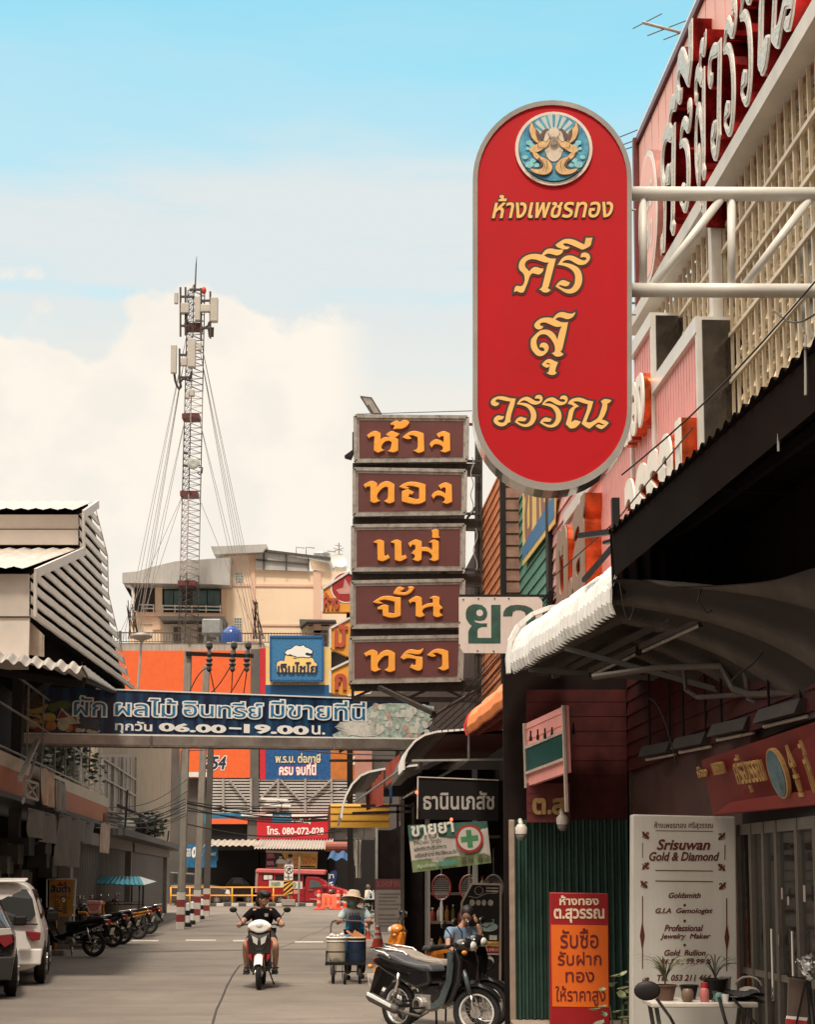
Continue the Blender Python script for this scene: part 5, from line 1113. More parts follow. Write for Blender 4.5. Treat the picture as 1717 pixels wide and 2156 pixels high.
def front(a,b,k0,k1,off): m.prism([a+(b-a)*k0+fwd*off,a+(b-a)*k1+fwd*off,a+(b-a)*k1+LFT*9+fwd*off,a+(b-a)*k0+LFT*9+fwd*off],fwd*-.05)
front(p[0],p[1],0,.97,.06);front(p[2],p[3],.16,.56,.10);front(p[2],p[3],.60,.98,.05);front(p[0]-Vector((0,0,1.0)),p[0],.05,.98,.02);m.build('fascia_panel',HW,hall)
m=MB();kk=2*math.pi/.30
for a,b in ((p[1],p[2]),(p[3],p[4])): patch(m,a+fwd*.25+Vector((0,0,.05)),a+fwd*.25+LFT*9+Vector((0,0,.05)),b+LFT*9+Vector((0,0,.06)),b+Vector((0,0,.06)),240,2,lambda u,v,q_: .022*math.sin(u*9*kk)**3,.01)
m.build('roof_sheet',M('pale_roof_sheet',(.56,.50,.45),.45,.3,.1,3,grunge=.35,dirt=(.36,.30,.26)),hall)
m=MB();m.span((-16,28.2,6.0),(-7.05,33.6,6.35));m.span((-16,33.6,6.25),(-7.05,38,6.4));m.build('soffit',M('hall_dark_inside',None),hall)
m=MB();[m.bar((x,y,0),(x,y,6.4),.22) for x,y in ((-8.3,33.2),(-8.4,27.5))];m.bar((-8.3,33.2,5.4),(-6.9,33.6,6.5),.10);m.build('column',DGREY,hall)
m=MB();m.prism([P(x,y,28.25) for x,y in ((50,1296),(91,1336),(91,1382),(50,1376))],(0,.08,0));m.build('corner_panel',M('cream_corner_panel',(.70,.58,.46),.6),hall)
aw3=thing('corrugated_awning','pale wavy corrugated awning under the market hall at the far left','awning',P(100,1400,26))
m=MB();a,b,c_,d=P(-60,1368,26),P(175,1402,26),P(242,1452,35),P(90,1420,35)
patch(m,a,b,c_+Vector((0,0,.0)),Vector((-9.5,35,d.z+.55)),96,6,lambda u,v,q_: .035*math.sin(u*2*math.pi*9.0),.014,(0,-.2,1));m.build('upper_sheet',M('pale_roof_sheet',None),aw3)
m=MB();dn=Vector((0,.0,-.22));patch(m,a+Vector((0,-.02,.02)),b+Vector((0,-.02,.02)),b+dn+Vector((0,-.30,.08)),a+dn+Vector((0,-.30,.08)),96,4,lambda u,v,q_: .035*math.sin(u*2*math.pi*9.0),.012,(0,-.5,1));m.build('front_sheet',M('weathered_eave_sheet',(.36,.32,.29),.5,.2,.2,3,streak=.5,dirt=(.16,.13,.11)),aw3)
m=MB();patch(m,b,c_,c_+Vector((.04,0,-.04)),b+Vector((.10,0,-.18)),120,3,lambda u,v,q_: .03*math.sin(u*2*math.pi*28),.012,(1,0,.5));m.build('side_sheet',M('grey_roof_sheet',(.30,.27,.245),.5,.2,.15,3),aw3)
m=MB();m.bar(a+Vector((0,.1,-.3)),b+Vector((0,.1,-.3)),.08,.12);m.bar(b+Vector((0,.1,-.22)),c_+Vector((0,0,-.06)),.06,.08);m.build('frame',DARK,aw3)
# big blue market banner on its beam
a,b=P(33,1545,34),P(905,1556,37.2);BN=Fr(a,Vector((b.x-a.x,b.y-a.y,0)))
bn=thing('market_banner','wide dark blue market banner with white outlined Thai words and opening hours across the street','banner',BN.at(450,1550))
def banner_mat():
 mm=bpy.data.materials.new('navy_banner_vinyl');mm.use_nodes=True;n,l=mm.node_tree.nodes,mm.node_tree.links;b_=n['Principled BSDF'];tc=n.new('ShaderNodeTexCoord')
 mp=n.new('ShaderNodeMapping');mp.inputs[3].default_value=(7,7,.55);l.new(tc.outputs['Object'],mp.inputs[0]);no=n.new('ShaderNodeTexNoise');no.inputs['Scale'].default_value=1;no.inputs['Detail'].default_value=6;l.new(mp.outputs[0],no.inputs['Vector'])
 rp=n.new('ShaderNodeValToRGB');l.new(no.outputs[0],rp.inputs[0]);rp.color_ramp.elements[0].position=.40;rp.color_ramp.elements[0].color=(.004,.010,.042,1);rp.color_ramp.elements[1].position=.72;rp.color_ramp.elements[1].color=(.012,.085,.19,1)
 l.new(rp.outputs[0],b_.inputs['Base Color']);b_.inputs['Roughness'].default_value=.4;return mm
qb=[BN.uv(*p) for p in ((33,1544),(905,1556),(905,1476),(33,1444))]
def bq(u,v): return tuple((qb[0][k]*(1-u)+qb[1][k]*u)*(1-v)+(qb[3][k]*(1-u)+qb[2][k]*u)*v for k in (0,1))
m=MB();N=60;q0=[]
for j in range(5):
 for i in range(N+1): u,v=i/N,j/4;x,y=bq(u,v);q0.append(BN.pt(x,y,.012*math.sin(u*40+v*3)*math.sin(v*3.1)))
m.add(q0,[(j*(N+1)+i,j*(N+1)+i+1,(j+1)*(N+1)+i+1,(j+1)*(N+1)+i) for j in range(4) for i in range(N)]);m.build('vinyl_sheet',banner_mat(),bn)
m=MB();e=[BN.pt(*bq(u,v),.01) for u,v in ((0,0),(1,0),(1,1),(.18,1))];m.bar(e[2],e[3],.03);m.bar(e[0],e[1],.04);m.build('white_hem',CLEANW,bn)
TEALB=M('blue_banner_letter',(.016,.16,.33),.45,0,.5,9);WB2=M('white_banner_letter',(.88,.86,.82),.5,0,.03)
text(BN,[('ผัก',156,1466,222,1508,.004),('ผลไม้',243,1468,370,1510,.004),('อินทรีย์',387,1474,552,1513,.004),('มีขายที่นี่',570,1471,768,1517,.004)],TEALB,bn,lift=.03,outline=(WB2,.062))
text(BN,[('ทุกวัน',242,1517,320,1546,.025),('06.00',334,1521,476,1544,.045),('19.00',513,1524,650,1548,.045),('น.',656,1527,684,1547,.02)],WB2,bn,'white_lettering',lift=.03)
m=MB();m.panel(BN,[(482,1535),(508,1536),(508,1532),(482,1531)],.004,.034);m.build('dash',WB2,bn)
fr_=lambda L: [[BN.uv(*p) for p in cL(l)] for l in L]
random.seed(5)
FC={'yellow': M('printed_fruit_yellow',(.50,.34,.08),.5,0,.3,9),'red': M('printed_fruit_red',(.26,.03,.025),.5,0,.3,9),'green': M('printed_fruit_green',(.10,.13,.035),.5,0,.3,9),'orange': M('printed_fruit_orange',(.50,.20,.05),.5,0,.3,9),'cream': M('printed_fruit_cream',(.55,.50,.38),.5,0,.2,9),'grape': M('printed_grapes',(.05,.06,.08),.4,0,.4,9),'brown': M('printed_pineapple',(.09,.055,.03),.5,0,.6,40)}
def blob(x,y,a_,b_,rot=0,n=18,wob=.06): return [(x+a_*math.cos(t)*math.cos(rot)-b_*math.sin(t)*math.sin(rot),y+a_*math.cos(t)*math.sin(rot)+b_*math.sin(t)*math.cos(rot)) for t in [2*math.pi*i/n for i in range(n)]]
shapes('printed_fruit',fr_([blob(235,220,95,80,.1)]),BN,FC['brown'],bn,.016)
shapes('printed_fruit',fr_([stroke([(205,275),(260,300),(330,285),(380,240)],[10,44,50,12]),blob(260,345,70,34),blob(390,345,55,40),stroke([(220,330),(300,370),(390,385)],[12,40,14])]),BN,FC['yellow'],bn,.020)
shapes('printed_fruit',fr_([blob(185,395,62,52),blob(500,245,70,36),blob(420,265,45,34)]),BN,FC['green'],bn,.018)
shapes('printed_fruit',fr_([[(445,365),(490,270),(560,330),(625,310),(645,390),(560,400)]]),BN,FC['cream'],bn,.022)
shapes('printed_fruit',fr_([[(455,355),(490,285),(540,340)],[(535,310),(590,350),(612,385),(600,320)],blob(330,440,70,24),blob(590,430,36,24)]),BN,FC['red'],bn,.025)
shapes('printed_fruit',fr_([blob(270,395,54,38,-.4),blob(405,410,46,38),blob(545,430,36,30),blob(705,430,32,26)]),BN,FC['orange'],bn,.028)
shapes('printed_fruit',fr_([blob(500,400,46,50),blob(740,452,56,18),blob(620,445,22,18),blob(655,440,26,20),blob(270,395,32,22,-.4)]),BN,FC['cream'],bn,.031)
shapes('printed_fruit',fr_([blob(640+x*22+(y % 2)*11,350+y*19+abs(x-3)*6,14,13) for x in range(7) for y in range(5) if not (y > 3 and x < 2)]),BN,FC['grape'],bn,.034)
k10=crop(1200,2600,2.14625);gv=lambda L: [[BN.uv(*p) for p in k10(l)] for l in L]
VG=[M('printed_white_vegetable',(.68,.66,.60),.5,0,.15,14),M('printed_pale_green',(.40,.50,.44),.5,0,.4,12),M('printed_pinkish',(.50,.36,.30),.5,0,.5,12)]
shapes('printed_vegetables',gv([[(70,265),(160,225),(170,180),(300,150),(345,60),(400,30),(520,15),(700,20),(880,40),(860,180),(800,240),(740,300),(400,290),(80,288)]]),BN,VG[1],bn,.016)
L0,L1,L2_=[],[],[]
for i in range(46):
 x,y=random.uniform(360,830),random.uniform(40,275)
 if x-360 < (150-y)*.4: continue
 r=random.uniform(16,34);(L0 if i % 5 else L2_).append(blob(x,y,r,r*random.uniform(.7,1),random.uniform(0,3),12))
for i in range(11): y=170+i*10;L0.append(stroke([(90+abs(i-3)*12,y+i*1.5),(220,y-8),(330,y-24+i*3),(420,y-30+i*3)],[5,13,15,8]))
for i in range(16): x,y=random.uniform(400,820),random.uniform(50,270);L1.append(blob(x,y,random.uniform(8,24),random.uniform(4,9),random.uniform(0,3),8))
shapes('printed_vegetables',L2_,BN,VG[2],bn,.020) if False else shapes('printed_vegetables',gv(L2_),BN,VG[2],bn,.020)
shapes('printed_vegetables',gv(L0),BN,VG[0],bn,.024);shapes('printed_vegetables',gv(L1),BN,VG[1],bn,.028)
bm_=thing('banner_beam','dull grey metal gantry beam along the bottom of the blue market banner','beam',BN.at(370,1575))
m=MB()
for x0,x1 in ((33,316),(319,700),(705,905)):
 y0=1545+(x0-33)*.0126;y1=1545+(x1-33)*.0126;m.panel(BN,[(x0,y0+20),(x1,y1+20),(x1,y1+1),(x0,y0+1)],.28,.05)
m.build('box_beam',M('dull_gantry_steel',(.36,.32,.29),.35,.6,.25,2,grunge=.5,dirt=(.16,.12,.10)),bm_)
m=MB();m.bar(BN.at(25,1567,.06),BN.at(905,1578,.06),.045);m.bar(BN.at(25,1567,-.25),BN.at(905,1578,-.25),.05);[m.bar(BN.at(x,1546+(x-33)*.0126,.08),BN.at(x,1572+(x-33)*.0126,.08),.04) for x in (33,318,702)]
m.bar(BN.at(33,1440,-.05),BN.at(36,1580,-.05),.07);m.bar(BN.at(846,1556,-.2),BN.at(838,1640,-.2),.09);m.bar(BN.at(893,1480,-.2),BN.at(893,1620,-.2),.09);m.bar(BN.at(720,1582,-.2),BN.at(900,1480,-.2),.05);m.bar(BN.at(700,1600,-.2),BN.at(880,1600,-.2),.06);m.build('rails',M('gantry_rail',(.20,.17,.15),.5,.5,.3),bm_)
m=MB()
for x in (870,880,888): m.bar(BN.at(x,1478,-.4),BN.at(x-3,1585,-.4),.03)
m.build('guy_rod',GREY,bm_)
# old shophouse with balconies
FL=Fr(Vector((-7.28,28,0)),(-.079,1,0));lz=lambda x,y: FL.uv(x,y)
ho=thing('shophouse','old shophouse with orange and cream balcony band and grey folding shutters on the left','shophouse',FL.pt(17,0))
ul=lambda x: FL.uv(x,1846)[0]
u225=ul(225);m=MB();m.panel(FL,[(-14,0),(u225+28,0),(u225+28,2.6),(-14,2.6)],.1,-1.0,uv=True);m.panel(FL,[(-14,2.6),(u225+14,2.6),(u225+14,7.5),(-14,7.5)],.1,-1.6,uv=True);m.build('wall',M('dim_house_wall',(.032,.025,.022),.85,0,.3,1,spec=.1),ho)
OB=M('faded_orange_plaster',(.46,.17,.10),.75,0,.1,2,streak=.3,dirt=(.28,.11,.07));CB=M('cream_band_plaster',(.58,.50,.40),.75,0,.08,2,streak=.25,dirt=(.36,.30,.24))
m=MB();m.panel(FL,[(-14,3.28),(u225,3.28),(u225,3.74),(-14,3.74)],.25,0,uv=True);m.build('orange_band',OB,ho)
m=MB();m.panel(FL,[(-14,3.74),(u225,3.74),(u225,4.0),(-14,4.0)],.22,.002,uv=True);m.build('cream_band',CB,ho)
m=MB();m.panel(FL,[(-14,3.18),(u225+.1,3.18),(u225+.1,3.28),(-14,3.28)],1.7,.05,uv=True);m.build('balcony_slab',DGREY,ho)
m=MB()
for x in (60,92,118,140,159,174,188,203,217): u=ul(x);m.bar(FL.pt(u,4.0,-.1),FL.pt(u,5.6,-.1),.035)
for z in (4.12,4.9,5.6): m.bar(FL.pt(-10,z,-.1),FL.pt(u225,z,-.1),.035)
for i in range(40): u=ul(150)+(u225-ul(150))*i/40;m.bar(FL.pt(u,4.0,-.12),FL.pt(u,4.55,-.12),.012)
m.build('balcony_railing',M('pale_rail',(.34,.31,.28),.5,.3,.2),ho)
m=MB()
for x0,x1,y0 in ((167,281,1776),(294,357,1797)):
 u0,u1=ul(x0),ul(x1);nr=int((u1-u0)/.35);m.sheet(FL.pt(u0,.1,-.3),FL.R*(u1-u0),(0,0,2.55),nr*6,1,lambda u,v: .035*max(-.7,min(.7,math.sin(u*2*math.pi*nr))))
m.build('folding_shutter',M('dull_shutter',(.12,.105,.095),.5,.4,.2,2,streak=.4,dirt=(.05,.04,.035)),ho)
m=MB()
for x0,x1 in ((160,285),(290,362)): u0,u1=ul(x0),ul(x1);m.panel(FL,[(u0,2.62),(u1,2.62),(u1,2.95),(u0,2.95)],.3,-.12,uv=True)
for x in (164,286,359): u=ul(x);m.panel(FL,[(u-.25,0),(u+.25,0),(u+.25,3.2),(u-.25,3.2)],.3,-.15,uv=True)
m.build('shutter_box',M('dusty_shutter_box',(.20,.17,.15),.7,0,.2),ho)
m=MB();m.panel(FL,[(ul(160),0),(ul(366),0),(ul(366),.12),(ul(160),.12)],1.0,.55,uv=True);structure(m,'pavement',M('dusty_pavement',(.24,.20,.165),.85,0,.2,2))
h2=thing('cream_house','cream plastered house with barred window and cluttered ledge behind the utility poles','house',FL.pt(u225+3,0))
m=MB();e_=ul(372);m.panel(FL,[(u225+.02,2.95),(e_,2.95),(e_,8.0),(u225+.02,8.0)],.2,-.35,uv=True);m.build('wall',M('stained_cream_wall',(.48,.38,.28),.8,0,.12,1.4,streak=.55,dirt=(.20,.15,.11)),h2)
m=MB();m.panel(FL,[FL.uv(x,y) for x,y in ((229,1726),(296,1716),(296,1588),(229,1588))],.06,-.30,uv=True);w_=m.build('window',M('dusty_window',(.26,.235,.21),.3,0,.35,1),h2)
m=MB()
for x in (229,240,252,263,270,278,286,297): u=ul(x);m.bar(FL.pt(u,FL.uv(x,1716)[1],-.26),FL.pt(u,FL.uv(x,1590)[1],-.26),.08 if x in (229,252,270,297) else .035)
for y in (1592,1634,1700): za,zb=FL.uv(229,y)[1],FL.uv(297,y)[1];m.bar(FL.pt(ul(229),za,-.26),FL.pt(ul(297),za,-.26),.06)
m.build('bars',M('pale_bar',(.42,.38,.33),.5,.2,.2),w_)
m=MB();m.panel(FL,[(u225,2.95),(ul(370),2.95),(ul(370),3.15),(u225,3.15)],1.4,.5,uv=True);m.build('ledge',DGREY,h2)
m=MB();[m.bar(FL.pt(ul(x),3.1,.4),FL.pt(ul(x),3.1+h_,.45),.05) for x,h_ in ((232,1.2),(262,.6),(300,.9),(330,.5))];m.bar(FL.pt(ul(215),3.75,.4),FL.pt(ul(300),3.75,.4),.07);m.build('ledge_rail',DARK,h2)
for x,lb,s_ in ((275,'dark round bucket on the cluttered ledge under the barred window',.55),(256,'low pale tub on the cluttered ledge left of the dark bucket',.4)):
 o=FL.pt(ul(x),3.15,.15);m=MB();m.lathe(o,(0,0,1),[(s_*.55,0),(s_*.7,s_*.5),(s_*.45,s_*.9),(.05,s_)],14);single(m,'bucket',DARK if s_ > .5 else GREY,lb,'bucket',o,smooth=True)
LEAFD=M('dark_leaf',(.022,.03,.016),.6,0,.5,9)
def bush(name,lab,c,rad,n,mat,s,seed,stem=.5):
 random.seed(seed);t=thing(name,lab,'plant',c);m=MB()
 for i in range(n):
  d=Vector((random.gauss(0,1),random.gauss(0,1),random.gauss(0,1))).normalized()*random.random()**.45
  p=Vector(c)+Vector((d.x*rad[0],d.y*rad[1],d.z*rad[2]));a1=Vector((random.gauss(0,1),random.gauss(0,1),random.gauss(0,1))).normalized();x,y=frame_of(a1);k=s*random.uniform(.6,1.3)
  m.add([p-x*k,p+y*k*.45,p+x*k,p-y*k*.45],[(0,1,2,3)])
 m.build('foliage',mat,t);m=MB();[m.tube([Vector(c)+Vector((random.uniform(-.3,.3)*rad[0],0,-rad[2]*1.05)),Vector(c)+Vector((random.uniform(-.6,.6)*rad[0],random.uniform(-.4,.4)*rad[1],rad[2]*.4))],[.012,.005],5) for _ in range(5)];m.build('stem',M('twig',(.05,.035,.022),.8),t)
bush('balcony_plant','dark leafy plants behind the upstairs balcony bars of the shophouse',FL.pt(ul(195),4.6,-.7),(1.0,2.6,.75),420,LEAFD,.11,4)
bush('ledge_plant','spiky dark plant on the ledge beside the utility poles',FL.pt(ul(315),3.7,.1),(.5,1.6,.55),200,LEAFD,.14,6)
def flap(name,lab,cat,pts,Yo,mat,part='cloth',wav=.05,grp=None):
 t=thing(name,lab,cat,FL.at(pts[2][0],pts[2][1],Yo),grp);m=MB();q=[FL.at(x,y,Yo) for x,y in pts];patch(m,q[0],q[1],q[2],q[3],16,6,lambda u,v,p_: wav*math.sin(u*11+v*2.5)*(.3+v),.012);m.build(part,mat,t)
 m=MB();m.bar(q[0],q[1],.03);m.build('rod',DGREY,t);return t
TARP=M('grey_canvas',(.13,.115,.10),.85,0,.2,2,grunge=.4,dirt=(.07,.06,.05))
flap('canvas_curtain','short grey canvas curtain hanging leftmost under the orange balcony','curtain',[(18,1702),(78,1716),(80,1780),(26,1762)],.35,TARP,wav=.08)
flap('canvas_curtain','long grey canvas curtain hanging in the middle under the orange balcony','curtain',[(78,1714),(124,1724),(120,1828),(74,1822)],.45,TARP,wav=.09)
flap('canvas_curtain','narrow grey canvas curtain right of the long one, beside the hanging paper lantern','curtain',[(124,1724),(166,1732),(158,1778),(130,1772)],.35,TARP,wav=.07)
flap('hanging_poster','faded orange and white poster strip hanging on the balcony front','poster',[(62,1612),(90,1626),(94,1702),(70,1694)],.2,M('faded_poster',(.42,.27,.18),.7,0,.4,3,grunge=.6,dirt=(.55,.50,.44)),'paper',.03)
flap('hanging_poster','dull grey poster strip hanging right of the orange one','poster',[(94,1640),(114,1648),(118,1714),(98,1706)],.22,M('grey_poster',(.24,.215,.19),.7,0,.3,3),'paper',.03)
flap('paper_lantern','long pale and pink paper lantern strip hanging by the shutters','lantern',[(178,1730),(199,1734),(198,1797),(177,1794)],.4,M('pale_pink_paper',(.46,.33,.27),.7,0,.3,3,streak=.5,dirt=(.14,.10,.08)),'paper',.02)
m=MB()
for z0,z1,x0,x1 in ((1641,1676,6,34),):
 q=[FL.at(x,y,.4) for x,y in ((x0,1642),(x1,1650),(x1,1684),(x0,1676))]
 for i in range(4): m.bar(q[i],q[(i+1) % 4],.05)
 m.bar(q[0],q[2],.04);m.bar(q[1],q[3],.04)
m.bar(FL.at(-20,1640,.5),FL.at(45,1560,.3),.08);m.bar(FL.at(0,1690,.4),FL.at(55,1585,.2),.04)
single(m,'bracket_frame',GREY,'grey metal bracket frame on the balcony front at the left edge','bracket',FL.at(20,1684,.4))
p0=FL.at(60,1830,.3)
m=MB()
for i in range(26):
 random.seed(40+i);x,y=random.uniform(-10,150),random.uniform(1780,1860);p=FL.at(x,y,-random.uniform(.2,.8));m.box(p,(random.uniform(.15,.5),random.uniform(.2,.6),random.uniform(.1,.5)))
wires(m,'stall_crate',M('dim_goods',(.05,.042,.036),.7,0,.8,1.5),'dim crate in the jumble stacked in the dark stall behind the cars','crate','crates in the dark left stall')
POLE=M('concrete_pole',(.27,.235,.20),.85,0,.15,3,streak=.45,dirt=(.13,.10,.085))
for (xb,yb,xt,yt,Y,w,lb) in ((380,1956,396.5,1370,53,.27,'tall nearest utility pole with red and white painted foot and a steel crossarm'),(413.5,1940,435,1402,61.2,.27,'second utility pole from the camera with red and white painted foot'),(434,1929,446.5,1480,69.5,.28,'farthest and darkest utility pole with red and white painted foot')):
 g=G(xb,yb);Y=g.y;top=P(xt,yt,Y);t=thing('utility_pole',lb,'utility pole',g,'utility poles on the left');d=(top-g)
 m=MB();m.bar(g+d*(1.24/d.z),top,w*.92,w*.92,(0,1,0));m.build('shaft',POLE if Y < 66 else M('dark_pole',(.085,.072,.062),.8,0,.2,2),t,bevel=.02)
 for nm,mt,ks in (('white_ring',M('old_white_paint',(.58,.52,.46),.7,0,.1,5,grunge=.4,dirt=(.36,.30,.25)),(0,2,4)),('red_ring',M('old_red_paint',(.24,.030,.032),.6,0,.15,5),(1,3))):
  m=MB();[m.bar(g+d*(k*.248/d.z),g+d*((k+1)*.248/d.z),w,w,(0,1,0)) for k in ks];m.build(nm,mt,t)
 if Y < 55:
  m=MB();a,b=P(392,1376,Y-.2),P(534,1381,Y-.2);m.bar(a,b,.10,.13);m.bar(P(384,1520,Y-.2),P(398,1520,Y-.2),.1);m.build('crossarm',DARK,t)
  m=MB()
  for x in (441,490,520): p=P(x,1384,Y-.2);m.lathe(p,(0,0,-1),[(.05,-.25),(.10,-.1),(.06,0),(.13,.08),(.07,.16),(.13,.24),(.07,.32),(.10,.42),(.04,.5)],10); 
  for x in (441,493,523): p=P(x,1362,Y-.2);m.lathe(p,(0,0,1),[(.09,-.25),(.05,-.1),(.12,0),(.12,.12),(.05,.2)],10)
  m.build('insulator',M('dark_insulator',(.06,.05,.045),.35),t)
  m=MB();ic=[P(x,y,Y-.3) for x,y in ((344,1521),(356,1514),(368,1510),(384,1506))]
  for k in range(8): p=ic[0]+(ic[3]-ic[0])*(k/7);m.lathe(p,(ic[3]-ic[0]),[(.05,-.07),(.12,-.03),(.12,.02),(.05,.06)],10)
  m.build('strain_insulator',M('grey_insulator',(.25,.22,.20),.4),t)
  m=MB();[m.box(P(x,y,Y-.02),(.36,.34,h_)) for x,y,h_ in ((394,1508,.5),(395,1480,.3))];m.build('clamp',DARK,t)
  m=MB();m.tube([P(374,1958,Y-.1),P(376.5,1880,Y-.1),P(379,1700,Y-.1),P(382,1580,Y-.1)],.035,6);m.build('conduit',M('teal_conduit',(.12,.19,.18),.5),t)
m=MB()
def sag(a,b,s_,r=.02,n=14): m.tube([a+(b-a)*(i/n)+Vector((0,0,-s_*math.sin(i/n*math.pi))) for i in range(n+1)],r,5)
for x0,y0,Y0,x1,y1,Y1,s_ in ((398,1458,53,300,1500,53,.4),(398,1462,53,250,1512,50,.3),(400,1455,53,441,1405,52.8,-.2),(400,1460,53,490,1395,52.8,.5),(400,1462,53,520,1398,52.8,.9),(441,1405,53,470,1540,60,.0),(490,1410,53,482,1540,60,.1),(520,1412,53,500,1540,60,.1),(344,1521,53,180,1545,45,.1)): sag(P(x0,y0,Y0),P(x1,y1,Y1),s_)
for i,(y0,y1) in enumerate(((1687,1712),(1692,1716),(1700,1722),(1706,1725),(1690,1719),(1735,1748))): sag(P(395,y0,53),P(720,y1,56),.15+.08*(i % 3),.022)
for i in range(6): sag(P(215,1712+i*4,44),P(390,1682+i*6,53),.2+.1*(i % 2),.015)
for i in range(4): sag(P(230,1700+i*10,46),P(395,1640+i*25,53),.3,.012)
sag(P(398,1530,53),P(905,1590,40),.3,.018);sag(P(398,1580,53),P(560,1562,80),.1,.015);sag(P(440,1700,69),P(760,1650,60),.3,.02)
wires(m,'power_line',CABLE,'black power or telephone line running from the utility poles','wire','lines running from the utility poles')
def bollard(x,y,lb):
 g=G(x,y);t=thing('bollard',lb,'bollard',g,'black and white bollards by the poles')
 m=MB();m.lathe(g,(0,0,1),[(.14,0),(.14,.12),(.10,.16)],12);m.lathe(g,(0,0,1),[(.085,.40),(.085,.58)],12);m.build('black_part',BLK,t);m=MB();m.lathe(g,(0,0,1),[(.09,.16),(.085,.40)],12);m.lathe(g,(0,0,1),[(.085,.58),(.08,.82),(.01,.85)],12);m.build('white_part',WHITE,t)
bollard(395,1951,'thin black and white bollard just right of the nearest utility pole');bollard(404,1946,'thin black and white bollard between the first and second utility poles');bollard(424,1935,'thin black and white bollard between the second and third utility poles')
t=thing('street_lamp','tall thin grey street lamp with flat round head by the striped hall','street lamp',P(291,1460,70));m=MB();m.tube([Vector((P(291,1460,70).x,70,0)),P(291,1450,70),P(298,1345,70)],.06,8);m.build('post',M('grey_lamp_post',(.40,.36,.33),.5,.3),t);m=MB();m.lathe(P(298,1342,70),(0,0,1),[(.05,-.25),(.12,-.15),(.5,.0),(.5,.10),(.2,.2),(.02,.24)],16);m.build('lamp_head',M('grey_lamp_head',(.32,.27,.25),.5,.2),t,smooth=True)
# far side of the junction (Y about 104)
FY=104.0;FF=FR(600,1900,FY,0);fz=lambda y: FF.uv(600,y)[1]
c3=crop(600,2600,2.14625);c6=crop(400,2000,1.9078)
def frect(m,x0,y0,x1,y1,depth=.3,w=0.0): m.rect(FF,x0,y0,x1,y1,depth,w)
mh=thing('shophouse','far shophouse with the orange billboards and a railed roof deck across the junction','shophouse',FF.at(460,1903))
mh2=thing('shophouse','far shophouse with the blue horse sign and red phone sign behind the red truck','shophouse',FF.at(640,1903))
mh3=thing('shophouse','dim far shophouse half hidden behind the awnings right of the salmon sheet panel','shophouse',FF.at(800,1903))
FWM=M('dim_far_wall',(.10,.085,.075),.8,0,.25,.4)
for h_,x0,x1 in ((mh,180,545),(mh2,546,766),(mh3,767,900)): m=MB();frect(m,x0,1372,x1,1905,8,-.4);m.build('wall',FWM,h_)
PPM=M('stained_parapet',(.42,.37,.32),.85,0,.15,1,streak=.6,dirt=(.15,.12,.10));m=MB();frect(m,200,1355,556,1371,8,.25);m.build('parapet',PPM,mh);m=MB();frect(m,556.2,1362,760,1372,8,.2);m.build('parapet',PPM,mh2)
m=MB();P1=lambda x,y,w=.3: FF.at(x,y,w)
m.bar(P1(200,1333),P1(720,1336),.07);m.bar(P1(200,1352),P1(720,1354),.05)
for i in range(84): x=206+i*6.1;m.bar(P1(x,1333),P1(x,1354),.035)
for x in (255,400,549): m.bar(P1(x,1330),P1(x,1356),.16)
m.build('railing',M('dark_railing',(.11,.085,.075),.5,.3),mh)
m=MB();[frect(m,x0,y0,x1,y1,.5,.35) for x0,y0,x1,y1 in ((529,1368,548,1465),(528,1560,546,1700),(750,1600,781,1700),(522,1712,544,1770))];m.build('column',M('grey_brown_column',(.11,.10,.09),.8,0,.2,1),mh)
for h_,xa,xb in ((mh,434,545),(mh2,546,752)):
 z=fz(1714);m=MB();ua,ub=FF.uv(xa,1846)[0],FF.uv(xb,1846)[0]
 while z < fz(1640): m.panel(FF,[(ua,z),(ub,z),(ub,z+.12),(ua,z+.12)],.06,.25,uv=True);z += .2
 m.build('slatted_screen',M('pale_slats',(.55,.51,.48),.5,.2,.1,1,grunge=.4,dirt=(.36,.32,.29)),h_)
m=MB();[m.bar(P1(x,1640,.4),P1(x,1713,.4),.14) for x in (472,530,587,644,699)]
for a,b in (((484,1642),(520,1686)),((586,1642),(548,1684)),((592,1642),(636,1688)),((700,1640),(650,1686))): m.bar(P1(*a,.4),P1(*b,.4),.12)
m.build('screen_brace',M('grey_brace',(.40,.36,.33),.5,.3),mh2)
m=MB();[m.bar(P1(*a,.6),P1(*b,.6),.14) for a,b in (((552,1682),(608,1685)),((560,1695),(614,1697)),((510,1716),(690,1722)))];m.build('light_batten',CLEANW,mh2)
m=MB();[frect(m,x0,y0,x1,y1,3,.1) for x0,y0,x1,y1 in ((395,1790,545,1905),(446,1735,520,1768))];BSO=M('black_shop_opening',(.010,.007,.007),.9);m.build('shop_opening',BSO,mh);m=MB();frect(m,548,1795,690,1905,3,.1);m.build('shop_opening',BSO,mh2);m=MB();frect(m,692,1768,860,1905,3,.1);m.build('shop_opening',BSO,mh3)
m=MB();patch(m,P1(440,1768,.3),P1(560,1768,.3),P1(560,1782,2.6),P1(440,1782,2.6),40,2,lambda u,v,p: .05*math.sin(u*60));m.build('flat_awning',M('dusty_awning',(.46,.40,.34),.7,0,.12,1),mh)
m=MB();patch(m,P1(548,1765,.3),P1(703,1767,.3),P1(706,1786,3.0),P1(545,1785,3.0),150,2,lambda u,v,p: .06*math.sin(u*2*math.pi*26));patch(m,P1(545,1785,3.0),P1(706,1786,3.0),P1(706,1789,3.1),P1(545,1788,3.1),150,1,lambda u,v,p: .06*math.sin(u*2*math.pi*26));m.build('wavy_awning',M('grey_wavy_awning',(.52,.47,.43),.6,.1,.1,1,streak=.4,dirt=(.33,.29,.26)),mh2)
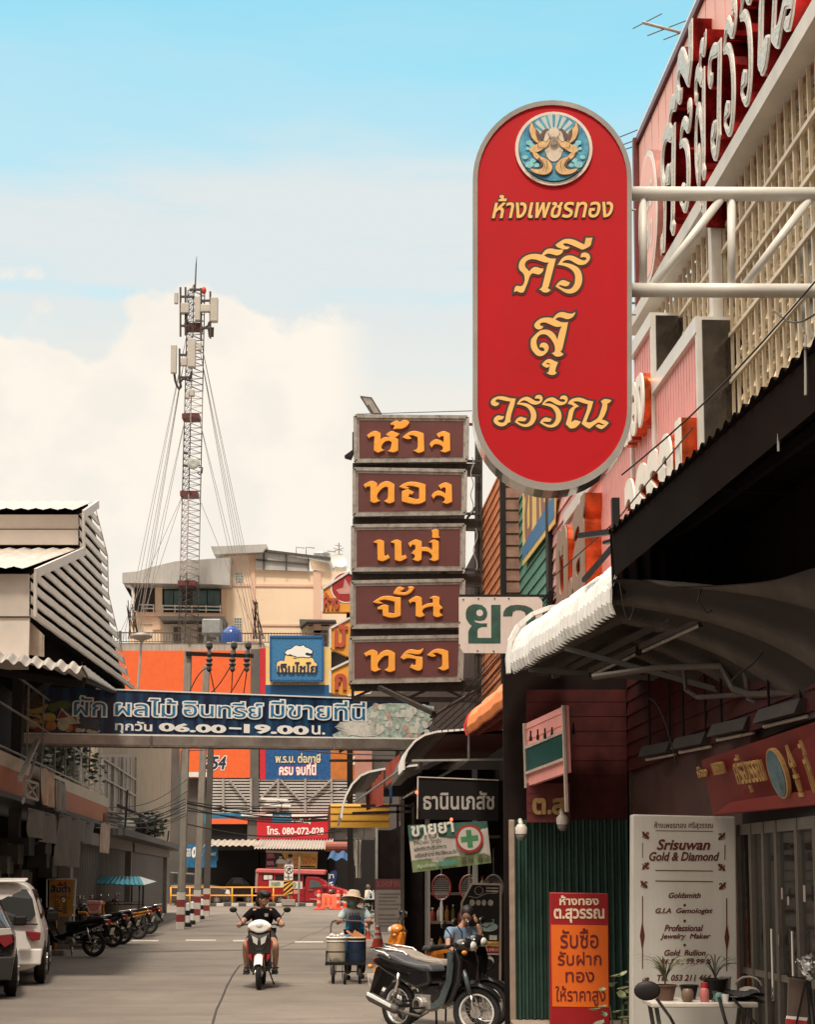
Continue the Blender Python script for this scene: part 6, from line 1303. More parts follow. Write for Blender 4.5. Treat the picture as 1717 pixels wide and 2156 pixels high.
m=MB();frect(m,385,1898,800,1907,3,4.0);structure(m,'pavement',M('far_pavement',(.15,.13,.115),.9,0,.3,.6))
def fsign(lab,x0,y0,x1,y1,mat,name='shop_sign',w=.3,depth=.3):
 t=thing(name,lab,'sign',FF.at((x0+x1)/2,y1,w));m=MB();frect(m,x0,y0,x1,y1,depth,w);m.build('board',mat,t);return t
fr2=Fr(FF.pt(0,0,.3),FF.R)
t=fsign('huge plain orange billboard panel on the top storey behind the utility pole',160,1371,529,1480,ORANGE,'billboard')
t=fsign('orange billboard with dark phone digits below the blue market banner',380,1545,529,1638,ORANGE,'billboard')
text(fr2,[('254',428,1592,476,1620,.03)],M('navy_digit',(.015,.02,.06),.5),t,shear=.2,lift=.02,outline=(WHITE,.06));m=MB();[frect(m,398,y0,x1,y1,.02,.33) for y0,y1,x1 in ((1626,1636,444),)];m.build('white_flash',WHITE,t)
BLUS=M('blue_sign_board',(.010,.085,.26),.5,0,.35,6);RED3=M('red_sign_strip',(.55,.02,.035),.5);YEL3=M('yellow_sign_board',(.84,.58,.21),.5,0,.06,1)
t=fsign('tall yellow signboard on the top storey that frames a blue horse sign',560,1364,698,1462,YEL3)
m=MB();frect(m,548,1366,560.5,1640,.3,.32);m.build('red_strip',RED3,t);m=MB();frect(m,560,1443,698,1470,.02,.33);m.build('blue_foot',M('blue_strip',(.010,.09,.24),.5),t)
text(fr2,[('กู้เท่าที่จำเป็นและชำระคืนไหว',574,1434,672,1443,.02)],M('olive_letter',(.12,.08,.02),.5),t,lift=.02,res=1)
t=fsign('square blue sign with a white running horse and Thai name on a yellow cloud',570,1341,680,1434,M('mottled_blue_sign',(.035,.17,.36),.5,0,.6,14),w=.7,depth=.35)
f7=Fr(FF.pt(0,0,.7),FF.R);hv=lambda L: [[f7.uv(*p) for p in c6(l)] for l in L]
m=MB();[m.bar(f7.at(*a),f7.at(*b),.12) for a,b in (((570,1341),(680,1341)),((680,1341),(680,1434)),((680,1434),(570,1434)),((570,1434),(570,1341)))];m.build('frame',M('deep_blue_frame',(.01,.09,.26),.5),t)
cloud_=[(1195,900),(1200,870),(1225,858),(1250,862),(1258,820),(1300,828),(1420,830),(1455,845),(1462,868),(1480,880),(1480,930),(1465,940),(1200,940)]
shapes('cloud_edge',hv([grow(cloud_,8)]),f7,M('deep_blue_frame',None),t,.02);shapes('cloud',hv([cloud_]),f7,YEL3,t,.05)
horse=[(1255,805),(1270,785),(1300,775),(1330,752),(1360,758),(1385,750),(1400,765),(1420,772),(1448,790),(1445,808),(1425,806),(1410,800),(1395,812),(1410,822),(1440,826),(1420,836),(1390,832),(1350,832),(1320,842),(1340,828),(1310,822),(1290,812),(1275,820)]
shapes('horse_edge',hv([grow(smooth(horse,2),6)]),f7,M('horse_line',(.03,.03,.05),.5),t,.055);shapes('horse',hv([smooth(horse,2)]),f7,CLEANW,t,.08)
text(f7,[('เงินไชโย',585,1394,668,1420,.035)],M('navy_digit',None),t,lift=.08,res=2)
t=fsign('blue signboard with cream and white Thai words below the market banner',561,1572,697,1641,BLUS)
text(fr2,[('พ.ร.บ. ต่อภาษี',580,1585,676,1606,.03)],M('cream_sign_letter',(.70,.62,.40),.5),t,lift=.02,res=2,outline=(M('navy_digit',None),.05));text(fr2,[('ครบ จบที่นี่',588,1606,666,1632,.04)],CLEANW,t,'white_lettering',lift=.02,res=2,outline=(RED3,.04))
t=fsign('orange brown signboard with part of white Thai letters beside the salmon column',697,1545,750,1641,M('orange_brown_board',(.50,.16,.03),.5,0,.2,2));text(fr2,[('พนักงาน',716,1560,748,1574,.03),('ฉี',738,1592,748,1610,.03)],CLEANW,t,lift=.02,res=1)
m=MB();frect(m,748,1560,784,1660,.3,.5);single(m,'sheet_panel',M('salmon_sheet',(.42,.20,.16),.6,0,.1,2),'salmon corrugated sheet panel at the right end of the far signboards','panel',FF.at(765,1660,.5))
t=fsign('bright red shop sign with white Thai text and a phone number',543,1713,692,1766,M('bright_red_sign',(.52,.012,.022),.5,0,.05,1),depth=.5,w=.6);f6=Fr(FF.pt(0,0,.6),FF.R)
text(f6,[('โทร. 080-072-028',562,1739,682,1757,.03),('เมล็ดพันธุ์',594,1722,655,1735,.03)],CLEANW,t,lift=.02,res=2);m=MB();m.rect(f6,543,1713,692,1729,.02,.012);m.build('dark_band',M('maroon_sign_band',(.20,.012,.018),.5),t);m=MB();m.rect(f6,560,1714,690,1720,.02,.03);m.build('white_strip',WHITE,t)
t=fsign('blue and orange striped sign strip left of the red phone sign',432,1712,523,1735,M('teal_blue_strip',(.02,.16,.29),.5,0,.3,2),w=.5);m=MB();frect(m,440,1724,523,1735,.02,.53);m.build('orange_foot',ORANGE,t)
t=thing('street_name_sign','small blue street-name sign hung from a bar above the red phone sign','street sign',FF.at(594,1733,6));f8=Fr(FF.pt(0,0,6),FF.R);m=MB();m.rect(f8,574,1712,614,1733,.06);m.build('plate',M('street_sign_blue',(.02,.12,.22),.5),t);m=MB();m.bar(f8.at(560,1712),f8.at(618,1712),.06);m.bar(f8.at(593,1690),f8.at(593,1712),.05);m.build('bar',DARK,t);text(f8,[('ถนนเมืองสมุทร',577,1716,611,1723,.02)],WHITE,t,lift=.02,res=1)
t=thing('shop_banner','blue shop banner with white figures hanging in a dark opening behind the utility poles','banner',FF.at(425,1820,2));f9=Fr(FF.pt(0,0,2),FF.R);m=MB();m.rect(f9,390,1777,459,1812,.03);m.rect(f9,392,1812,456,1826,.03,.01);m.build('sheet',M('blue_banner_sheet',(.015,.13,.27),.5,0,.4,3),t);text(f9,[('จอง',393,1786,402,1804,.02),('0%',404,1782,428,1806,.05),('DAY',440,1794,456,1801,.04)],CLEANW,t,lift=.02,res=2,shear=.15)
t=thing('food_banner','yellow and purple vinyl banner with two printed cooks hanging over the red truck','banner',FF.at(615,1828,2.2));f10=Fr(FF.pt(0,0,2.2),FF.R);c4=crop(960,3150,3.434);bv=lambda L: [[f10.uv(*p) for p in c4(l)] for l in L]
m=MB();m.panel(f10,c4([(90,232),(742,238),(752,30),(92,12)]),.03);m.build('sheet',M('yellow_food_vinyl',(.62,.34,.07),.5,0,.3,2),t)
shapes('purple_part',bv([[(92,30),(295,45),(345,150),(300,225),(92,225)]]),f10,M('purple_print',(.035,.015,.03),.5),t,.012);shapes('white_top',bv([[(92,10),(752,26),(752,50),(92,36)]]),f10,M('banner_cream',(.60,.52,.44),.5),t,.014)
shapes('pink_patch',bv([[(100,50),(190,50),(205,105),(110,110)],[(100,145),(185,145),(195,195),(105,198)]]),f10,M('pink_print',(.44,.12,.14),.5,0,.5,8),t,.018)
shapes('printed_cook',bv([[(215,190),(225,140),(260,110),(300,115),(345,140),(370,195),(340,190),(320,170),(320,225),(240,225),(240,160)],blob(278,92,17,20),[(345,130),(375,112),(430,115),(450,190),(440,230),(380,230),(370,180)]]),f10,M('printed_white',(.66,.62,.56),.5,0,.1,5),t,.022)
shapes('printed_skin',bv([blob(400,92,24,26),blob(278,110,14,8),[(240,180),(320,175),(318,222),(238,225)],[(370,165),(420,130),(430,140),(390,185)]]),f10,M('printed_skin_tone',(.36,.19,.09),.5),t,.026);shapes('printed_hair',bv([blob(402,76,30,20),blob(278,80,18,8)]),f10,HAIR,t,.03)
shapes('orange_print',bv([[(450,110),(530,100),(525,225),(450,220)],[(565,95),(735,90),(730,180),(560,190)]]),f10,M('orange_print',(.60,.24,.06),.5,0,.5,6),t,.018);shapes('black_strip',bv([[(510,205),(720,210),(718,226),(510,222)]]),f10,BLK,t,.022)
HY=116.0;HF=FR(600,1400,HY,0);hq=lambda L: [HF.uv(*p) for p in c6(L)]
ch=thing('cream_apartment_house','big cream apartment house with grey curved roof and glass verandah behind the orange billboard','house',HF.at(560,1400))
def hp(m,L,depth=.3,w=0.0): m.panel(HF,hq(L),depth,w,uv=True)
m=MB();hp(m,[(150,900),(850,900),(850,530),(150,530)],9);hp(m,[(800,900),(1760,900),(1760,228),(1045,222),(1045,110),(815,110)],9,.02);hp(m,[(335,540),(385,540),(385,340),(335,340)],.5,.05);m.build('wall',M('cream_house_wall',(.86,.66,.48),.8,0,.04,.5,streak=.15,dirt=(.66,.47,.33)),ch)
m=MB();hp(m,[(1015,900),(1045,900),(1045,110),(1015,110)],.2,.16);hp(m,[(1455,900),(1510,900),(1510,232),(1455,232)],.2,.16);hp(m,[(880,332),(1760,340),(1760,322),(880,316)],.15,.10);hp(m,[(1040,612),(1760,616),(1760,602),(1040,598)],.15,.10);hp(m,[(805,545),(835,545),(835,350),(805,350)],.3,.16);hp(m,[(318,640),(395,640),(395,536),(318,536)],.2,.12);hp(m,[(155,600),(330,600),(330,582),(155,582)],.12,.1);hp(m,[(150,545),(835,548),(835,525),(150,515)],.5,.22);m.build('pink_trim',M('pinkish_trim',(.74,.49,.37),.8,0,.06,1),ch)
m=MB();hp(m,[(205,520),(340,520),(340,340),(135,335)],.3,-.3);hp(m,[(380,525),(810,525),(810,345),(380,345)],.3,-.2);m.build('verandah_recess',M('verandah_dark',(.05,.045,.042),.8),ch)
m=MB();[hp(m,[(x0,500),(x1,500),(x1,362),(x0,362)],.05,.02) for x0,x1 in ((400,462),(468,525),(600,700),(706,795))];gl_=m.build('verandah_glass',GLASSG,ch)
m=MB()
for y in (475,500): m.bar(HF.pt(*hq([(180,y-8)])[0],.4),HF.pt(*hq([(335,y-4)])[0],.4),.08);m.bar(HF.pt(*hq([(380,y)])[0],.4),HF.pt(*hq([(808,y+8)])[0],.4),.08)
for x in (210,260,330,395,480,600,700,800): m.bar(HF.pt(*hq([(x,470)])[0],.4),HF.pt(*hq([(x,525)])[0],.4),.07)
m.build('verandah_rail',M('pale_rail_paint',(.62,.56,.50),.5),ch)
RF=M('grey_metal_roof',(.52,.50,.48),.45,.3,.1,.6,streak=.5,dirt=(.24,.24,.235))
m=MB();hp(m,[(130,335),(130,265),(235,255),(360,218),(500,185),(885,158),(880,352),(760,345)],8,1.6);hp(m,[(740,68),(1130,52),(1130,78),(1105,108),(760,122)],8,.9);hp(m,[(1050,82),(1425,128),(1425,232),(1050,218)],.3,.3);hp(m,[(1425,128),(1580,150),(1570,180),(1425,150)],4,.6);m.build('metal_roof',RF,ch)
m=MB()
for x in (1107,1265,1424): m.bar(HF.pt(*hq([(x,88+(x-1050)*.12)])[0],.4),HF.pt(*hq([(x,225)])[0],.4),.10)
m.bar(HF.pt(*hq([(1050,150)])[0],.4),HF.pt(*hq([(1425,182)])[0],.4),.1);m.bar(HF.pt(*hq([(1050,80)])[0],.4),HF.pt(*hq([(1580,148)])[0],.6),.18);m.build('roof_frame',DGREY,ch)
for x,y in ((930,275),(922,595)):
 m=MB();hp(m,[(x-27,y+38),(x+27,y+38),(x+27,y-38),(x-27,y-38)],.1,.05);w_=m.build('window',M('glass_block',(.24,.28,.27),.2,0,.2,6),ch)
 m=MB()
 for k in range(4): xx=x-27+18*k;m.bar(HF.pt(*hq([(xx,y+38)])[0],.08),HF.pt(*hq([(xx,y-38)])[0],.08),.06)
 for k in range(5): yy=y-38+19*k;m.bar(HF.pt(*hq([(x-27,yy)])[0],.08),HF.pt(*hq([(x+27,yy)])[0],.08),.06)
 m.build('frame',WHITE,w_)
m=MB();hp(m,[(370,568),(840,572),(850,600),(850,660),(835,620),(800,600),(400,598)],1.5,1.6);hp(m,[(1365,586),(1620,590),(1620,600),(1420,602),(1368,640)],1.5,1.4);m.build('door_canopy',M('dark_canopy_roof',(.09,.085,.08),.6),ch)
m=MB();hp(m,[(395,760),(850,760),(850,604),(395,604)],.3,.3);hp(m,[(1420,760),(1570,760),(1570,604),(1420,604)],.3,.1);m.build('rear_porch',M('pale_porch_wall',(.60,.52,.43),.8),ch);m=MB();hp(m,[(470,760),(520,760),(520,625),(470,625)],.1,.36);hp(m,[(1458,760),(1555,760),(1555,645),(1458,645)],.1,.16);hp(m,[(640,760),(740,760),(740,628),(640,628)],.1,.36);m.build('door',M('brown_far_door',(.13,.085,.07),.6),ch)
m=MB();m.tube([HF.pt(*hq([p])[0],1.2) for p in ((165,345),(195,370),(200,420),(190,600))],.12,8);m.build('downpipe',CLEANW,ch)
m=MB();hp(m,[(130,338),(205,470),(205,520),(260,520),(200,400)],.2,1.0);m.build('roof_brace',DARK,ch)
o=P(678,1195,121);t=thing('water_tank','tall ribbed silver water tank on the cream house roof','water tank',o);m=MB();pf=[(.68,0)]
for k in range(7): pf += [(.70,.1+k*.19),(.66,.19+k*.19)]
pf += [(.68,1.40),(.5,1.48),(.05,1.5)];m.lathe(o-Vector((0,0,.3)),(0,0,1),pf,20);m.build('tank_body',ALUM,t,smooth=True);m=MB();[m.bar(o+Vector((x,y,-2)),o+Vector((x,y,-.2)),.12) for x in (-1,1) for y in (-1,1)];m.build('stand',DGREY,t)
o=FF.at(477,1352,-3);t=thing('water_tank','round glossy blue water tank on the deck behind the railing','water tank',o);m=MB();m.lathe(o,(0,0,1),[(.55,0),(.72,.2),(.76,.7),(.70,1.15),(.4,1.45),(.2,1.5),(.2,1.58),(.02,1.6)],20);m.build('tank_body',M('blue_tank',(.015,.07,.30),.15,0,.1,2),t,smooth=True);m=MB();m.bar(FF.at(470,1343,-2.2),FF.at(506,1343,-2.2),.08);m.build('pipe',WHITE,t)
o=FF.at(431,1356,-4);t=thing('steel_tower_base','grey steel base frame with a boxy top unit on the deck beside the cell tower','steel frame',o);m=MB();h_=FF.at(431,1305,-4).z-o.z;[m.bar(o+Vector((x,y,0)),o+Vector((x*.8,y,h_)),.2) for x in (-.5,.5) for y in (-.4,.4)];m.bar(o+Vector((-.5,0,.6*h_)),o+Vector((.5,0,.6*h_)),.15);m.bar(o+Vector((-.5,-.4,.1)),o+Vector((.5,-.4,h_*.55)),.1);m.build('legs',M('grey_green_steel',(.17,.185,.18),.5,.4),t);m=MB();m.box(o+Vector((0,0,h_+.1)),(1.3,1.2,1.1));m.build('top_unit',M('grey_unit',(.26,.27,.27),.5,.2,.2,3),t,bevel=.08)
o=P(716,1200,118);t=thing('satellite_dish','pale double satellite dish at the edge of the brown sign stack','satellite dish',o);m=MB();[m.lathe(o+Vector((x,0,z)),(.4,-1,.6),[(.02,0),(.4,.06),(.62,.18),(.64,.2)],18) for x,z in ((-.15,.6),(.1,-.2))];m.build('dish',CLEANW,t,smooth=True);m=MB();m.tube([o+Vector((0,.2,-2.5)),o+Vector((0,.2,.6))],.07,6);m.build('mast',GREY,t)
t=thing('roof_aerial','thin roof aerial mast with cross rods right of the silver tank','aerial',P(716,1210,119));m=MB();m.tube([P(714,1215,119),P(714,1143,119)],.05,6);m.build('mast',GREY,t);m=MB();[m.bar(P(x0,y0,119),P(x1,y1,119),.05) for x0,y0,x1,y1 in ((702,1154,722,1160),(704,1160,724,1154),(706,1148,720,1150),(708,1167,722,1167))];m.build('rod',GREY,t)
m=MB();[m.tube([P(x,1170,120),P(x,y,120),P(x+18,y+2,120)],.045,5) for x,y in ((645,1152),(624,1152),(690,1160))];wires(m,'roof_pipe',GREY,'thin grey bent vent pipe on the roof by the silver tank','pipe','vent pipes on the cream house roof')
m=MB();frect(m,80,1316,245,1380,3,-9);single(m,'grey_building',GREY,'low grey building glimpsed left of the cream house behind the railing','building',FF.at(160,1400,-9))
TY=111.0;t=thing('cell_tower','slender guyed red and white lattice cell tower with panel antennas','cell tower',P(394,1382,TY));ct=crop(400,900,1.717)
base,top=P(393,1385,TY),P(412,607,TY);ax=(top-base);wT,wB=.72,.80
def tw(f,k): a=2*math.pi*k/3+.5;w=wB+(wT-wB)*f;return base+ax*f+Vector((math.cos(a)*w,math.sin(a)*w,0))
for nm,mt,ranges in (('white_lattice',M('tower_white',(.34,.29,.27),.5,.2),[(.22,.43),(.62,.72)]),('dark_lattice',M('tower_dark',(.060,.045,.042),.5,.2),[(0,.22),(.43,.62),(.72,1.0)])):
 m=MB()
 for f0,f1 in ranges:
  m=MB();n=int((f1-f0)*58)
  for i in range(n):
   a,b=f0+(f1-f0)*i/n,f0+(f1-f0)*(i+1)/n
   for k in range(3): m.bar(tw(a,k),tw(b,k),.07);m.bar(tw(a,k),tw(b,(k+1) % 3),.03);m.bar(tw(a,k),tw(a,(k+1) % 3),.03)
  m.build(nm,mt,t)
m=MB()
for f in (.455,.66,.775,.96):
 pass
for y in (1230,1042,880,690): q=P(408-(y-690)*.024,y,TY);m.box(q,(1.25,1.1,.36))
for y0,y1,x in ((1330,1180,388),(1180,1030,400),(1030,760,406)):
 pass
m.build('collar',M('tower_red_brown',(.12,.028,.026),.5),t)
m=MB();m.tube([P(411,615,TY),P(413,560,TY),P(414.5,540,TY)],[.06,.05,.015],6);m.build('lightning_rod',M('tower_dark',None),t)
cp_=lambda x,y: ct([(x,y)])[0]
AP=M('antenna_panel',(.50,.46,.41),.5,0,.08,1)
for x0,y0,x1,y1,w in ((425,322,448,392,.30),(466,388,518,452,.5),(655,352,700,505,.5),(592,398,655,445,.35),(404,655,438,835,.3),(510,615,558,795,.5),(556,345,590,500,.4),(468,735,505,788,.3),(523,938,552,980,.4),(500,950,520,995,.3),(572,640,596,690,.4)):
 a,b=P(*cp_(x0,y0),TY-.9),P(*cp_(x1,y1),TY-.9);m=MB();m.span((a.x,TY-1.1,b.z),(b.x,TY-1.1+w,a.z));m.build('panel_antenna',AP,t,bevel=.05)
m=MB()
for x,y0,y1 in ((463,285,598),(495,285,590),(653,312,610),(457,675,895),(594,290,620)): m.bar(P(*cp_(x,y0),TY-.8),P(*cp_(x,y1),TY-.8),.13)
for x0,x1,y in ((463,545,345),(590,655,370),(463,530,530),(457,520,715),(457,520,858),(590,650,545),(480,512,1340),(480,512,1420),(520,600,300)): m.bar(P(*cp_(x0,y),TY-.8),P(*cp_(x1,y),TY-.8),.14)
m.tube([P(*cp_(x,y),TY-.8) for x,y in ((424,838),(430,880),(442,915),(455,935),(467,920),(462,890),(480,868),(520,880),(535,820))],.09,5);m.tube([P(*cp_(x,y),TY-.8) for x,y in ((648,505),(640,530),(615,545),(595,555))],.09,5);m.tube([P(*cp_(x,y),TY-.8) for x,y in ((500,450),(495,490),(520,520),(515,560))],.09,5);m.tube([P(*cp_(x,y),TY-.8) for x,y in ((580,1430),(604,1432),(600,1465),(585,1478),(572,1465))],.05,5)
for i in range(5): m.tube([P(*cp_(640+i*8,540),TY-.8),P(*cp_(646+i*6,600),TY-.8),P(*cp_(660,575),TY-.8)],.06,5)
m.build('bracket',M('tower_dark',None),t)
o=P(*cp_(546,1405),TY-1.0);m=MB();m.lathe(o,(0,-1,.1),[(.02,-.2),(.36,-.05),(.46,.05),(.44,.08),(.15,.03),(.02,.02)],22);m.build('dish',M('pale_dish',(.36,.38,.36),.4),t,smooth=True)
m=MB();m.ell(P(*cp_(612,305),TY-.8),(.18,.18,.28));m.build('beacon',M('red_beacon',(.55,.05,.04),.4),t,smooth=True)
m=MB()
for (sx,sy),es in (((588,600),((845,1890),(860,1890))),((588,690),((800,1890),(815,1890),(830,1890))),((580,1110),((755,1890),(775,1890))),((566,1590),((690,1890),)),((500,600),((232,1890),(250,1890))),((495,700),((275,1890),(290,1890),(300,1890))),((495,1110),((318,1890),(338,1890))),((484,1590),((348,1890),(385,1890)))):
 for ex,ey in es:
  a=P(*cp_(sx,sy),TY);b0=P(*cp_(ex,ey),TY);d=b0-a;kz=(a.z-P(300,1345,TY).z)/(-d.z) if d.z else 1;m.tube([a,a+d*kz],.018,4)
m.build('guy_wire',M('guy_wire_steel',(.34,.30,.28),.5,.3),t)
m=MB();random.seed(9)
for x in (283,545):
 for i in range(9): m.tube([P(x-12+i*3,1345,110),P(x-6+random.uniform(-10,10),1290-random.uniform(0,30),110.5)],.03,4)
wires(m,'guy_anchor',DARK,'dark guy wire anchor rod at the end of the deck by the railing','anchor','guy wire anchors on the deck')
GY=44.0;GF=FR(710,1440,GY,0);t=None
YO2=M('amber_sign_board',(.82,.36,.045),.5,0,.06,1);BRL=M('brick_red_letter',(.48,.085,.05),.5,0,.1,4)
kk=crop(400,2000,1.9078)
for pts,words_,lb in (([(1518,512),(1900,512),(1900,352),(1706,232),(1518,352)],[('ห้าง',1526,378,1640,498)],'highest amber house-shaped sign with a red round emblem beside the brown sign stack'),([(1575,770),(1860,900),(1860,540),(1706,560),(1575,630)],[('มั',1605,598,1700,765)],'middle amber house-shaped sign with brick red letter'),([(1575,1085),(1700,1105),(1860,1085),(1860,880),(1706,862),(1575,925)],[('ก',1605,950,1690,1065)],'lowest amber house-shaped sign just above the blue banner')):
 q=[GF.uv(*p) for p in kk(pts)];t=thing('house_shaped_sign',lb,'sign',GF.pt(*q[0]),'amber house-shaped signs');m=MB();m.panel(GF,q,.35,0,uv=True);m.build('board',YO2,t)
 m=MB();[m.bar(GF.pt(*q[i],.02),GF.pt(*q[(i+1) % len(q)],.02),.06) for i in range(1,len(q))];m.build('white_trim',WHITE,t)
 for w_,x0,y0,x1,y1 in words_: (a,b),(c_,d)=kk([(x0,y0),(x1,y1)]);text(GF,[(w_,a,b,c_,d,.04)],BRL,t,lift=.01,depth=.05)
 if 'highest' in lb:
  u,v=GF.uv(*kk([(1690,338)])[0]);shapes('emblem_rim',[disc(GF,u,v,.46)],GF,CLEANW,t,.01);shapes('emblem',[disc(GF,u,v,.42)],GF,M('emblem_red',(.36,.02,.02),.5),t,.016);shapes('emblem_boat',[[(u-.3,v-.08),(u-.1,v-.02),(u-.05,v+.25),(u+.1,v),(u+.3,v-.05),(u+.2,v-.2),(u-.2,v-.2)]],GF,M('pink_print2',(.60,.30,.26),.5),t,.022)
m=MB();m.bar(GF.at(735,1250,-.3),Vector((GF.at(740,1440).x,GY+.3,0)),.16);m.bar(GF.at(737,1300,-.2),GF.at(900,1300,-.2),.1);m.bar(GF.at(737,1400,-.2),GF.at(900,1400,-.2),.1);single(m,'sign_post',DARK,'dark post and arms that carry the amber house-shaped signs','post',Vector((GF.at(740,1440).x,GY+.3,0)))
m=MB();n=16
for i in range(n):
 a,b=440+i*14.3,440+(i+.96)*14.3
mk,mw=MB(),MB()
for i in range(14):
 a,b=G(440+i*15.7,1908),G(440+(i+.97)*15.7,1908);(mw if i % 2 else mk).box((a+b)/2+Vector((0,.2,.09)),(b.x-a.x,.45,.18))
k_=structure(mk,'kerb',DGREY,bevel=.02);structure(mw,'kerb',M('old_white_paint',None),bevel=.02)
KY=G(600,1908).y
def rail(xs,lb):
 t=thing('guard_rail',lb,'guard rail',P(xs[0],1905,KY+.3),'yellow guard rails');m=MB();r=.045
 for x in xs: b=P(x,1905,KY+.3);m.tube([b,P(x,1867,KY+.3)],r,8)
 for y in (1868,1885): m.tube([P(xs[0]-.5,y,KY+.3),P(xs[-1]+.5,y,KY+.3)],r,8)
 m.build('tubes',YEL,t,smooth=True)
rail((442,489,531,576,614),'long yellow guard rail in front of the red truck');rail((360,400,436),'yellow guard rail glimpsed between the utility poles')
o=P(607.5,1906,KY-.2);t=thing('no_turn_sign','no right turn sign plate above a black and yellow striped hazard panel','traffic sign',o);SF=Fr(o,(1,0,0));c7=crop(960,3150,3.434);tv=lambda L: [[SF.uv(*p) for p in c7(l)] for l in L]
m=MB();m.bar(o,SF.at(607.5,1820,-.05),.09);m.build('post',STEEL,t);m=MB();m.box(o+Vector((0,0,.18)),(.8,.5,.36));m.build('foot',CONC,t,bevel=.03)
m=MB();m.panel(SF,c7([(322,385),(435,385),(438,190),(330,190)]),.04);m.build('plate',M('traffic_white',(.72,.68,.62),.4),t)
shapes('ring',tv([el(383,255,52,52,28)]),SF,BLK,t,.02);shapes('ring_inside',tv([el(383,255,43,43,28)]),SF,M('traffic_white',None),t,.03);shapes('arrow',tv([[(362,290),(362,232),(390,232),(390,220),(418,242),(390,262),(390,250),(376,250),(376,290)],stroke([(352,228),(412,284)],9)]),SF,BLK,t,.04);text(SF,[(('ห้ามเลี้ยวขวา'),*c7([(330,330)])[0],*c7([(430,362)])[0],.02)],BLK,t,lift=.02,res=1)
m=MB();m.panel(SF,c7([(316,580),(432,580),(434,392),(320,392)]),.06,.03);m.build('hazard_panel',M('hazard_yellow',(.78,.38,.06),.45),t)
st=[]
for k in range(-1,4):
 y=410+k*62;P4=[(318,y+62),(434,y-38),(434,y-8),(318,y+92)];P4=[(x,min(580,max(392,yy))) for x,yy in P4]
 if max(p[1] for p in P4)-min(p[1] for p in P4) > 5: st.append(P4)
shapes('hazard_stripe',tv(st),SF,BLK,t,.036)
o=P(629,1906,KY-.3);m=MB();m.tube([o,P(631,1803,KY-.3)],.055,8);single(m,'metal_post',M('rusty_grey_post',(.30,.26,.23),.5,.3,.2),'bare grey metal post just right of the no turn sign','post',o)
c8_=crop(600,2600,2.14625);SY_=96.5;TF=Fr(Vector((0,SY_,0)),(1,0,0));tq=lambda L: [TF.uv(*p) for p in c8_(L)]
g0=TF.uv(640,1907)[1]
tr=thing('songthaew_truck','red songthaew pick-up truck with covered passenger back and pink roof rim','truck',TF.at(640,1906));RC=M('truck_red_paint',(.33,.012,.020),.3,0,.06,2,coat=.4);TW=1.75
def tpn(m,L,depth,w=0.0): m.panel(TF,tq(L),depth,w,uv=True)
m=MB();tpn(m,[(765,1575),(1130,1600),(1240,1602),(1400,1600),(1520,1585),(1530,1545),(1490,1505),(1400,1480),(1330,1462),(1290,1420),(1250,1395),(1150,1390),(1130,1480),(765,1500)],TW);m.build('cab_body',RC,tr,bevel=.09)
m=MB();tpn(m,[(758,1540),(1128,1545),(1128,1345),(758,1345)],TW,.02);m.build('rear_box',RC,tr,bevel=.03)
m=MB();tpn(m,[(745,1362),(1295,1380),(1308,1350),(1300,1340),(760,1330)],TW+.3,.14);m.build('roof',M('pink_roof_paint',(.58,.13,.13),.4),tr,bevel=.06)
m=MB();tpn(m,[(800,1425),(890,1425),(890,1375),(800,1375)],.03,.03);tpn(m,[(905,1425),(1120,1425),(1120,1380),(905,1380)],.03,.03);m.build('side_window',M('black_shop_opening',None),tr)
m=MB();tpn(m,[(812,1418),(845,1418),(845,1383),(812,1383)],.02,.05);tpn(m,[(848,1418),(880,1418),(880,1383),(848,1383)],.02,.05);tpn(m,[(855,1482),(1120,1492),(1120,1435),(855,1425)],.02,.05);m.build('white_placard',M('placard_white',(.62,.60,.54),.5),tr)
shapes('placard_print',[tq(l) for l in ([(872,1440),(945,1438),(945,1470),(872,1472)],blob(1055,1462,18,24),[(1085,1445),(1105,1445),(1105,1485),(1085,1485)])],TF,M('placard_green',(.24,.30,.18),.5,0,.5,5),tr,.056)
m=MB();tpn(m,[(1175,1482),(1285,1480),(1255,1440),(1225,1425),(1180,1422)],.03,.04);m.build('door_window',M('cab_glass',(.09,.11,.11),.1),tr);m=MB();m.panel(TF,tq([(1275,1425),(1325,1465),(1318,1470),(1268,1430)]),TW*.9,-.1,uv=True);m.build('windscreen',GLASSD,tr)
m=MB();tpn(m,[(1165,1506),(1205,1506),(1200,1494),(1170,1493)],.03,.06);m.build('door_handle',CHROME,tr)
m=MB();m.box(TF.pt(*tq([(1300,1475)])[0],.12),(.28,.2,.24));m.build('wing_mirror',RC,tr,bevel=.05)
m=MB();a=tq([(1470,1505),(1520,1540),(1505,1545),(1465,1520)]);m.panel(TF,a,.1,.03,uv=True);m.build('headlight',M('lamp_glass_white',(.70,.70,.66),.12),tr)
shapes('door_emblem',[tq(stroke([(1237+16*math.cos(i*.45),1530+16*math.sin(i*.45)) for i in range(15)],5)),tq([(1180,1568),(1260,1572),(1260,1580),(1180,1576)]),tq([(1050,1500),(1100,1500),(1100,1530),(1050,1530)])],TF,M('pinkish_print',(.55,.25,.24),.5),tr,.034)
m=MB();tpn(m,[(1140,1590),(1142,1400),(1138,1400),(1136,1590)],.02,.035);tpn(m,[(1290,1590),(1292,1480),(1288,1480),(1286,1590)],.02,.035);tpn(m,[(745,1550),(1545,1600),(1545,1585),(745,1538)],.02,-.3);m.build('door_gap',BLK,tr)
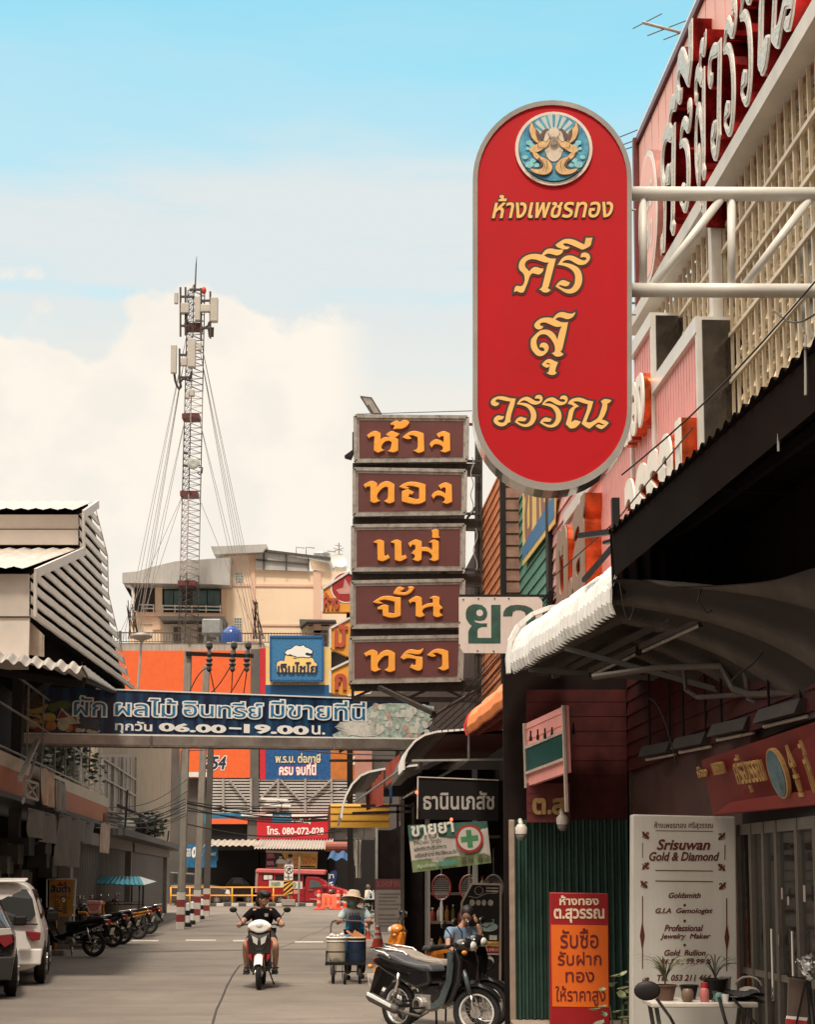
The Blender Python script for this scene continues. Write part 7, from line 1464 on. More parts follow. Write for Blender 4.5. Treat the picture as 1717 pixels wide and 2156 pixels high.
for x,y,r in ((948,1592,46),(1478,1600,44)):
 for w in (.02,-TW+.2):
  cc_=TF.pt(*tq([(x,y)])[0],w);rr_=r/2.14625/1.76121*SY_/3300;cc_.z=max(cc_.z,rr_)
  cc_.z=rr_;m=MB();m.torus(cc_,(0,1,0),rr_*.72,rr_*.28,24,8,1.2);wh=m.build('wheel',RUBBER,tr,smooth=True);m=MB();m.cyl(cc_+Vector((0,-.08,0)),cc_+Vector((0,.08,0)),rr_*.56,18)
  m.build('rim',ALUM,wh);m=MB();[m.box(cc_+Vector((math.cos(k*1.05)*rr_*.36,-.085,math.sin(k*1.05)*rr_*.36)),(rr_*.2,.02,rr_*.2)) for k in range(6)];m.build('rim_hole',BLK,wh)
m=MB();tpn(m,[(742,1520),(760,1520),(772,1335),(750,1335)],TW+.1,.08);m.build('rear_frame',M('pinkish_grey_metal',(.38,.26,.24),.4,.3),tr)
def far_car(lb,L_body,L_glass,wheels,Y,mat,name='pickup_truck',cat='pickup'):
 TF2=Fr(Vector((0,Y,0)),(1,0,0));q=lambda L: [TF2.uv(*p) for p in c8_(L)];t=thing(name,lb,cat,TF2.at(*c8_([L_body[0]])[0]))
 m=MB();m.panel(TF2,q(L_body),1.75,0,uv=True);m.build('body',mat,t,bevel=.1);m=MB();m.panel(TF2,q(L_glass),1.5,.02,uv=True);m.build('side_glass',GLASSD,t)
 for x,y,r in wheels:
  cc_=TF2.pt(*q([(x,y)])[0],.0);rr_=r/2.14625/1.76121*Y/3300;cc_.z=rr_;m=MB();m.torus(cc_,(0,1,0),rr_*.72,rr_*.28,22,8,1.2);wh=m.build('wheel',RUBBER,t,smooth=True);m=MB();m.cyl(cc_+Vector((0,-.07,0)),cc_+Vector((0,.07,0)),rr_*.55,16);m.build('rim',ALUM,wh);m=MB();[m.box(cc_+Vector((math.cos(k*1.05)*rr_*.36,-.075,math.sin(k*1.05)*rr_*.36)),(rr_*.2,.02,rr_*.2)) for k in range(6)];m.build('rim_hole',BLK,wh)
 return t,TF2,q
t,T2,q2=far_car('grey pick-up truck behind the utility poles and guard rail',[(60,1600),(300,1610),(545,1590),(560,1530),(540,1495),(400,1462),(330,1460),(318,1430),(255,1365),(60,1352)],[(95,1440),(310,1440),(250,1380),(95,1372)],((438,1592,46),),98,M('dark_grey_car_paint',(.06,.055,.052),.3,.3,.1,2,coat=.4))
m=MB();m.panel(T2,q2([(505,1530),(545,1535),(540,1500),(515,1498)]),.1,.04,uv=True);m.build('headlight',M('lamp_glass_white',None),t);m=MB();m.panel(T2,q2([(75,1470),(340,1470),(340,1462),(75,1462)]),.02,.03,uv=True);m.build('chrome_strip',CHROME,t)
far_car('dark car parked deep in the shade left of the red truck',[(500,1560),(720,1570),(730,1500),(690,1440),(640,1400),(560,1400),(515,1450),(500,1500)],[(560,1450),(660,1450),(635,1415),(575,1415)],((560,1575,40),(690,1575,40)),103,M('shade_car_paint',(.022,.018,.018),.4,0,.1),'parked_car','car')
BY=85.0;BFf=Fr(Vector((0,BY,0)),(1,0,0));o=BFf.at(697,1914);o.z=0;t=thing('plastic_barrier','faded orange plastic road barrier in front of the red truck bonnet','barrier',o);bq2=lambda L: [BFf.uv(*p) for p in c4(L)];zb=BFf.uv(697,1914)[1]
m=MB();m.panel(BFf,bq2([(792,755),(842,762),(845,742),(890,742),(895,762),(945,762),(950,742),(985,742),(990,762),(1035,765),(1040,575),(1000,568),(910,575),(860,560),(805,562)]),.45,0,uv=True);m.build('shell',M('faded_barrier_orange',(.85,.22,.12),.5,0,.12,2),t,bevel=.03)
m=MB();[m.panel(BFf,bq2([(x,690),(x+24,690),(x+20,605),(x+4,600)]),.04,.03,uv=True) for x in (845,905,990)];m.build('recess',M('deep_barrier_orange',(.80,.09,.025),.5),t)
for x,lb in ((768,'slim red delineator post at the left end of the orange barrier'),(1014,'slim red delineator post in front of the right end of the orange barrier'),(1100,'slim red delineator post between the orange barrier and the hat of the cart pusher')):
 o=BFf.pt(*bq2([(x,760)])[0],.25);o.z=0;h_=1.0;t=thing('delineator',lb,'delineator post',o,'delineator posts by the orange barrier');m=MB();m.lathe(o,(0,0,1),[(.28,0),(.28,.06),(.10,.12),(.09,h_),(.05,h_+.05)],10);m.build('post_body',M('delineator_red',(.75,.055,.02),.5),t);m=MB();[m.lathe(o,(0,0,1),[(.105,z),(.105,z+.16)],10) for z in (.35,.7)];m.build('reflective_band',M('band_pink',(.75,.45,.40),.5),t)
o=G(790,1926);t=thing('roadside_table','small dark roadside table with a pale cloth beside the seated man','table',o);m=MB();m.box(o+Vector((0,0,.74)),(1.1,.7,.04));m.build('table_top',M('pale_table',(.50,.46,.42),.5),t);m=MB();[m.bar(o+Vector((x,y,0)),o+Vector((x,y,.72)),.05) for x in (-.5,.5) for y in (-.3,.3)];m.build('leg',DARK,t)
for i,x in enumerate((-.30,-.08)): p=o+Vector((x,-.1,.76));t=thing('water_bottle',('clear blue water bottle left on the roadside table','clear blue water bottle right of the other on the roadside table')[i],'bottle',p);m=MB();m.lathe(p,(0,0,1),[(.06,0),(.065,.2),(.03,.3),(.025,.34)],10);m.build('bottle_body',M('pale_blue_plastic',(.40,.48,.50),.2),t,smooth=True);m=MB();m.cyl(p+Vector((0,0,.34)),p+Vector((0,0,.38)),.028);m.build('cap',CLEANW,t)
o=G(768,1960);bush('roadside_plant','dark potted plant beside the traffic cones',o+Vector((0,0,.55)),(.35,.35,.35),160,LEAFD,.08,12);m=MB();m.lathe(o,(0,0,1),[(.16,0),(.22,.34),(.19,.34)],14);single(m,'plant_pot',M('grey_pot',(.22,.20,.18),.8),'grey pot of the dark plant beside the traffic cones','pot',o)
t=thing('flag_banner','blue feather flag with white letters beside the red truck','flag',FF.at(718,1890,3));f11=Fr(FF.pt(0,0,3),FF.R);bq3=lambda L: [f11.uv(*p) for p in c4(L)]
m=MB();m.panel(f11,bq3([(885,475),(960,478),(985,380),(1000,300),(985,262),(930,268),(895,310)]),.02,0,uv=True);m.build('flag_cloth',M('navy_flag',(.012,.03,.13),.6,0,.2,2),t);m=MB();m.tube([f11.at(*c4([(884,800)])[0],-.03),f11.at(*c4([(892,300)])[0],-.03)],.03,6);m.build('pole',GREY,t)
shapes('lettering',[bq3(stroke(l,13)) for l in ([(905,370),(905,320),(950,318),(952,362)],[(900,420),(945,412)],[(900,455),(900,425),(925,422),(925,450),(950,448)])],f11,CLEANW,t,.02)
# motorbikes
def arcpts(c,r,a0,a1,n=12): return [(c[0]+r*math.cos(R_(a0+(a1-a0)*i/n)),c[1]+r*math.sin(R_(a0+(a1-a0)*i/n))) for i in range(n+1)]
def make_bike(label,body,accent,seat,loc,rz,steer=0.0,style='underbone',group=None,rim=None,name='motorbike',mask=None,spokes=True,mirrors=True,apron=None):
 t=thing(name,label,'motorbike',(0,0,0),group)
 wr=.28 if style == 'underbone' else .26;fx=1.24 if style == 'underbone' else 1.20
 piv=Vector((fx-.10,0,0));rot=Matrix.Rotation(R_(steer),3,'Z')
 def st(p): return piv + rot @ (Vector(p)-piv)
 rim=rim or CHROME
 def sideprism(pts,w,y0=None): return [Vector((x,(w/2 if y0 is None else y0),z)) for x,z in pts],Vector((0,-w,0))
 def addside(m,pts,w,f=None,y0=None):
  q,v=sideprism(pts,w,y0)
  if f: q2=[f(p) for p in q];v=rot @ v;q=q2
  m.prism(q,v)
 ax=Vector((0,1,0))
 for cx_,f in ((0.0,None),(fx,st)):
  c_=Vector((cx_,0,wr));c_=f(c_) if f else c_;a_=rot @ ax if f else ax;e1=(rot @ Vector((1,0,0))) if f else Vector((1,0,0))
  m=MB();m.torus(c_,a_,wr-.042,.042,36,9,.95);w=m.build('wheel',RUBBER,t,smooth=True)
  m=MB();m.torus(c_,a_,wr-.085,.015,36,7,1.7);m.build('rim',rim,w,smooth=True)
  m=MB();m.cyl(c_-a_*.055,c_+a_*.055,.060,16);m.cyl(c_-a_*.07,c_+a_*.07,.022,8);m.build('hub',ALUM,w)
  m=MB()
  if spokes:
   for k in range(18): d=e1*math.cos(k*math.pi/9)+Vector((0,0,1))*math.sin(k*math.pi/9);d2=e1*math.cos(k*math.pi/9+.3)+Vector((0,0,1))*math.sin(k*math.pi/9+.3);m.bar(c_+d*.055+a_*.03*(-1)**k,c_+d2*(wr-.09),.004)
  else:
   for k in range(5): d=e1*math.cos(k*1.2566)+Vector((0,0,1))*math.sin(k*1.2566);m.bar(c_+d*.04,c_+d*(wr-.08),.035,.03)
  m.build('spokes',STEEL if spokes else DGREY,w)
 m=MB()
 for y in (-.065,.065): m.tube([st((fx,y*1.25,wr)),st((fx-.055,y,wr+.22))],.018,8)
 m.build('fork',CHROME if style == 'underbone' else DGREY,t,smooth=True)
 m=MB()
 for y in (-.065,.065): m.tube([st((fx-.055,y,wr+.20)),st((fx-.13,y,.74))],.028,8)
 m.build('fork_cover',accent,t,smooth=True)
 m=MB();ar=arcpts((fx,wr),wr+.035,165,30,14);n=len(ar);vs=[]
 for x,z in ar: vs += [st((x,-.065,z-.03)),st((x,-.03,z)),st((x,.03,z)),st((x,.065,z-.03))]
 m.add(vs,[(4*i+k,4*i+k+1,4*i+k+5,4*i+k+4) for i in range(n-1) for k in range(3)]);m.build('front_fender',body if mask is None else mask,t,smooth=True)
 if style == 'underbone':
  m=MB();addside(m,[(1.10,.98),(1.17,.82),(1.14,.62),(1.02,.40),(.90,.33),(.86,.37),(.95,.55),(1.02,.76),(1.04,.98)],.30);m.build('leg_shield',body,t,bevel=.03)
  m=MB();[addside(m,[(1.05,.94),(1.09,.80),(1.06,.60),(.94,.36),(.80,.30),(.72,.34),(.86,.42),(.98,.62),(1.0,.80),(1.0,.94)],.02,None,y) for y in (.19,-.17)];m.build('shield_wing',accent,t,bevel=.006)
  m=MB();addside(m,[(.90,.36),(.96,.46),(.72,.49),(.58,.56),(.46,.68),(.36,.60),(.50,.42),(.66,.36)],.17);m.build('centre_body',body,t,bevel=.02)
  m=MB();addside(m,[(.64,.56),(.62,.72),(.30,.74),(0,.79),(-.30,.83),(-.33,.76),(-.12,.66),(.12,.58),(.40,.50)],.23);m.build('rear_body',body,t,bevel=.03)
  m=MB();[addside(m,[(.30,.68),(-.05,.735),(-.30,.79),(-.30,.775),(-.05,.71),(.30,.655)],.012,None,y) for y in (.128,-.116)];m.build('side_stripe',CHROME,t)
 else:
  ap=apron or body
  m=MB();addside(m,[(1.12,.98),(1.19,.80),(1.16,.56),(1.00,.36),(.86,.33),(.86,.38),(1.00,.52),(1.06,.74),(1.03,.98)],.36);m.build('front_apron',ap,t,bevel=.05)
  m=MB();addside(m,[(.95,.30),(.98,.38),(.52,.40),(.46,.30)],.34);m.build('floor_board',DGREY,t,bevel=.02)
  m=MB();addside(m,[(.56,.34),(.62,.70),(.30,.74),(-.10,.80),(-.32,.84),(-.34,.72),(-.10,.60),(.05,.46),(.30,.36)],.30);m.build('rear_body',body,t,bevel=.06)
 m=MB();addside(m,[(.68,.70),(.63,.775),(.42,.775),(.22,.80),(.02,.865),(-.24,.885),(-.28,.83),(0,.77),(.30,.73),(.55,.69)],.25);m.build('seat',seat,t,bevel=.035)
 m=MB();m.tube([(.02,.145,.83),(-.08,.15,.88),(-.26,.14,.90),(-.36,.07,.915),(-.38,0,.92),(-.36,-.07,.915),(-.26,-.14,.90),(-.08,-.15,.88),(.02,-.145,.83)],.014,8);m.build('grab_rail',CHROME,t,smooth=True)
 m=MB();m.box((-.335,0,.775),(.07,.16,.075));m.build('tail_light',M('tail_light_red',(.40,.012,.012),.15),t,bevel=.015)
 m=MB();[m.ell((-.34,y,.72),(.035,.035,.028)) for y in (-.14,.14)];m.build('rear_indicator',M('amber_lens',(.60,.25,.04),.2),t,smooth=True)
 m=MB();addside(m,[(-.26,.74),(-.33,.70),(-.42,.46),(-.46,.38),(-.42,.37),(-.34,.48),(-.20,.66)],.14);m.build('rear_fender',BLK,t,bevel=.01)
 m=MB();m.box((-.425,0,.56),(.012,.19,.15),mat=Matrix.Rotation(R_(-18),3,'Y'));m.build('number_plate',M('plate_white',(.62,.58,.53),.5),t)
 m=MB();m.box((.50,0,.36),(.26,.20,.16));m.lathe((.47,-.16,.33),(0,1,0),[(.05,0),(.085,.012),(.09,.03),(.09,.29),(.085,.305),(.05,.32)],18);m.tube([(.66,0,.36),(.78,0,.34)],.055,10);m.build('engine',M('engine_alloy',(.46,.44,.41),.35,.8,.2,14),t,smooth=False,bevel=.01)
 m=MB();m.tube([(.60,-.10,.26),(.50,-.13,.20),(.30,-.14,.22),(.14,-.15,.25)],.017,8);m.build('exhaust_pipe',DGREY,t,smooth=True)
 m=MB();m.tube([(.16,-.155,.245),(.12,-.16,.255),(-.28,-.175,.37),(-.34,-.177,.385)],[.03,.052,.055,.032],12);m.build('muffler',DGREY,t,smooth=True)
 m=MB();m.prism([(.10,-.222,.275),(-.30,-.235,.395),(-.30,-.225,.435),(.10,-.215,.315)],(0,.012,0));m.build('heat_shield',BRIM,t,bevel=.004)
 m=MB();[m.bar((.44,y,.32),(0,y,wr),.03,.04) for y in (-.08,.08)];m.bar((-.05,.10,.36),(.42,.10,.38),.02,.06);m.build('swing_arm',BLK,t)
 for y in (-.11,.11):
  m=MB();m.tube([(.02,y,wr+.03),(.08,y,.46)],.014,8);m.tube([(.05,y,.38),(.13,y,.66)],.026,8);m.build('shock_absorber',CHROME,t,smooth=True)
 m=MB();m.tube([(.55,-.28,.30),(.55,.28,.30)],.013,7);m.tube([(.28,-.2,.36),(.28,.2,.36)],.011,7);m.tube([(.50,.12,.26),(.42,.20,.03)],.012,6);m.build('foot_rest',BLK,t)
 m=MB()
 m.tube([st((1.00,.36,.99)),st((1.03,.22,1.01)),st((1.07,.08,.99)),st((1.07,-.08,.99)),st((1.03,-.22,1.01)),st((1.00,-.36,.99))],.012,7);m.build('handlebar',BLK,t,smooth=True)
 m=MB();[m.tube([st((1.00,y,.99)),st((1.02,y*.72,1.0))],.020,8) for y in (-.36,.36)];[m.tube([st((1.06,y*.65,1.0)),st((1.10,y*.98,.99))],.006,5) for y in (-.36,.36)];m.build('grip',RUBBER,t)
 m=MB();m.ell(st((1.10,0,1.0)),(.12,.15,.085),rot,16,10);m.build('handle_cover',body if mask is None else mask,t,smooth=True)
 m=MB();m.ell(st((1.19,0,.995)),(.045,.085,.055),rot);m.build('headlight',M('headlight_glass',(.62,.60,.55),.1),t,smooth=True)
 m=MB();[m.ell(st((1.15,y,.93)),(.03,.035,.025)) for y in (-.15,.15)];m.build('front_indicator',M('amber_lens',None),t,smooth=True)
 if mask is not None:
  m=MB();q=[(-.20,1.0),(-.13,1.055),(0,1.07),(.13,1.055),(.20,1.0),(.12,.93),(.04,.90),(-.04,.90),(-.12,.93)];m.prism([Vector((1.12,y,z)) for y,z in q],(.10,0,-.03));m.build('front_mask',mask,t,bevel=.03)
  m=MB();q=[(-.155,.86),(-.05,.80),(.05,.80),(.155,.86),(.13,.70),(.07,.62),(-.07,.62),(-.13,.70)];m.prism([Vector((1.15,y,z)) for y,z in q],(.045,0,-.01));m.build('lamp_panel',M('smoked_lamp',(.02,.018,.018),.1,0,.1),t,bevel=.02)
  m=MB();[m.prism([Vector((1.205,s*y,z)) for y,z in ((.02,.79),(.12,.84),(.09,.73),(.03,.69))],(.012,0,0)) for s in (-1,1)];m.build('lamp_glint',M('headlight_glass',None),t)
  m=MB();[m.prism([Vector((1.10,s*y,z)) for y,z in ((.15,.82),(.21,.74),(.17,.50),(.11,.42),(.12,.62))],(.05,0,0)) for s in (-1,1)];m.build('side_panel',accent,t,bevel=.012)
 if mirrors:
  for y in ((-.30,.30) if mirrors is True else mirrors):
   m=MB();m.tube([st((1.04,y*.9,1.01)),st((1.06,y*1.1,1.12)),st((1.02,y*1.28,1.20))],.007,6);mr=m.build('mirror',BLK,t);m=MB();m.ell(st((1.02,y*1.42,1.235)),(.018,.062,.045),rot);m.build('mirror_housing',BLK,mr,smooth=True);m=MB();m.ell(st((1.003,y*1.42,1.235)),(.006,.054,.037),rot);m.build('mirror_glass',CHROME,mr,smooth=True)
 t.location=loc;t.rotation_euler=(0,0,rz);return t
SEATG=M('slate_seat_vinyl',(.060,.062,.070),.5,0,.12,5);SEATT=M('tan_seat_vinyl',(.26,.22,.185),.6,0,.12,5);SEATB=M('black_seat_vinyl',(.022,.020,.020),.55,0,.15,6)
PBLK=M('gloss_black_paint',(.012,.011,.012),.18,0,.05,coat=.5);PSLATE=M('slate_teal_panel',(.07,.09,.095),.25,0,.1);PORG=M('orange_scooter_paint',(.60,.19,.02),.25,0,.06,coat=.4);PWHT=M('pearl_white_paint',(.78,.74,.70),.25,0,.03,coat=.3);PRED=M('red_scooter_panel',(.42,.02,.025),.3)
BRIM=M('bright_white_rim',(.86,.85,.82),.25,.3,.03)
hd=math.atan2(17.3-18.24,.755+.10)
ga=G(840,2158);make_bike('black motorbike with bright white rims and chrome muffler parked nearest on the right',PBLK,PSLATE,SEATG,(-.10,18.3,0),hd,26,'underbone','motorbikes on the right side',BRIM)
make_bike('black motorbike with tan seat parked just behind the white-rimmed one',PBLK,PBLK,SEATT,(.02,19.35,0),hd+.06,20,'underbone','motorbikes on the right side')
make_bike('orange scooter facing the road behind the parked motorbikes on the right',PORG,PORG,SEATB,(.85,23.1,0),R_(205),-20,'scooter','motorbikes on the right side',None,'scooter',None,False)
make_bike('dark motorbike of which only a black mirror shows at the bottom edge',PBLK,PBLK,SEATB,(1.52,8.28,0),R_(-90),0,'underbone','motorbikes on the right side',mirrors=(-.30,))
for i,(x,y,body,acc,seat,lb) in enumerate(((197,2014,PBLK,PBLK,SEATB,'black motorbike nearest in the left row, its tail to the street'),(237,1994,PBLK,PBLK,SEATB,'black motorbike second in the left row, with the pink box over it'),(257,1988,PBLK,M('bronze_panel',(.10,.07,.05),.3),SEATB,'black and bronze motorbike third in the left row'),(291,1977,M('gold_yellow_paint',(.42,.20,.03),.35),PBLK,SEATB,'yellow bodied motorbike fourth in the left row beside the bare fork'),(314,1966,M('maroon_paint',(.12,.012,.016),.3),PBLK,SEATB,'dark red motorbike farthest in the left row'))):
 g=G(x,y);make_bike(lb,body,acc,seat,(g.x,g.y,0),R_(168+i*2),-12+5*i,'underbone','motorbikes parked in the left row',DGREY,spokes=False)
for x,y,lb in ((152,1986,'dark motorbike half hidden behind the nearest one in the left row'),(222,1962,'dark motorbike deep in the left row under the blue cart roof')): g=G(x,y);make_bike(lb,PBLK,PBLK,SEATB,(g.x,g.y,0),R_(176),8,'underbone','motorbikes parked in the left row',DGREY,spokes=False)
g=G(735,1908);make_bike('dark motorbike far away beside the orange barrier',PBLK,PBLK,SEATB,(g.x+.3,88,0),R_(205),0,'underbone',None,mirrors=True)
# cars at the left edge
def loft_car(label,cat,paint,loc,rz,hs,wb,L=4.5,glass_rear=None,kind='suv'):
 t=thing('parked_car',label,cat,(0,0,0));H=hs
 ring=[(.0,.22),(.70,.22),(.86,.34),(.90,.60),(.90,.88),(.85,1.0),(.76,H*.78),(.66,H*.93),(.50,H*.985),(.25,H),(0,H*1.004)]
 if kind == 'suv': st_=[(-.02,.86,.93),(.10,.96,.975),(.35,1,1),(1.2,1,1),(2.2,1,1),(2.75,1,.97),(3.3,.99,.64),(4.0,.96,.58),(4.4,.86,.52),(L,.70,.45)]
 else: st_=[(-.02,.80,.70),(.12,.95,.74),(.45,1,.92),(.9,1,.99),(2.0,1,1),(2.6,1,.97),(3.2,.99,.70),(3.9,.96,.64),(4.3,.86,.58),(L,.70,.5)]
 m=MB();n=len(ring)*2-2;vs=[]
 for x,ws,zs in st_:
  pts=[]
  for (y,z) in ring: zz=z if z < .95 else (.95+(z-.95)*max(0,(zs-.55)/.45) if zs < 1 else z);pts.append((y*ws,zz if z > .25 else .22+.10*(1-ws)))
  full=[(-y,z) for y,z in pts]+[(y,z) for y,z in pts[::-1][1:-1]]
  vs += [(x,y,z) for y,z in full]
 k=len(st_);fs=[(i*n+j,i*n+(j+1) % n,(i+1)*n+(j+1) % n,(i+1)*n+j) for i in range(k-1) for j in range(n)] + [tuple(range(n))[::-1],tuple((k-1)*n+j for j in range(n))]
 m.add(vs,fs);b=m.build('body',paint,t,smooth=True,sub=1)
 m=MB()
 for s in (-1,1):
  if kind == 'suv': q=[(.42,1.06),(.50,1.45),(.75,1.55),(2.5,1.53),(3.05,1.10)]
  else: q=[(.75,1.02),(.95,1.24),(1.3,H*.94),(2.3,H*.93),(2.85,1.03)]
  def yy(z): 
   pr_=[(.88,.90),(1.0,.85),(H*.78,.76),(H*.93,.66)]
   for (z0,y0),(z1,y1) in zip(pr_,pr_[1:]):
    if z <= z1: return y0+(y1-y0)*(z-z0)/(z1-z0)
   return .66
  m.prism([Vector((x,s*(yy(z)+.004),z)) for x,z in q],(0,-s*.03,0))
 m.build('side_window',GLASSD,t)
 for x in (.82,.82+wb):
  for s in (-1,1):
   c_=Vector((x,s*.80,.325));m=MB();m.cyl(c_+Vector((0,s*.0,0)),c_+Vector((0,s*.108,0)),.375,26);m.build('wheel_arch',BLK,t)
   m=MB();m.torus(c_+Vector((0,s*.03,0)),(0,1,0),.24,.085,28,10,1.15);w=m.build('wheel',RUBBER,t,smooth=True);m=MB();m.cyl(c_+Vector((0,s*.06,0)),c_+Vector((0,s*.115,0)),.185,20);m.build('rim',DGREY,w);m=MB()
   for q_ in range(5): d=Vector((math.cos(q_*1.2566),0,math.sin(q_*1.2566)));m.bar(c_+Vector((0,s*.125,0)),c_+d*.18+Vector((0,s*.125,0)),.05,.02)
   m.build('rim_spoke',ALUM,w)
 return t
def car_rear(t,kind,H,paint2):
 def rp(m,q,d=.03,x=-.035): m.prism([Vector((x,y,z)) for y,z in q],(d,0,0))
 if kind == 'suv':
  m=MB();m.prism([Vector((x,y,z)) for x,y,z in ((-.065,.70,1.04),(-.065,-.68,1.04),(-.055,-.76,1.14),(-.015,-.70,1.40),(.05,-.60,1.55),(.05,.60,1.55),(-.015,.70,1.40))],(.12,0,0));m.build('rear_window',GLASSD,t,bevel=.01)
  m=MB();rp(m,[(-.60,.885),(-.85,.86),(-.84,.74),(-.70,.72)],.06,-.055);rp(m,[(.60,.885),(.85,.86),(.84,.74),(.70,.72)],.06,-.055);m.build('tail_light',M('dark_red_lens',(.20,.006,.012),.12),t,bevel=.012)
  m=MB();rp(m,[(-.88,.60),(.88,.60),(.86,.34),(-.86,.34)],.05,-.09);m.build('bumper',paint2,t,bevel=.03);m=MB();rp(m,[(-.80,1.00),(.80,1.00),(.80,.98),(-.80,.98)],.02,-.045);m.build('trim_line',BLK,t)
  m=MB();m.prism([(.16,.62,1.70),(.16,-.62,1.70),(-.10,-.58,1.66),(-.10,.58,1.66)],(0,0,.035));m.build('roof_spoiler',paint2,t,bevel=.012);m=MB();m.tube([(.5,-.3,1.72),(.15,-.3,2.02)],.006,5);m.build('aerial',BLK,t)
 else:
  m=MB();m.prism([Vector((x,y,z)) for x,y,z in ((.16,.70,1.02),(.16,-.70,1.02),(.60,-.60,1.36),(.60,.60,1.36))],(.06,0,-.02));m.build('rear_window',GLASSD,t)
  m=MB();[rp(m,[(s*.46,.985),(s*.80,.99),(s*.84,.82),(s*.72,.74)],.07,-.06) for s in (-1,1)];m.build('tail_light',M('dark_red_lens',None),t,bevel=.012);m=MB();[rp(m,[(s*.44,1.01),(s*.80,1.02),(s*.84,.93),(s*.5,.90)],.07,-.066) for s in (-1,1)];m.build('clear_lens',CHROME,t,bevel=.008)
  m=MB();rp(m,[(-.86,.62),(.86,.62),(.82,.28),(-.82,.28)],.05,-.10);m.build('bumper',paint2,t,bevel=.04)
 m=MB();m.box((2.45,-.98,1.06),(.12,.2,.16));m.box((2.45,.98,1.06),(.12,.2,.16));m.build('wing_mirror',BLK,t,bevel=.03)
 m=MB();rp(m,[(-.26,.80),(.26,.80),(.26,.68),(-.26,.68)],.01,-.05);m.build('number_plate',M('plate_white',None),t)
 m=MB();[m.box((2.05,s*.905,.86),(.2,.02,.03)) for s in (-1,1)];m.build('door_handle',CHROME,t)
cw_=loft_car('white sport utility car at the left edge, seen from behind','car',PWHT,None,0,1.72,2.6);car_rear(cw_,'suv',1.72,PWHT);h=R_(101.5);crn=G(112,2069)
cw_.location=(crn.x,crn.y,0) + 0*Vector() if False else Vector((crn.x,25.7,0)) - Matrix.Rotation(h,3,'Z') @ Vector((0,-.90,0));cw_.rotation_euler=(0,0,h)
cb_=loft_car('black car nearest at the lower left corner, cut off by the frame','car',PBLK,None,0,1.48,2.55,kind='sedan');car_rear(cb_,'sedan',1.48,PBLK);h=R_(105);cb_.location=Vector((Xat(38,22.9),22.9,0)) - Matrix.Rotation(h,3,'Z') @ Vector((0,-.88,0));cb_.rotation_euler=(0,0,h)
# things of the left row
g=G(108,1960);Y=37.5;SB=FR(128,1950,Y,0);t=thing('banner_stand','orange food banner with Thai words on a thin white stand','banner stand',Vector((SB.at(128,1950).x,Y,0)));c2=crop(0,3100,2.14625)
m=MB();m.panel(SB,c2([(388,640),(575,640),(590,345),(392,345)]),.01);m.build('sheet',M('orange_yellow_vinyl',(.52,.25,.045),.5,0,.2,3),t)
m=MB();[m.bar(SB.at(*c2([a])[0],-.03),SB.at(*c2([b])[0],-.03),.03) for a,b in (((370,340),(368,900)),((602,338),(580,760)),((370,342),(602,340)))];m.bar(SB.at(*c2([(368,900)])[0],-.03),Vector((SB.at(*c2([(368,900)])[0]).x,Y,0)),.03);m.bar(SB.at(*c2([(580,760)])[0],-.03),Vector((SB.at(*c2([(580,760)])[0]).x,Y,0)),.03);m.build('frame',WHITE,t)
def c2r(s,x0,y0,x1,y1,*o): (a,b),(c_,d)=c2([(x0,y0),(x1,y1)]);return (s,a,b,c_,d,*o)
text(SB,[c2r('ส้มตำ',405,385,560,448,.04)],M('dark_food_letter',(.04,.025,.03),.5),t,lift=.006,outline=(M('pale_food_edge',(.42,.32,.26),.5),.05),res=2);text(SB,[c2r('ป่าแซ่บ',420,462,556,502,.03)],M('wine_letter',(.22,.06,.06),.5),t,'lower_lettering',lift=.006,res=2)
m=MB();[m.rect(SB,*c2([(x,y)])[0],*c2([(x+34,y+8)])[0],.003,.006) for y in (515,535,552,570,588,605) for x in (430,500)];m.build('menu_line',M('dark_food_letter',None),t)
shapes('chilli_print',[[SB.uv(*p) for p in c2(l)] for l in ([(450,395),(480,360),(500,385),(520,355),(540,395)],)],SB,M('wine_red_print',(.34,.03,.02),.5),t,.005)
Y=46.0;CF=Fr(Vector((0,Y,0)),(1,0,0));o=CF.at(*c2([(880,700)])[0]);o.z=0;t=thing('food_cart','food cart with blue sheet roof beside the grey shutters','food cart',o)
ra=[P(*c2([p])[0],yy) for p,yy in (((614,372),45.2),((1146,388),45.2),((1112,320),46.6),((742,318),46.6))];rb=P(*c2([(1246,360)])[0],47.6)
m=MB();patch(m,ra[0],ra[1],ra[2],ra[3],40,4,lambda u,v,p: .012*math.sin(u*80),.02);m.build('roof_sheet',M('blue_roof_sheet',(.03,.20,.27),.4,.1,.12,3,grunge=.3,dirt=(.16,.30,.34)),t);m=MB();m.add([ra[1],rb,ra[2]],[(0,1,2)]);m.add([ra[3],ra[2],rb,rb+Vector((ra[3].x-ra[2].x,0,0))],[(0,1,2,3)]);m.build('roof_end',M('pale_roof_end',(.42,.47,.47),.4,.1,.1),t)
m=MB();[m.bar(P(*c2([(x,390)])[0],yy),Vector((P(*c2([(x,390)])[0],yy).x,yy,.25)),.04) for x,yy in ((1110,45.3),(1140,45.6),(660,45.3),(1050,47),(720,47))];m.build('post',DARK,t)
x0,x1=P(*c2([(640,400)])[0],46).x,P(*c2([(1120,400)])[0],46).x;m=MB();m.span((x0,45.4,.45),(x1,46.8,.95));m.span((x0,45.4,1.0),(x1,46.8,1.03));m.build('counter',M('dim_counter',(.07,.055,.045),.6,0,.3,3),t);m=MB();[m.torus((x,45.35,.28),(0,1,0),.24,.03,22,7) for x in (x0+.3,x1-.3)];m.build('wheel',RUBBER,t)
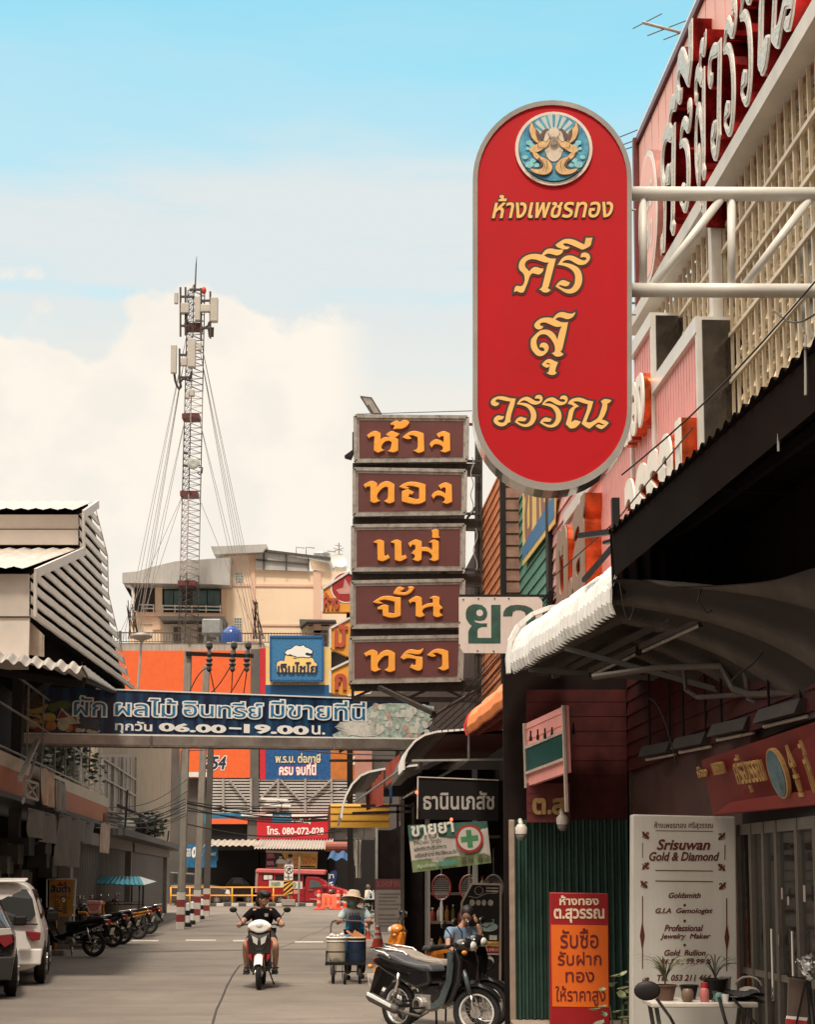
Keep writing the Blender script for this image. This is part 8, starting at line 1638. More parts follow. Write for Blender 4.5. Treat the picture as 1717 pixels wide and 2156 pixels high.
def hoop(xs,y,yb,lb,base=False):
 a,b=G(xs[0],yb),G(xs[1],yb);a=Vector((P(xs[0],1900,b.y).x,b.y,0));h=Zat(y,b.y);t=thing('parking_rail',lb,'rail',b,'orange parking rails');d=(a-b);m=MB()
 m.tube([b,b+Vector((0,0,h-.12)),b+d*.06+Vector((0,0,h-.03)),b+d*.14+Vector((0,0,h)),b+d*.86+Vector((0,0,h)),b+d*.94+Vector((0,0,h-.03)),a+Vector((0,0,h-.12)),a],.035,9);m.build('tube',M('orange_rail_paint',(.72,.24,.02),.4,0,.08),t,smooth=True)
 if base: m=MB();m.box(b+Vector((.06,0,.06)),(.34,.22,.12));m.build('base_block',CONC,t,bevel=.015)
hoop((60,115),1929,2011,'nearest orange parking rail, just right of the white car',True);hoop((150,184),1921,1990,'middle orange parking rail by the food banner');hoop((208,251),1906,1975,'farthest orange parking rail under the blue cart roof')
o=P(199,1934,39.3);t=thing('cool_box','pink plastic cool box with lid over the second motorbike','cool box',o);m=MB();zz=.84;o2=Vector((o.x,39.3,zz));m.prism([o2+Vector((x,y,0)) for x,y in ((-.15,-.12),(.15,-.12),(.15,.12),(-.15,.12))],(.0,0,.24));m.build('box',M('pink_plastic',(.62,.22,.20),.5,0,.06),t,bevel=.02);m=MB();m.box(o2+Vector((0,0,.28)),(.36,.28,.09));m.build('lid',M('light_pink_plastic',(.72,.32,.29),.5),t,bevel=.02);m=MB();m.tube([o2+Vector((-.16,-.13,.18)),o2+Vector((-.1,-.15,.05)),o2+Vector((.1,-.15,.05)),o2+Vector((.16,-.13,.18))],.008,5);m.build('handle',CLEANW,t)
# folding table and things on it
TBY=12.0;a,b=P(1372,2110,TBY),P(1598,2106,TBY);zt_=a.z;t=thing('folding_table','folding table with worn white edge in front of the notice board','table',Vector(((a.x+b.x)/2,TBY,0)))
m=MB();m.span((a.x,TBY,zt_-.04),(b.x,TBY+.5,zt_));m.build('table_top',M('worn_table_white',(.50,.46,.41),.5,0,.15,6,grunge=.5,dirt=(.20,.16,.13)),t,bevel=.01);m=MB()
for x0 in (a.x+.05,b.x-.05):
 for y in (.08,.42): m.bar((x0,TBY+y,zt_-.04),(x0+(.12 if x0 < (a.x+b.x)/2 else -.12),TBY+y,.0),.03)
m.build('leg',DGREY,t)
def pot(x,r,h,lb,mat,yo=.2): o=Vector((P(x,2100,TBY+yo).x,TBY+yo,zt_));m=MB();m.lathe(o,(0,0,1),[(r*.7,0),(r,h*.92),(r*1.08,h*.92),(r*1.08,h),(r*.9,h),(r*.85,h*.85),(.01,h*.85)],16);s=tag(m.build('flower_pot',mat,None,base=o,smooth=False),lb,'pot','pots on the folding table');return o+Vector((0,0,h*.85))
TERR=M('dark_terracotta',(.10,.05,.035),.7,0,.2)
p1=pot(1402,.085,.12,'dark round pot with thin grass leaves at the left end of the folding table',TERR);p2=pot(1452,.07,.11,'small dark pot second from the left on the folding table',BLK,.3);p3=pot(1508,.095,.16,'tall black pot with arching dark leaves in the middle of the table',BLK,.28);pot(1528,.05,.17,'pale patterned tin can standing behind the black pot',M('pale_tin',(.42,.38,.34),.4,.2,.3,20),.36)
def grass(lb,o,n,L,lean,mat,seed,w=.006):
 random.seed(seed);t=thing('potted_plant',lb,'plant',o,'plants on the folding table');m=MB()
 for i in range(n):
  a=random.uniform(0,2*math.pi);k=random.uniform(.6,1.0);pts=[]
  for j in range(9): s=j/8;r=lean*k*s**1.7;pts.append(o+Vector((math.cos(a)*r,math.sin(a)*r*.7,L*k*(s*1.25-1.0*s**2.3*min(1,lean/L))))) 
  side=Vector((-math.sin(a),math.cos(a),.2)).normalized()
  vs=[]
  for j,p in enumerate(pts): ww=w*(1-(j/8)**3)+.001;vs += [p-side*ww,p+side*ww]
  m.add(vs,[(2*j,2*j+1,2*j+3,2*j+2) for j in range(8)])
 m.build('leaves',mat,t)
grass('tuft of thin pale green grass leaves in the left pot',p1,60,.40,.26,M('dry_green_leaf',(.12,.12,.06),.6,0,.5,12),3,.0035);grass('arching dark strap-leaved plant in the tall black pot',p3,18,.46,.50,M('strap_leaf',(.03,.03,.018),.5,0,.4,12),8,.0055)
def vessel(x,y,lb,prof,mat,cap=None,name='small_bottle'):
 o=Vector((P(x,2100,TBY+.06).x,TBY+y,zt_));t=thing(name,lb,'bottle',o,'small bottles on the folding table');m=MB();m.lathe(o,(0,0,1),prof,14);m.build('bottle_body',mat,t,smooth=True)
 if cap: m=MB();h=prof[-1][1];m.cyl(o+Vector((0,0,h)),o+Vector((0,0,h+.035)),.026);m.build('cap',cap,t)
vessel(1448,.05,'short brown round jar on the left part of the table',[(.03,0),(.045,.02),(.045,.075),(.03,.10)],M('brown_jar',(.16,.10,.07),.4));vessel(1484,.05,'small bottle with pinkish red label and cap in the middle of the table',[(.03,0),(.034,.01),(.034,.09),(.02,.11)],M('pink_label',(.48,.14,.13),.4),PRED);vessel(1514,.08,'small turquoise jar right of the red capped bottle',[(.03,0),(.036,.01),(.036,.06),(.03,.07)],M('turquoise_jar',(.16,.32,.28),.4));vessel(1528,.06,'small white cup at the right of the turquoise jar',[(.022,0),(.03,.06)],CLEANW)
o=Vector((P(1565,2100,TBY+.1).x,TBY+.15,zt_));m=MB();patch(m,o+Vector((-.24,-.1,.06)),o+Vector((.16,-.1,.05)),o+Vector((.14,.2,.06)),o+Vector((-.2,.2,.07)),14,6,lambda u,v,p: .02*math.sin(u*9+v*7),.055);m.tube([o+Vector((-.1+.10*i,-.17,.03-.11*i)) for i in range(3)],.012,6);m.tube([o+Vector((-.2,-.14,.04)),o+Vector((-.17,-.17,-.1)),o+Vector((-.12,-.16,-.28))],.014,6);single(m,'black_bag',M('black_bag_fabric',(.02,.018,.018),.7,0,.2),'soft black bag with a hanging strap lying on the right half of the table','bag',o)
o=Vector((P(1578,2090,TBY+.35).x,TBY+.36,zt_));m=MB();m.ell(o+Vector((0,0,.045)),(.09,.08,.05));m.tube([o+Vector((.1*math.cos(k*.5),.0,.10+.07*math.sin(k*.5))) for k in range(7)],.008,5);single(m,'white_cap',M('off_white_cloth',(.46,.42,.38),.8,0,.15,12),'crumpled off-white cloth cap behind the black bag','cap',o,smooth=True)
random.seed(21);o=Vector((P(1308,2150,14.2).x,14.2,0));t=thing('leafy_plant','yellow-green broad-leaved plant squeezed between the orange sign and the white board','plant',o);m=MB();LV=M('pothos_leaf',(.20,.22,.10),.45,0,.5,9)
for i in range(46):
 z=random.uniform(.05,.92);c_=o+Vector((random.uniform(-.18,.16),random.uniform(-.15,.1),z));a=random.uniform(0,6.28);d=Vector((math.cos(a),-abs(math.sin(a))*.6,random.uniform(-.5,.3))).normalized();s=Vector((0,0,1)).cross(d).normalized();L=random.uniform(.09,.17);up=d.cross(s)*.02
 m.add([c_,c_+d*L*.3+s*L*.36,c_+d*L*.7+s*L*.30,c_+d*L,c_+d*L*.7-s*L*.30,c_+d*L*.3-s*L*.36,c_+d*L*.5-up],[(0,1,6),(1,2,6),(2,3,6),(3,4,6),(4,5,6),(5,0,6)])
m.build('leaves',LV,t,smooth=True);m=MB();[m.tube([o+Vector((random.uniform(-.05,.05),0,0)),o+Vector((random.uniform(-.15,.15),random.uniform(-.1,.1),random.uniform(.5,.9)))],.008,5) for _ in range(7)];m.build('stem',M('green_stem',(.10,.12,.05),.6),t)
o=P(1700,2030,10.6);t=thing('plastic_bag','crumpled clear plastic bag on a wire rack at the right edge','bag',o);random.seed(2);m=MB()
for i in range(60): a=Vector((random.gauss(0,.022),random.gauss(0,.03),random.gauss(0,.04)))+o;d=Vector((random.gauss(0,1),random.gauss(0,1),random.gauss(0,1))).normalized();x,y=frame_of(d);k=random.uniform(.008,.024);m.add([a-x*k,a+y*k,a+x*k+d*.01,a-y*k],[(0,1,2,3)])
m.build('film',M('clear_film',(.55,.54,.53),.15,0,.3,20),t)
a=P(1660,2052,10.6);t=thing('leaflet_rack','dark wire rack with brown cloth and red foot at the lower right corner','rack',Vector((P(1690,2156,10.6).x,10.6,0)));m=MB()
for x0,y0,x1,y1 in ((1660,2055,1708,2062),(1660,2055,1655,2042),(1700,2050,1710,2200),(1697,2066,1668,2200),(1706,2060,1720,2200)): m.bar(P(x0,y0,10.6),P(x1,y1,10.6),.012)
b0=P(1708,2200,10.6);m.bar(b0,Vector((b0.x,10.6,0)),.02);m.build('wire',BLK,t);RK=FR(1680,2100,10.63,0);m=MB();m.panel(RK,[(1659,2138),(1702,2142),(1706,2064),(1662,2058)],.02);m.build('cloth',M('brown_rack_cloth',(.11,.075,.06),.7),t);m=MB();m.panel(RK,[(1657,2144),(1700,2149),(1702,2142),(1659,2138)],.02);m.build('white_hem',WHITE,t);m=MB();m.panel(RK,[(1654,2175),(1698,2180),(1700,2149),(1657,2144)],.02);m.build('red_foot',PRED,t)
# people
def skin(nodes,edges,sub=2):
 """one continuous surface grown round the joints; nodes: name -> (point, radius); the first is the pelvis"""
 names=list(nodes);idx={n: i for i,n in enumerate(names)}
 me=bpy.data.meshes.new('s');me.from_pydata([tuple(nodes[n][0]) for n in names],[(idx[a],idx[b]) for a,b in edges],[]);me.update()
 o=bpy.data.objects.new('s',me);COL.objects.link(o);md=o.modifiers.new('skin','SKIN');md.use_smooth_shade=True
 sv=me.skin_vertices[0].data
 for i,n in enumerate(names):
  r=nodes[n][1];sv[i].radius=r if isinstance(r,tuple) else (r,r);sv[i].use_root=(i == 0)
 if sub: s2=o.modifiers.new('sub','SUBSURF');s2.levels=s2.render_levels=sub
 dg=bpy.context.evaluated_depsgraph_get();dg.update();m2=bpy.data.meshes.new_from_object(o.evaluated_get(dg))
 mb=MB();mb.add([v.co for v in m2.vertices],[tuple(p.vertices) for p in m2.polygons]);bpy.data.objects.remove(o);bpy.data.meshes.remove(me);bpy.data.meshes.remove(m2);return mb
def hand(mb,wrist,d,palm_n,curl,s=1.0,side=1):
 """palm, four fingers of unequal length bent round what they hold, and a thumb from the side of the palm"""
 d=Vector(d).normalized();n=Vector(palm_n);n=(n-d*n.dot(d)).normalized();w=d.cross(n)*side;R=Matrix((w,d,n)).transposed()
 mb.ell(Vector(wrist)+d*.045*s,(.040*s,.052*s,.016*s),R,10,7)
 for k,(off,L) in enumerate(((-.028,.068),(-.010,.076),(.010,.072),(.027,.056))):
  p=Vector(wrist)+d*.088*s+w*off*s;pts=[p];a=0
  for j in range(3): a += curl;p=p+(d*math.cos(a)+n*math.sin(a))*(L*s/3*1.15);pts.append(p)
  mb.tube(pts,[.0095*s,.009*s,.0085*s,.006*s],6)
 p=Vector(wrist)+d*.03*s-w*.036*s;mb.tube([p,p+(d*.7-w*.5+n*.4).normalized()*.032*s,p+(d*.9-w*.2+n*.8).normalized()*.062*s],[.012*s,.011*s,.008*s],6)
def head(mb,c,R,s=1.0):
 c=Vector(c);q=lambda x,y,z: c + R @ Vector((x*s,y*s,z*s))
 mb.ell(c,(.098*s,.076*s,.118*s),R,18,12);mb.ell(q(.022,0,-.055),(.070*s,.058*s,.062*s),R,14,9)
 mb.tube([q(.088,0,.012),q(.108,0,-.018),q(.104,0,-.032),q(.088,0,-.036)],[.010*s,.016*s,.017*s,.010*s],8)
 for y in (-1,1): mb.ell(q(-.005,y*.078,-.008),(.022*s,.010*s,.032*s),R,8,6)
def face(c,R,parent,s=1.0):
 c=Vector(c);q=lambda x,y,z: c + R @ Vector((x*s,y*s,z*s));m=MB()
 for y in (-1,1): m.ell(q(.083,y*.032,.012),(.008*s,.013*s,.007*s),R,8,6);m.ell(q(.088,y*.033,.034),(.007*s,.018*s,.005*s),R,8,6)
 m.build('eye',M('dark_eye',(.02,.012,.010),.3),parent,smooth=True);m=MB();m.ell(q(.086,0,-.066),(.008*s,.024*s,.008*s),R,10,6);m.build('mouth',M('lip',(.26,.10,.08),.5),parent,smooth=True)
def place(t,loc,rz): t.location=loc;t.rotation_euler=(0,0,rz)
V_=Vector
gr_=G(545,2083);RZ=math.atan2(-gr_.y,.35-gr_.x*.9)
RZ=R_(-88)
Rw=Matrix.Rotation(RZ,3,'Z');bl_=Vector((gr_.x,gr_.y,0)) - Rw @ Vector((1.20,0,0))
make_bike('white and red scooter ridden towards the camera in the middle of the road',PBLK,PRED,SEATB,bl_,RZ,0,'scooter',None,None,'scooter',PWHT,False,True,PBLK)
t=thing('person','person in black T-shirt and shorts riding the white scooter, looking sideways','person');HC=V_((.44,.015,1.40));HR=Matrix.Rotation(R_(52),3,'Z') @ Matrix.Rotation(R_(8),3,'Y')
J={'pel': (V_((.28,0,.82)),.125),'waist': (V_((.31,0,.96)),.115),'chest': (V_((.37,0,1.13)),.130),'nb': (V_((.40,0,1.25)),.06),'neck': (V_((.42,0,1.31)),.050)}
E_d=[('pel','waist'),('waist','chest'),('chest','nb'),('nb','neck')]
for s,k in ((1,'l'),(-1,'r')):
 J.update({k+'sh': (V_((.39,s*.175,1.19)),.062),k+'el': (V_((.60,s*.33,1.00)),.042),k+'fo': (V_((.80,s*.345,.99)),.036),k+'wr': (V_((.93,s*.335,1.0)),.027),k+'hip': (V_((.34,s*.11,.79)),.095),k+'kn': (V_((.78,s*.235,.68)),.062),k+'ca': (V_((.73,s*.235,.50)),.056),k+'an': (V_((.68,s*.225,.30)),.036)})
 E_d += [('chest',k+'sh'),(k+'sh',k+'el'),(k+'el',k+'fo'),(k+'fo',k+'wr'),('pel',k+'hip'),(k+'hip',k+'kn'),(k+'kn',k+'ca'),(k+'ca',k+'an')]
mb=skin(J,E_d);head(mb,HC,HR)
mb.tube([V_((.41,0,1.24)),V_((.43,.005,1.34))],.048,10)
for s in (1,-1): hand(mb,V_((.925,s*.335,1.015)),(1,0,.05),(0,0,-1),.75,1.0,s)
body=mb.build('body',SKIN,t,smooth=True);face(HC,HR,t)
def grown(names,edges,d,over=None):
 N={n: (J[n][0],(J[n][1] if not isinstance(J[n][1],tuple) else J[n][1][0])+d) for n in names}
 if over: N.update(over)
 return skin(N,edges)
BT_=M('black_tshirt',(.008,.007,.008),.9,0,.2,8,spec=.05)
mid=lambda a,b,f=.5: J[a][0]*(1-f)+J[b][0]*f
m=grown(['pel','waist','chest','lsh','rsh'],[('pel','waist'),('waist','chest'),('chest','lsh'),('chest','rsh'),('lsh','ls'),('rsh','rs'),('chest','col')],.022,{'ls': (mid('lsh','lel',.72),.066),'rs': (mid('rsh','rel',.72),.066),'col': (V_((.395,0,1.235)),.085)});sh_=m.build('t_shirt',BT_,t,smooth=True)
m=MB();m.box(V_((.515,.07,1.14)),(.01,.055,.05));m.build('chest_print',M('grey_print',(.30,.28,.27),.6),sh_)
m=grown(['pel','lhip','rhip'],[('pel','lhip'),('pel','rhip'),('lhip','lt'),('rhip','rt')],.022,{'lt': (mid('lhip','lkn',.68),.092),'rt': (mid('rhip','rkn',.68),.092)});m.build('shorts',M('dark_shorts',(.020,.017,.018),.8),t,smooth=True)
m=MB()
for s in (1,-1): m.ell(V_((.74,s*.225,.265)),(.135,.052,.045));m.box(V_((.735,s*.225,.228)),(.27,.10,.03))
m.build('shoe',M('dark_shoe',(.018,.015,.015),.6),t,smooth=False,bevel=.012)
m=MB();m.ell(HC+HR @ V_((-.018,0,.035)),(.106,.092,.105),HR,16,10);m.ell(HC+HR @ V_((-.075,0,-.045)),(.060,.080,.10),HR,12,8);m.build('hair',HAIR,t,smooth=True)
m=MB();m.ell(HC+HR @ V_((.03,0,.075)),(.115,.092,.06),HR,14,8);m.build('cap',BLK,t,smooth=True);m=MB();m.box(HC+HR @ V_((-.08,.03,.08)),(.05,.10,.05),mat=HR);m.build('red_tag',M('neon_red_cloth',(.75,.05,.02),.6),t,bevel=.012)
place(t,bl_,RZ)
gc=G(727,2071);CZ=R_(-90); 
def at_cart(x,y,z): return V_((gc.x+y,gc.y-x+.0,z))        # x towards the camera, y to the right of the picture
ct_=thing('hand_cart','black metal hand cart on small wheels with a tall push handle','cart',gc);m=MB()
W=.31
for z in (.33,.52): [m.bar(at_cart(x0,y0,z),at_cart(x1,y1,z),.022) for x0,y0,x1,y1 in ((.0,-W,.0,W),(-.75,-W,-.75,W),(0,-W,-.75,-W),(0,W,-.75,W))]
[m.bar(at_cart(x,y,.30),at_cart(x,y,.54),.022) for x in (0,-.75) for y in (-W,W)];m.bar(at_cart(.02,-W-.02,.33),at_cart(.02,W+.02,.33),.03,.05);m.bar(at_cart(-.3,-W,.33),at_cart(-.3,W,.33),.03)
[m.bar(at_cart(-.2,y,.32),at_cart(-.2,y,.14),.03) for y in (-.2,.2)];m.bar(at_cart(.0,-.22,.20),at_cart(.0,.22,.20),.022);m.build('frame',BLK,ct_)
m=MB()
m.tube([at_cart(-.05,-W+.06,.33),at_cart(-.62,-W+.04,.93),at_cart(-.66,-W+.06,1.0),at_cart(-.68,-W+.14,1.02),at_cart(-.68,W-.06,1.0),at_cart(-.62,W,.93),at_cart(-.3,W,.5)],.016,8);m.bar(at_cart(-.45,-W+.05,.74),at_cart(-.45,W,.74),.022);m.build('push_handle',DGREY,ct_)
for x,y,r in ((-.05,-.20,.145),(-.05,.24,.135),(.12,.0,.095)):
 c_=at_cart(x,y,r);m=MB();m.torus(c_,(1,.0,0),r-.024,.024,20,7);w=m.build('wheel',RUBBER,ct_,smooth=True);m=MB();m.cyl(c_-V_((.025,0,0)),c_+V_((.025,0,0)),r-.04,14);m.build('wheel_disc',DGREY,w)
 m=MB();[m.bar(c_+V_((q,0,0)),c_+V_((q,.03,.30-r)),.014) for q in (-.04,.04)];m.build('fork',BLK,w)
def bucket(x,y,r,h,lb,mat,rimm,name='bucket'):
 o=at_cart(x,y,.345);t2=thing(name,lb,name,o,None);m=MB();m.lathe(o,(0,0,1),[(.01,0),(r*.86,0),(r*.9,.02),(r,h*.86),(r*1.0,h),(r*.94,h),(r*.88,h*.7),(.01,h*.7)],24);m.build('bucket_wall',mat,t2,smooth=False);m=MB();m.torus(o+V_((0,0,h)),(0,0,1),r,.016,24,7);m.torus(o+V_((0,0,h*.86)),(0,0,1),r*1.0,.010,24,6);m.build('rim',rimm,t2,smooth=True);return o+V_((0,0,h))
BEI_=M('beige_plastic',(.48,.41,.32),.5,0,.08,4,grunge=.25,dirt=(.30,.24,.18));NAV=M('navy_plastic',(.014,.028,.065),.4,0,.15)
o1=bucket(-.22,-.155,.165,.40,'beige ribbed plastic bucket on the left of the hand cart',BEI_,CLEANW);o2=bucket(-.26,.175,.150,.40,'dark navy plastic bin on the right of the hand cart',NAV,BEI_,'bin');o3=bucket(-.58,.0,.15,.42,'blue plastic tub behind the two bins on the hand cart',M('blue_tub',(.02,.13,.28),.4),M('blue_tub',None),'tub')
random.seed(14);m=MB()
for i in range(9): m.ell(o1+V_((random.uniform(-.1,.1),random.uniform(-.1,.08),random.uniform(-.04,.05))),(random.uniform(.03,.06),.04,.035))
single(m,'rubbish',M('crumpled_white_paper',(.62,.58,.54),.7,0,.15,12),'crumpled white rubbish heaped in the beige bucket','rubbish',o1)
m=MB();m.box(o2+V_((.02,-.02,.03)),(.18,.03,.12),mat=Matrix.Rotation(.5,3,'Y'));m.box(o2+V_((-.08,.0,.05)),(.03,.08,.22),mat=Matrix.Rotation(-.9,3,'Y'));single(m,'cardboard_scraps',M('orange_cardboard',(.62,.27,.10),.7),'orange cardboard scraps sticking out of the navy bin','cardboard',o2)
t=thing('person','stooped person in straw hat, teal mask and blue-red apron pushing the hand cart','person')
HC=V_((.17,-.02,1.255));HR=Matrix.Rotation(R_(-22),3,'Z') @ Matrix.Rotation(R_(-2),3,'Y')
J={'pel': (V_((-.12,0,.73)),.120),'waist': (V_((-.06,0,.86)),.112),'chest': (V_((.06,0,1.02)),.120),'nb': (V_((.11,0,1.12)),.06),'neck': (V_((.14,-.01,1.17)),.047)}
E_d=[('pel','waist'),('waist','chest'),('chest','nb'),('nb','neck')]
for s,k in ((1,'l'),(-1,'r')):
 J.update({k+'sh': (V_((.08,s*.165,1.06)),.058),k+'el': (V_((.15,s*.27,.90)),.038),k+'fo': (V_((.28,s*.26,.90)),.034),k+'wr': (V_((.38,s*.235,.93)),.026),k+'hip': (V_((-.12,s*.09,.68)),.085),k+'kn': (V_(((.06 if s < 0 else -.06),s*.11,.40)),.055),k+'ca': (V_(((.02 if s < 0 else -.16),s*.11,.24)),.05),k+'an': (V_(((-.01 if s < 0 else -.26),s*.11,.08)),.035)})
 E_d += [('chest',k+'sh'),(k+'sh',k+'el'),(k+'el',k+'fo'),(k+'fo',k+'wr'),('pel',k+'hip'),(k+'hip',k+'kn'),(k+'kn',k+'ca'),(k+'ca',k+'an')]
mb=skin(J,E_d);head(mb,HC,HR);mb.tube([V_((.11,0,1.1)),V_((.16,-.015,1.2))],.045,10)
for s in (1,-1): hand(mb,V_((.39,s*.235,.955)),(1,0,.1),(0,0,-1),.75,.95,s)
mb.build('body',SKIN,t,smooth=True);face(HC,HR,t)
m=grown(['waist','chest','lsh','rsh'],[('waist','chest'),('chest','lsh'),('chest','rsh'),('lsh','ls'),('rsh','rs'),('chest','col')],.018,{'ls': (mid('lsh','lel',.75),.060),'rs': (mid('rsh','rel',.75),.060),'col': (V_((.10,0,1.10)),.08)});m.build('shirt',M('pale_blue_shirt',(.42,.52,.55),.8,0,.12,9),t,smooth=True)
m=grown(['pel','waist','chest'],[('pel','waist'),('waist','chest'),('chest','up'),('pel','low')],.032,{'up': (V_((.095,0,1.08)),.115),'low': (V_((-.10,0,.62)),.15)});m.build('apron',M('blue_apron',(.02,.20,.34),.8,0,.3,9,spec=.1),t,smooth=True)
m=MB();[m.tube([V_((.235-.02*abs(y)*10,y,1.06)),V_((.205-.02*abs(y)*10,y,.95)),V_((.125-.02*abs(y)*10,y*1.1,.84)),V_((.075,y*1.1,.72))],.009,6) for y in (-.075,-.03,.02,.065)];m.build('apron_stripe',M('maroon_stripe',(.16,.02,.05),.8),t)
NT=M('dark_trousers',(.014,.011,.012),.9,0,.2,spec=.05);m=grown(['pel','lhip','rhip','lkn','rkn','lca','rca','lan','ran'],[('pel','lhip'),('pel','rhip'),('lhip','lkn'),('rhip','rkn'),('lkn','lca'),('rkn','rca'),('lca','lan'),('rca','ran')],.018);m.build('trousers',NT,t,smooth=True)
m=MB();[m.ell(V_((x+.06,s*.11,.035)),(.125,.045,.04)) for x,s in ((-.01,-1),(-.26,1))];m.build('shoe',BLK,t,smooth=True)
m=MB();m.ell(HC+HR @ V_((.052,0,-.05)),(.062,.066,.050),HR,14,8);m.build('face_mask',M('teal_mask',(.06,.34,.32),.7),t,smooth=True);m=MB();m.ell(HC+HR @ V_((-.03,0,.0)),(.085,.085,.10),HR,14,9);m.build('hair',HAIR,t,smooth=True)
up=HR @ V_((-.28,0,1));m=MB();m.lathe(HC+HR @ V_((0,0,.035)),up,[(.20,-.03),(.185,-.01),(.115,.01),(.108,.07),(.085,.115),(.04,.125),(.001,.125)],24);m.build('straw_hat',M('straw',(.44,.34,.24),.8,0,.15,30,bump=.3),t,smooth=True)
hp_=at_cart(-.68,0,0);t.scale=(1.08,1.08,1.08);place(t,V_((gc.x+.12,hp_.y+.47,0)),CZ)
o=P(968,1950,21.4);t=thing('person','seated person in blue shirt, bowed head resting on one hand, by the coffee machine','person');HC=V_((.17,.05,1.14));HR=Matrix.Rotation(R_(-35),3,'Z') @ Matrix.Rotation(R_(38),3,'Y')
J={'pel': (V_((0,0,.50)),.13),'waist': (V_((.02,0,.66)),.12),'chest': (V_((.07,0,.86)),.13),'nb': (V_((.10,0,.98)),.06),'neck': (V_((.13,.02,1.04)),.05)}
E_d=[('pel','waist'),('waist','chest'),('chest','nb'),('nb','neck')]
for s,k in ((1,'l'),(-1,'r')):
 J.update({k+'sh': (V_((.08,s*.18,.92)),.06),k+'el': (V_((.24,s*.26,.72)),.04),k+'wr': ((V_((.25,.16,1.03)) if s > 0 else V_((.38,-.12,.62))),.028),k+'hip': (V_((.02,s*.10,.49)),.09),k+'kn': (V_((.42,s*.15,.50)),.062),k+'an': (V_((.40,s*.15,.08)),.04)})
 E_d += [('chest',k+'sh'),(k+'sh',k+'el'),(k+'el',k+'wr'),('pel',k+'hip'),(k+'hip',k+'kn'),(k+'kn',k+'an')]
mb=skin(J,E_d);head(mb,HC,HR);mb.tube([V_((.09,0,.95)),V_((.15,.03,1.08))],.046,10);hand(mb,V_((.245,.155,1.04)),(-.2,-.3,.9),(-.7,-.6,.1),.25,1.0,1);hand(mb,V_((.385,-.12,.61)),(1,.1,-.2),(0,0,-1),.4,1.0,-1);mb.build('body',SKIN,t,smooth=True);face(HC,HR,t)
m=grown(['pel','waist','chest','lsh','rsh'],[('pel','waist'),('waist','chest'),('chest','lsh'),('chest','rsh'),('lsh','ls'),('rsh','rs'),('chest','col')],.02,{'ls': (mid('lsh','lel',.6),.066),'rs': (mid('rsh','rel',.6),.066),'col': (V_((.10,0,.965)),.075)});m.build('shirt',M('denim_blue_shirt',(.15,.22,.32),.8,0,.12,9),t,smooth=True)
m=grown(['pel','lhip','rhip','lkn','rkn','lan','ran'],[('pel','lhip'),('pel','rhip'),('lhip','lkn'),('rhip','rkn'),('lkn','lan'),('rkn','ran')],.018);m.build('trousers',NT,t,smooth=True);m=MB();m.ell(HC+HR @ V_((-.022,0,.025)),(.105,.090,.112),HR,16,10);m.build('hair',HAIR,t,smooth=True);m=MB();[m.ell(V_((.47,s*.15,.035)),(.12,.045,.04)) for s in (-1,1)];m.build('shoe',BLK,t,smooth=True)
place(t,V_((o.x,21.4,.10)),R_(-70));c_=V_((o.x,21.4,.10));st_=thing('stool','dark plastic stool under the seated person in blue','stool',c_);m=MB();m.box(c_+V_((0,0,.36)),(.34,.34,.03));m.build('seat',BLK,st_,bevel=.01);m=MB();[m.bar(c_+V_((x,y,0)),c_+V_((x*.85,y*.85,.35)),.03) for x in (-.16,.16) for y in (-.16,.16)];m.build('leg',BLK,st_)
o=G(773,1920);t=thing('person','man with grey hair in a pale shirt seen from behind at the roadside table','person');HC=V_((.08,0,1.25));HR=Matrix.Rotation(R_(10),3,'Y')
J={'pel': (V_((0,0,.62)),.13),'waist': (V_((.02,0,.78)),.12),'chest': (V_((.05,0,.98)),.135),'nb': (V_((.06,0,1.09)),.06),'neck': (V_((.07,0,1.15)),.05)}
E_d=[('pel','waist'),('waist','chest'),('chest','nb'),('nb','neck')]
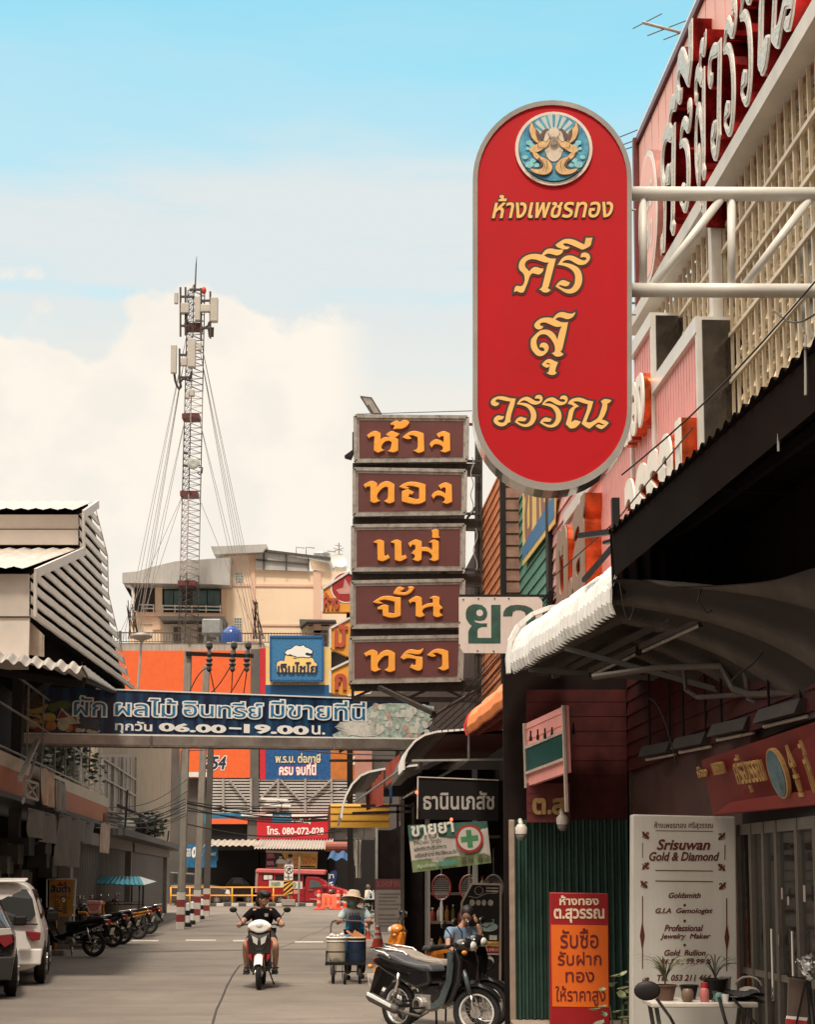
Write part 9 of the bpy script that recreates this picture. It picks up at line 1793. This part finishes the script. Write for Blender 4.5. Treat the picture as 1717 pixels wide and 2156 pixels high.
for s,k in ((1,'l'),(-1,'r')):
 J.update({k+'sh': (V_((.06,s*.185,1.03)),.062),k+'el': (V_((.20,s*.25,.84)),.042),k+'wr': (V_((.42,s*.18,.82)),.028),k+'hip': (V_((.02,s*.10,.60)),.09),k+'kn': (V_((.34,s*.13,.56)),.062),k+'an': (V_((.30,s*.13,.08)),.04)})
 E_d += [('chest',k+'sh'),(k+'sh',k+'el'),(k+'el',k+'wr'),('pel',k+'hip'),(k+'hip',k+'kn'),(k+'kn',k+'an')]
mb=skin(J,E_d,1);head(mb,HC,HR);mb.tube([V_((.06,0,1.07)),V_((.075,0,1.2))],.047,8);[hand(mb,V_((.43,s*.18,.82)),(1,0,0),(0,0,-1),.4,1,s) for s in (1,-1)];mb.build('body',M('tan_skin',(.22,.12,.08),.6),t,smooth=True);face(HC,HR,t)
m=grown(['pel','waist','chest','lsh','rsh'],[('pel','waist'),('waist','chest'),('chest','lsh'),('chest','rsh'),('lsh','ls'),('rsh','rs'),('chest','col')],.022,{'ls': (mid('lsh','lel',.7),.07),'rs': (mid('rsh','rel',.7),.07),'col': (V_((.06,0,1.075)),.075)});m.build('shirt',M('pale_shirt',(.62,.55,.46),.8,0,.08,9),t,smooth=True)
m=grown(['pel','lhip','rhip','lkn','rkn','lan','ran'],[('pel','lhip'),('pel','rhip'),('lhip','lkn'),('rhip','rkn'),('lkn','lan'),('rkn','ran')],.018);m.build('trousers',NT,t,smooth=True);m=MB();m.ell(HC+HR @ V_((-.025,0,.02)),(.098,.086,.108),HR,14,9);m.build('hair',M('grey_hair',(.13,.12,.11),.7),t,smooth=True);m=MB();[m.ell(V_((.37,s*.13,.035)),(.12,.045,.04)) for s in (-1,1)];m.build('shoe',BLK,t,smooth=True)
place(t,V_((o.x,o.y,0)),R_(35));c_=V_((o.x,o.y,0));st_=thing('stool','dark stool under the man in the pale shirt far down the road','stool',c_);m=MB();m.box(c_+V_((0,0,.47)),(.34,.34,.03));m.build('seat',BLK,st_);m=MB();[m.bar(c_+V_((x,y,0)),c_+V_((x*.85,y*.85,.46)),.03) for x in (-.16,.16) for y in (-.16,.16)];m.build('leg',BLK,st_)
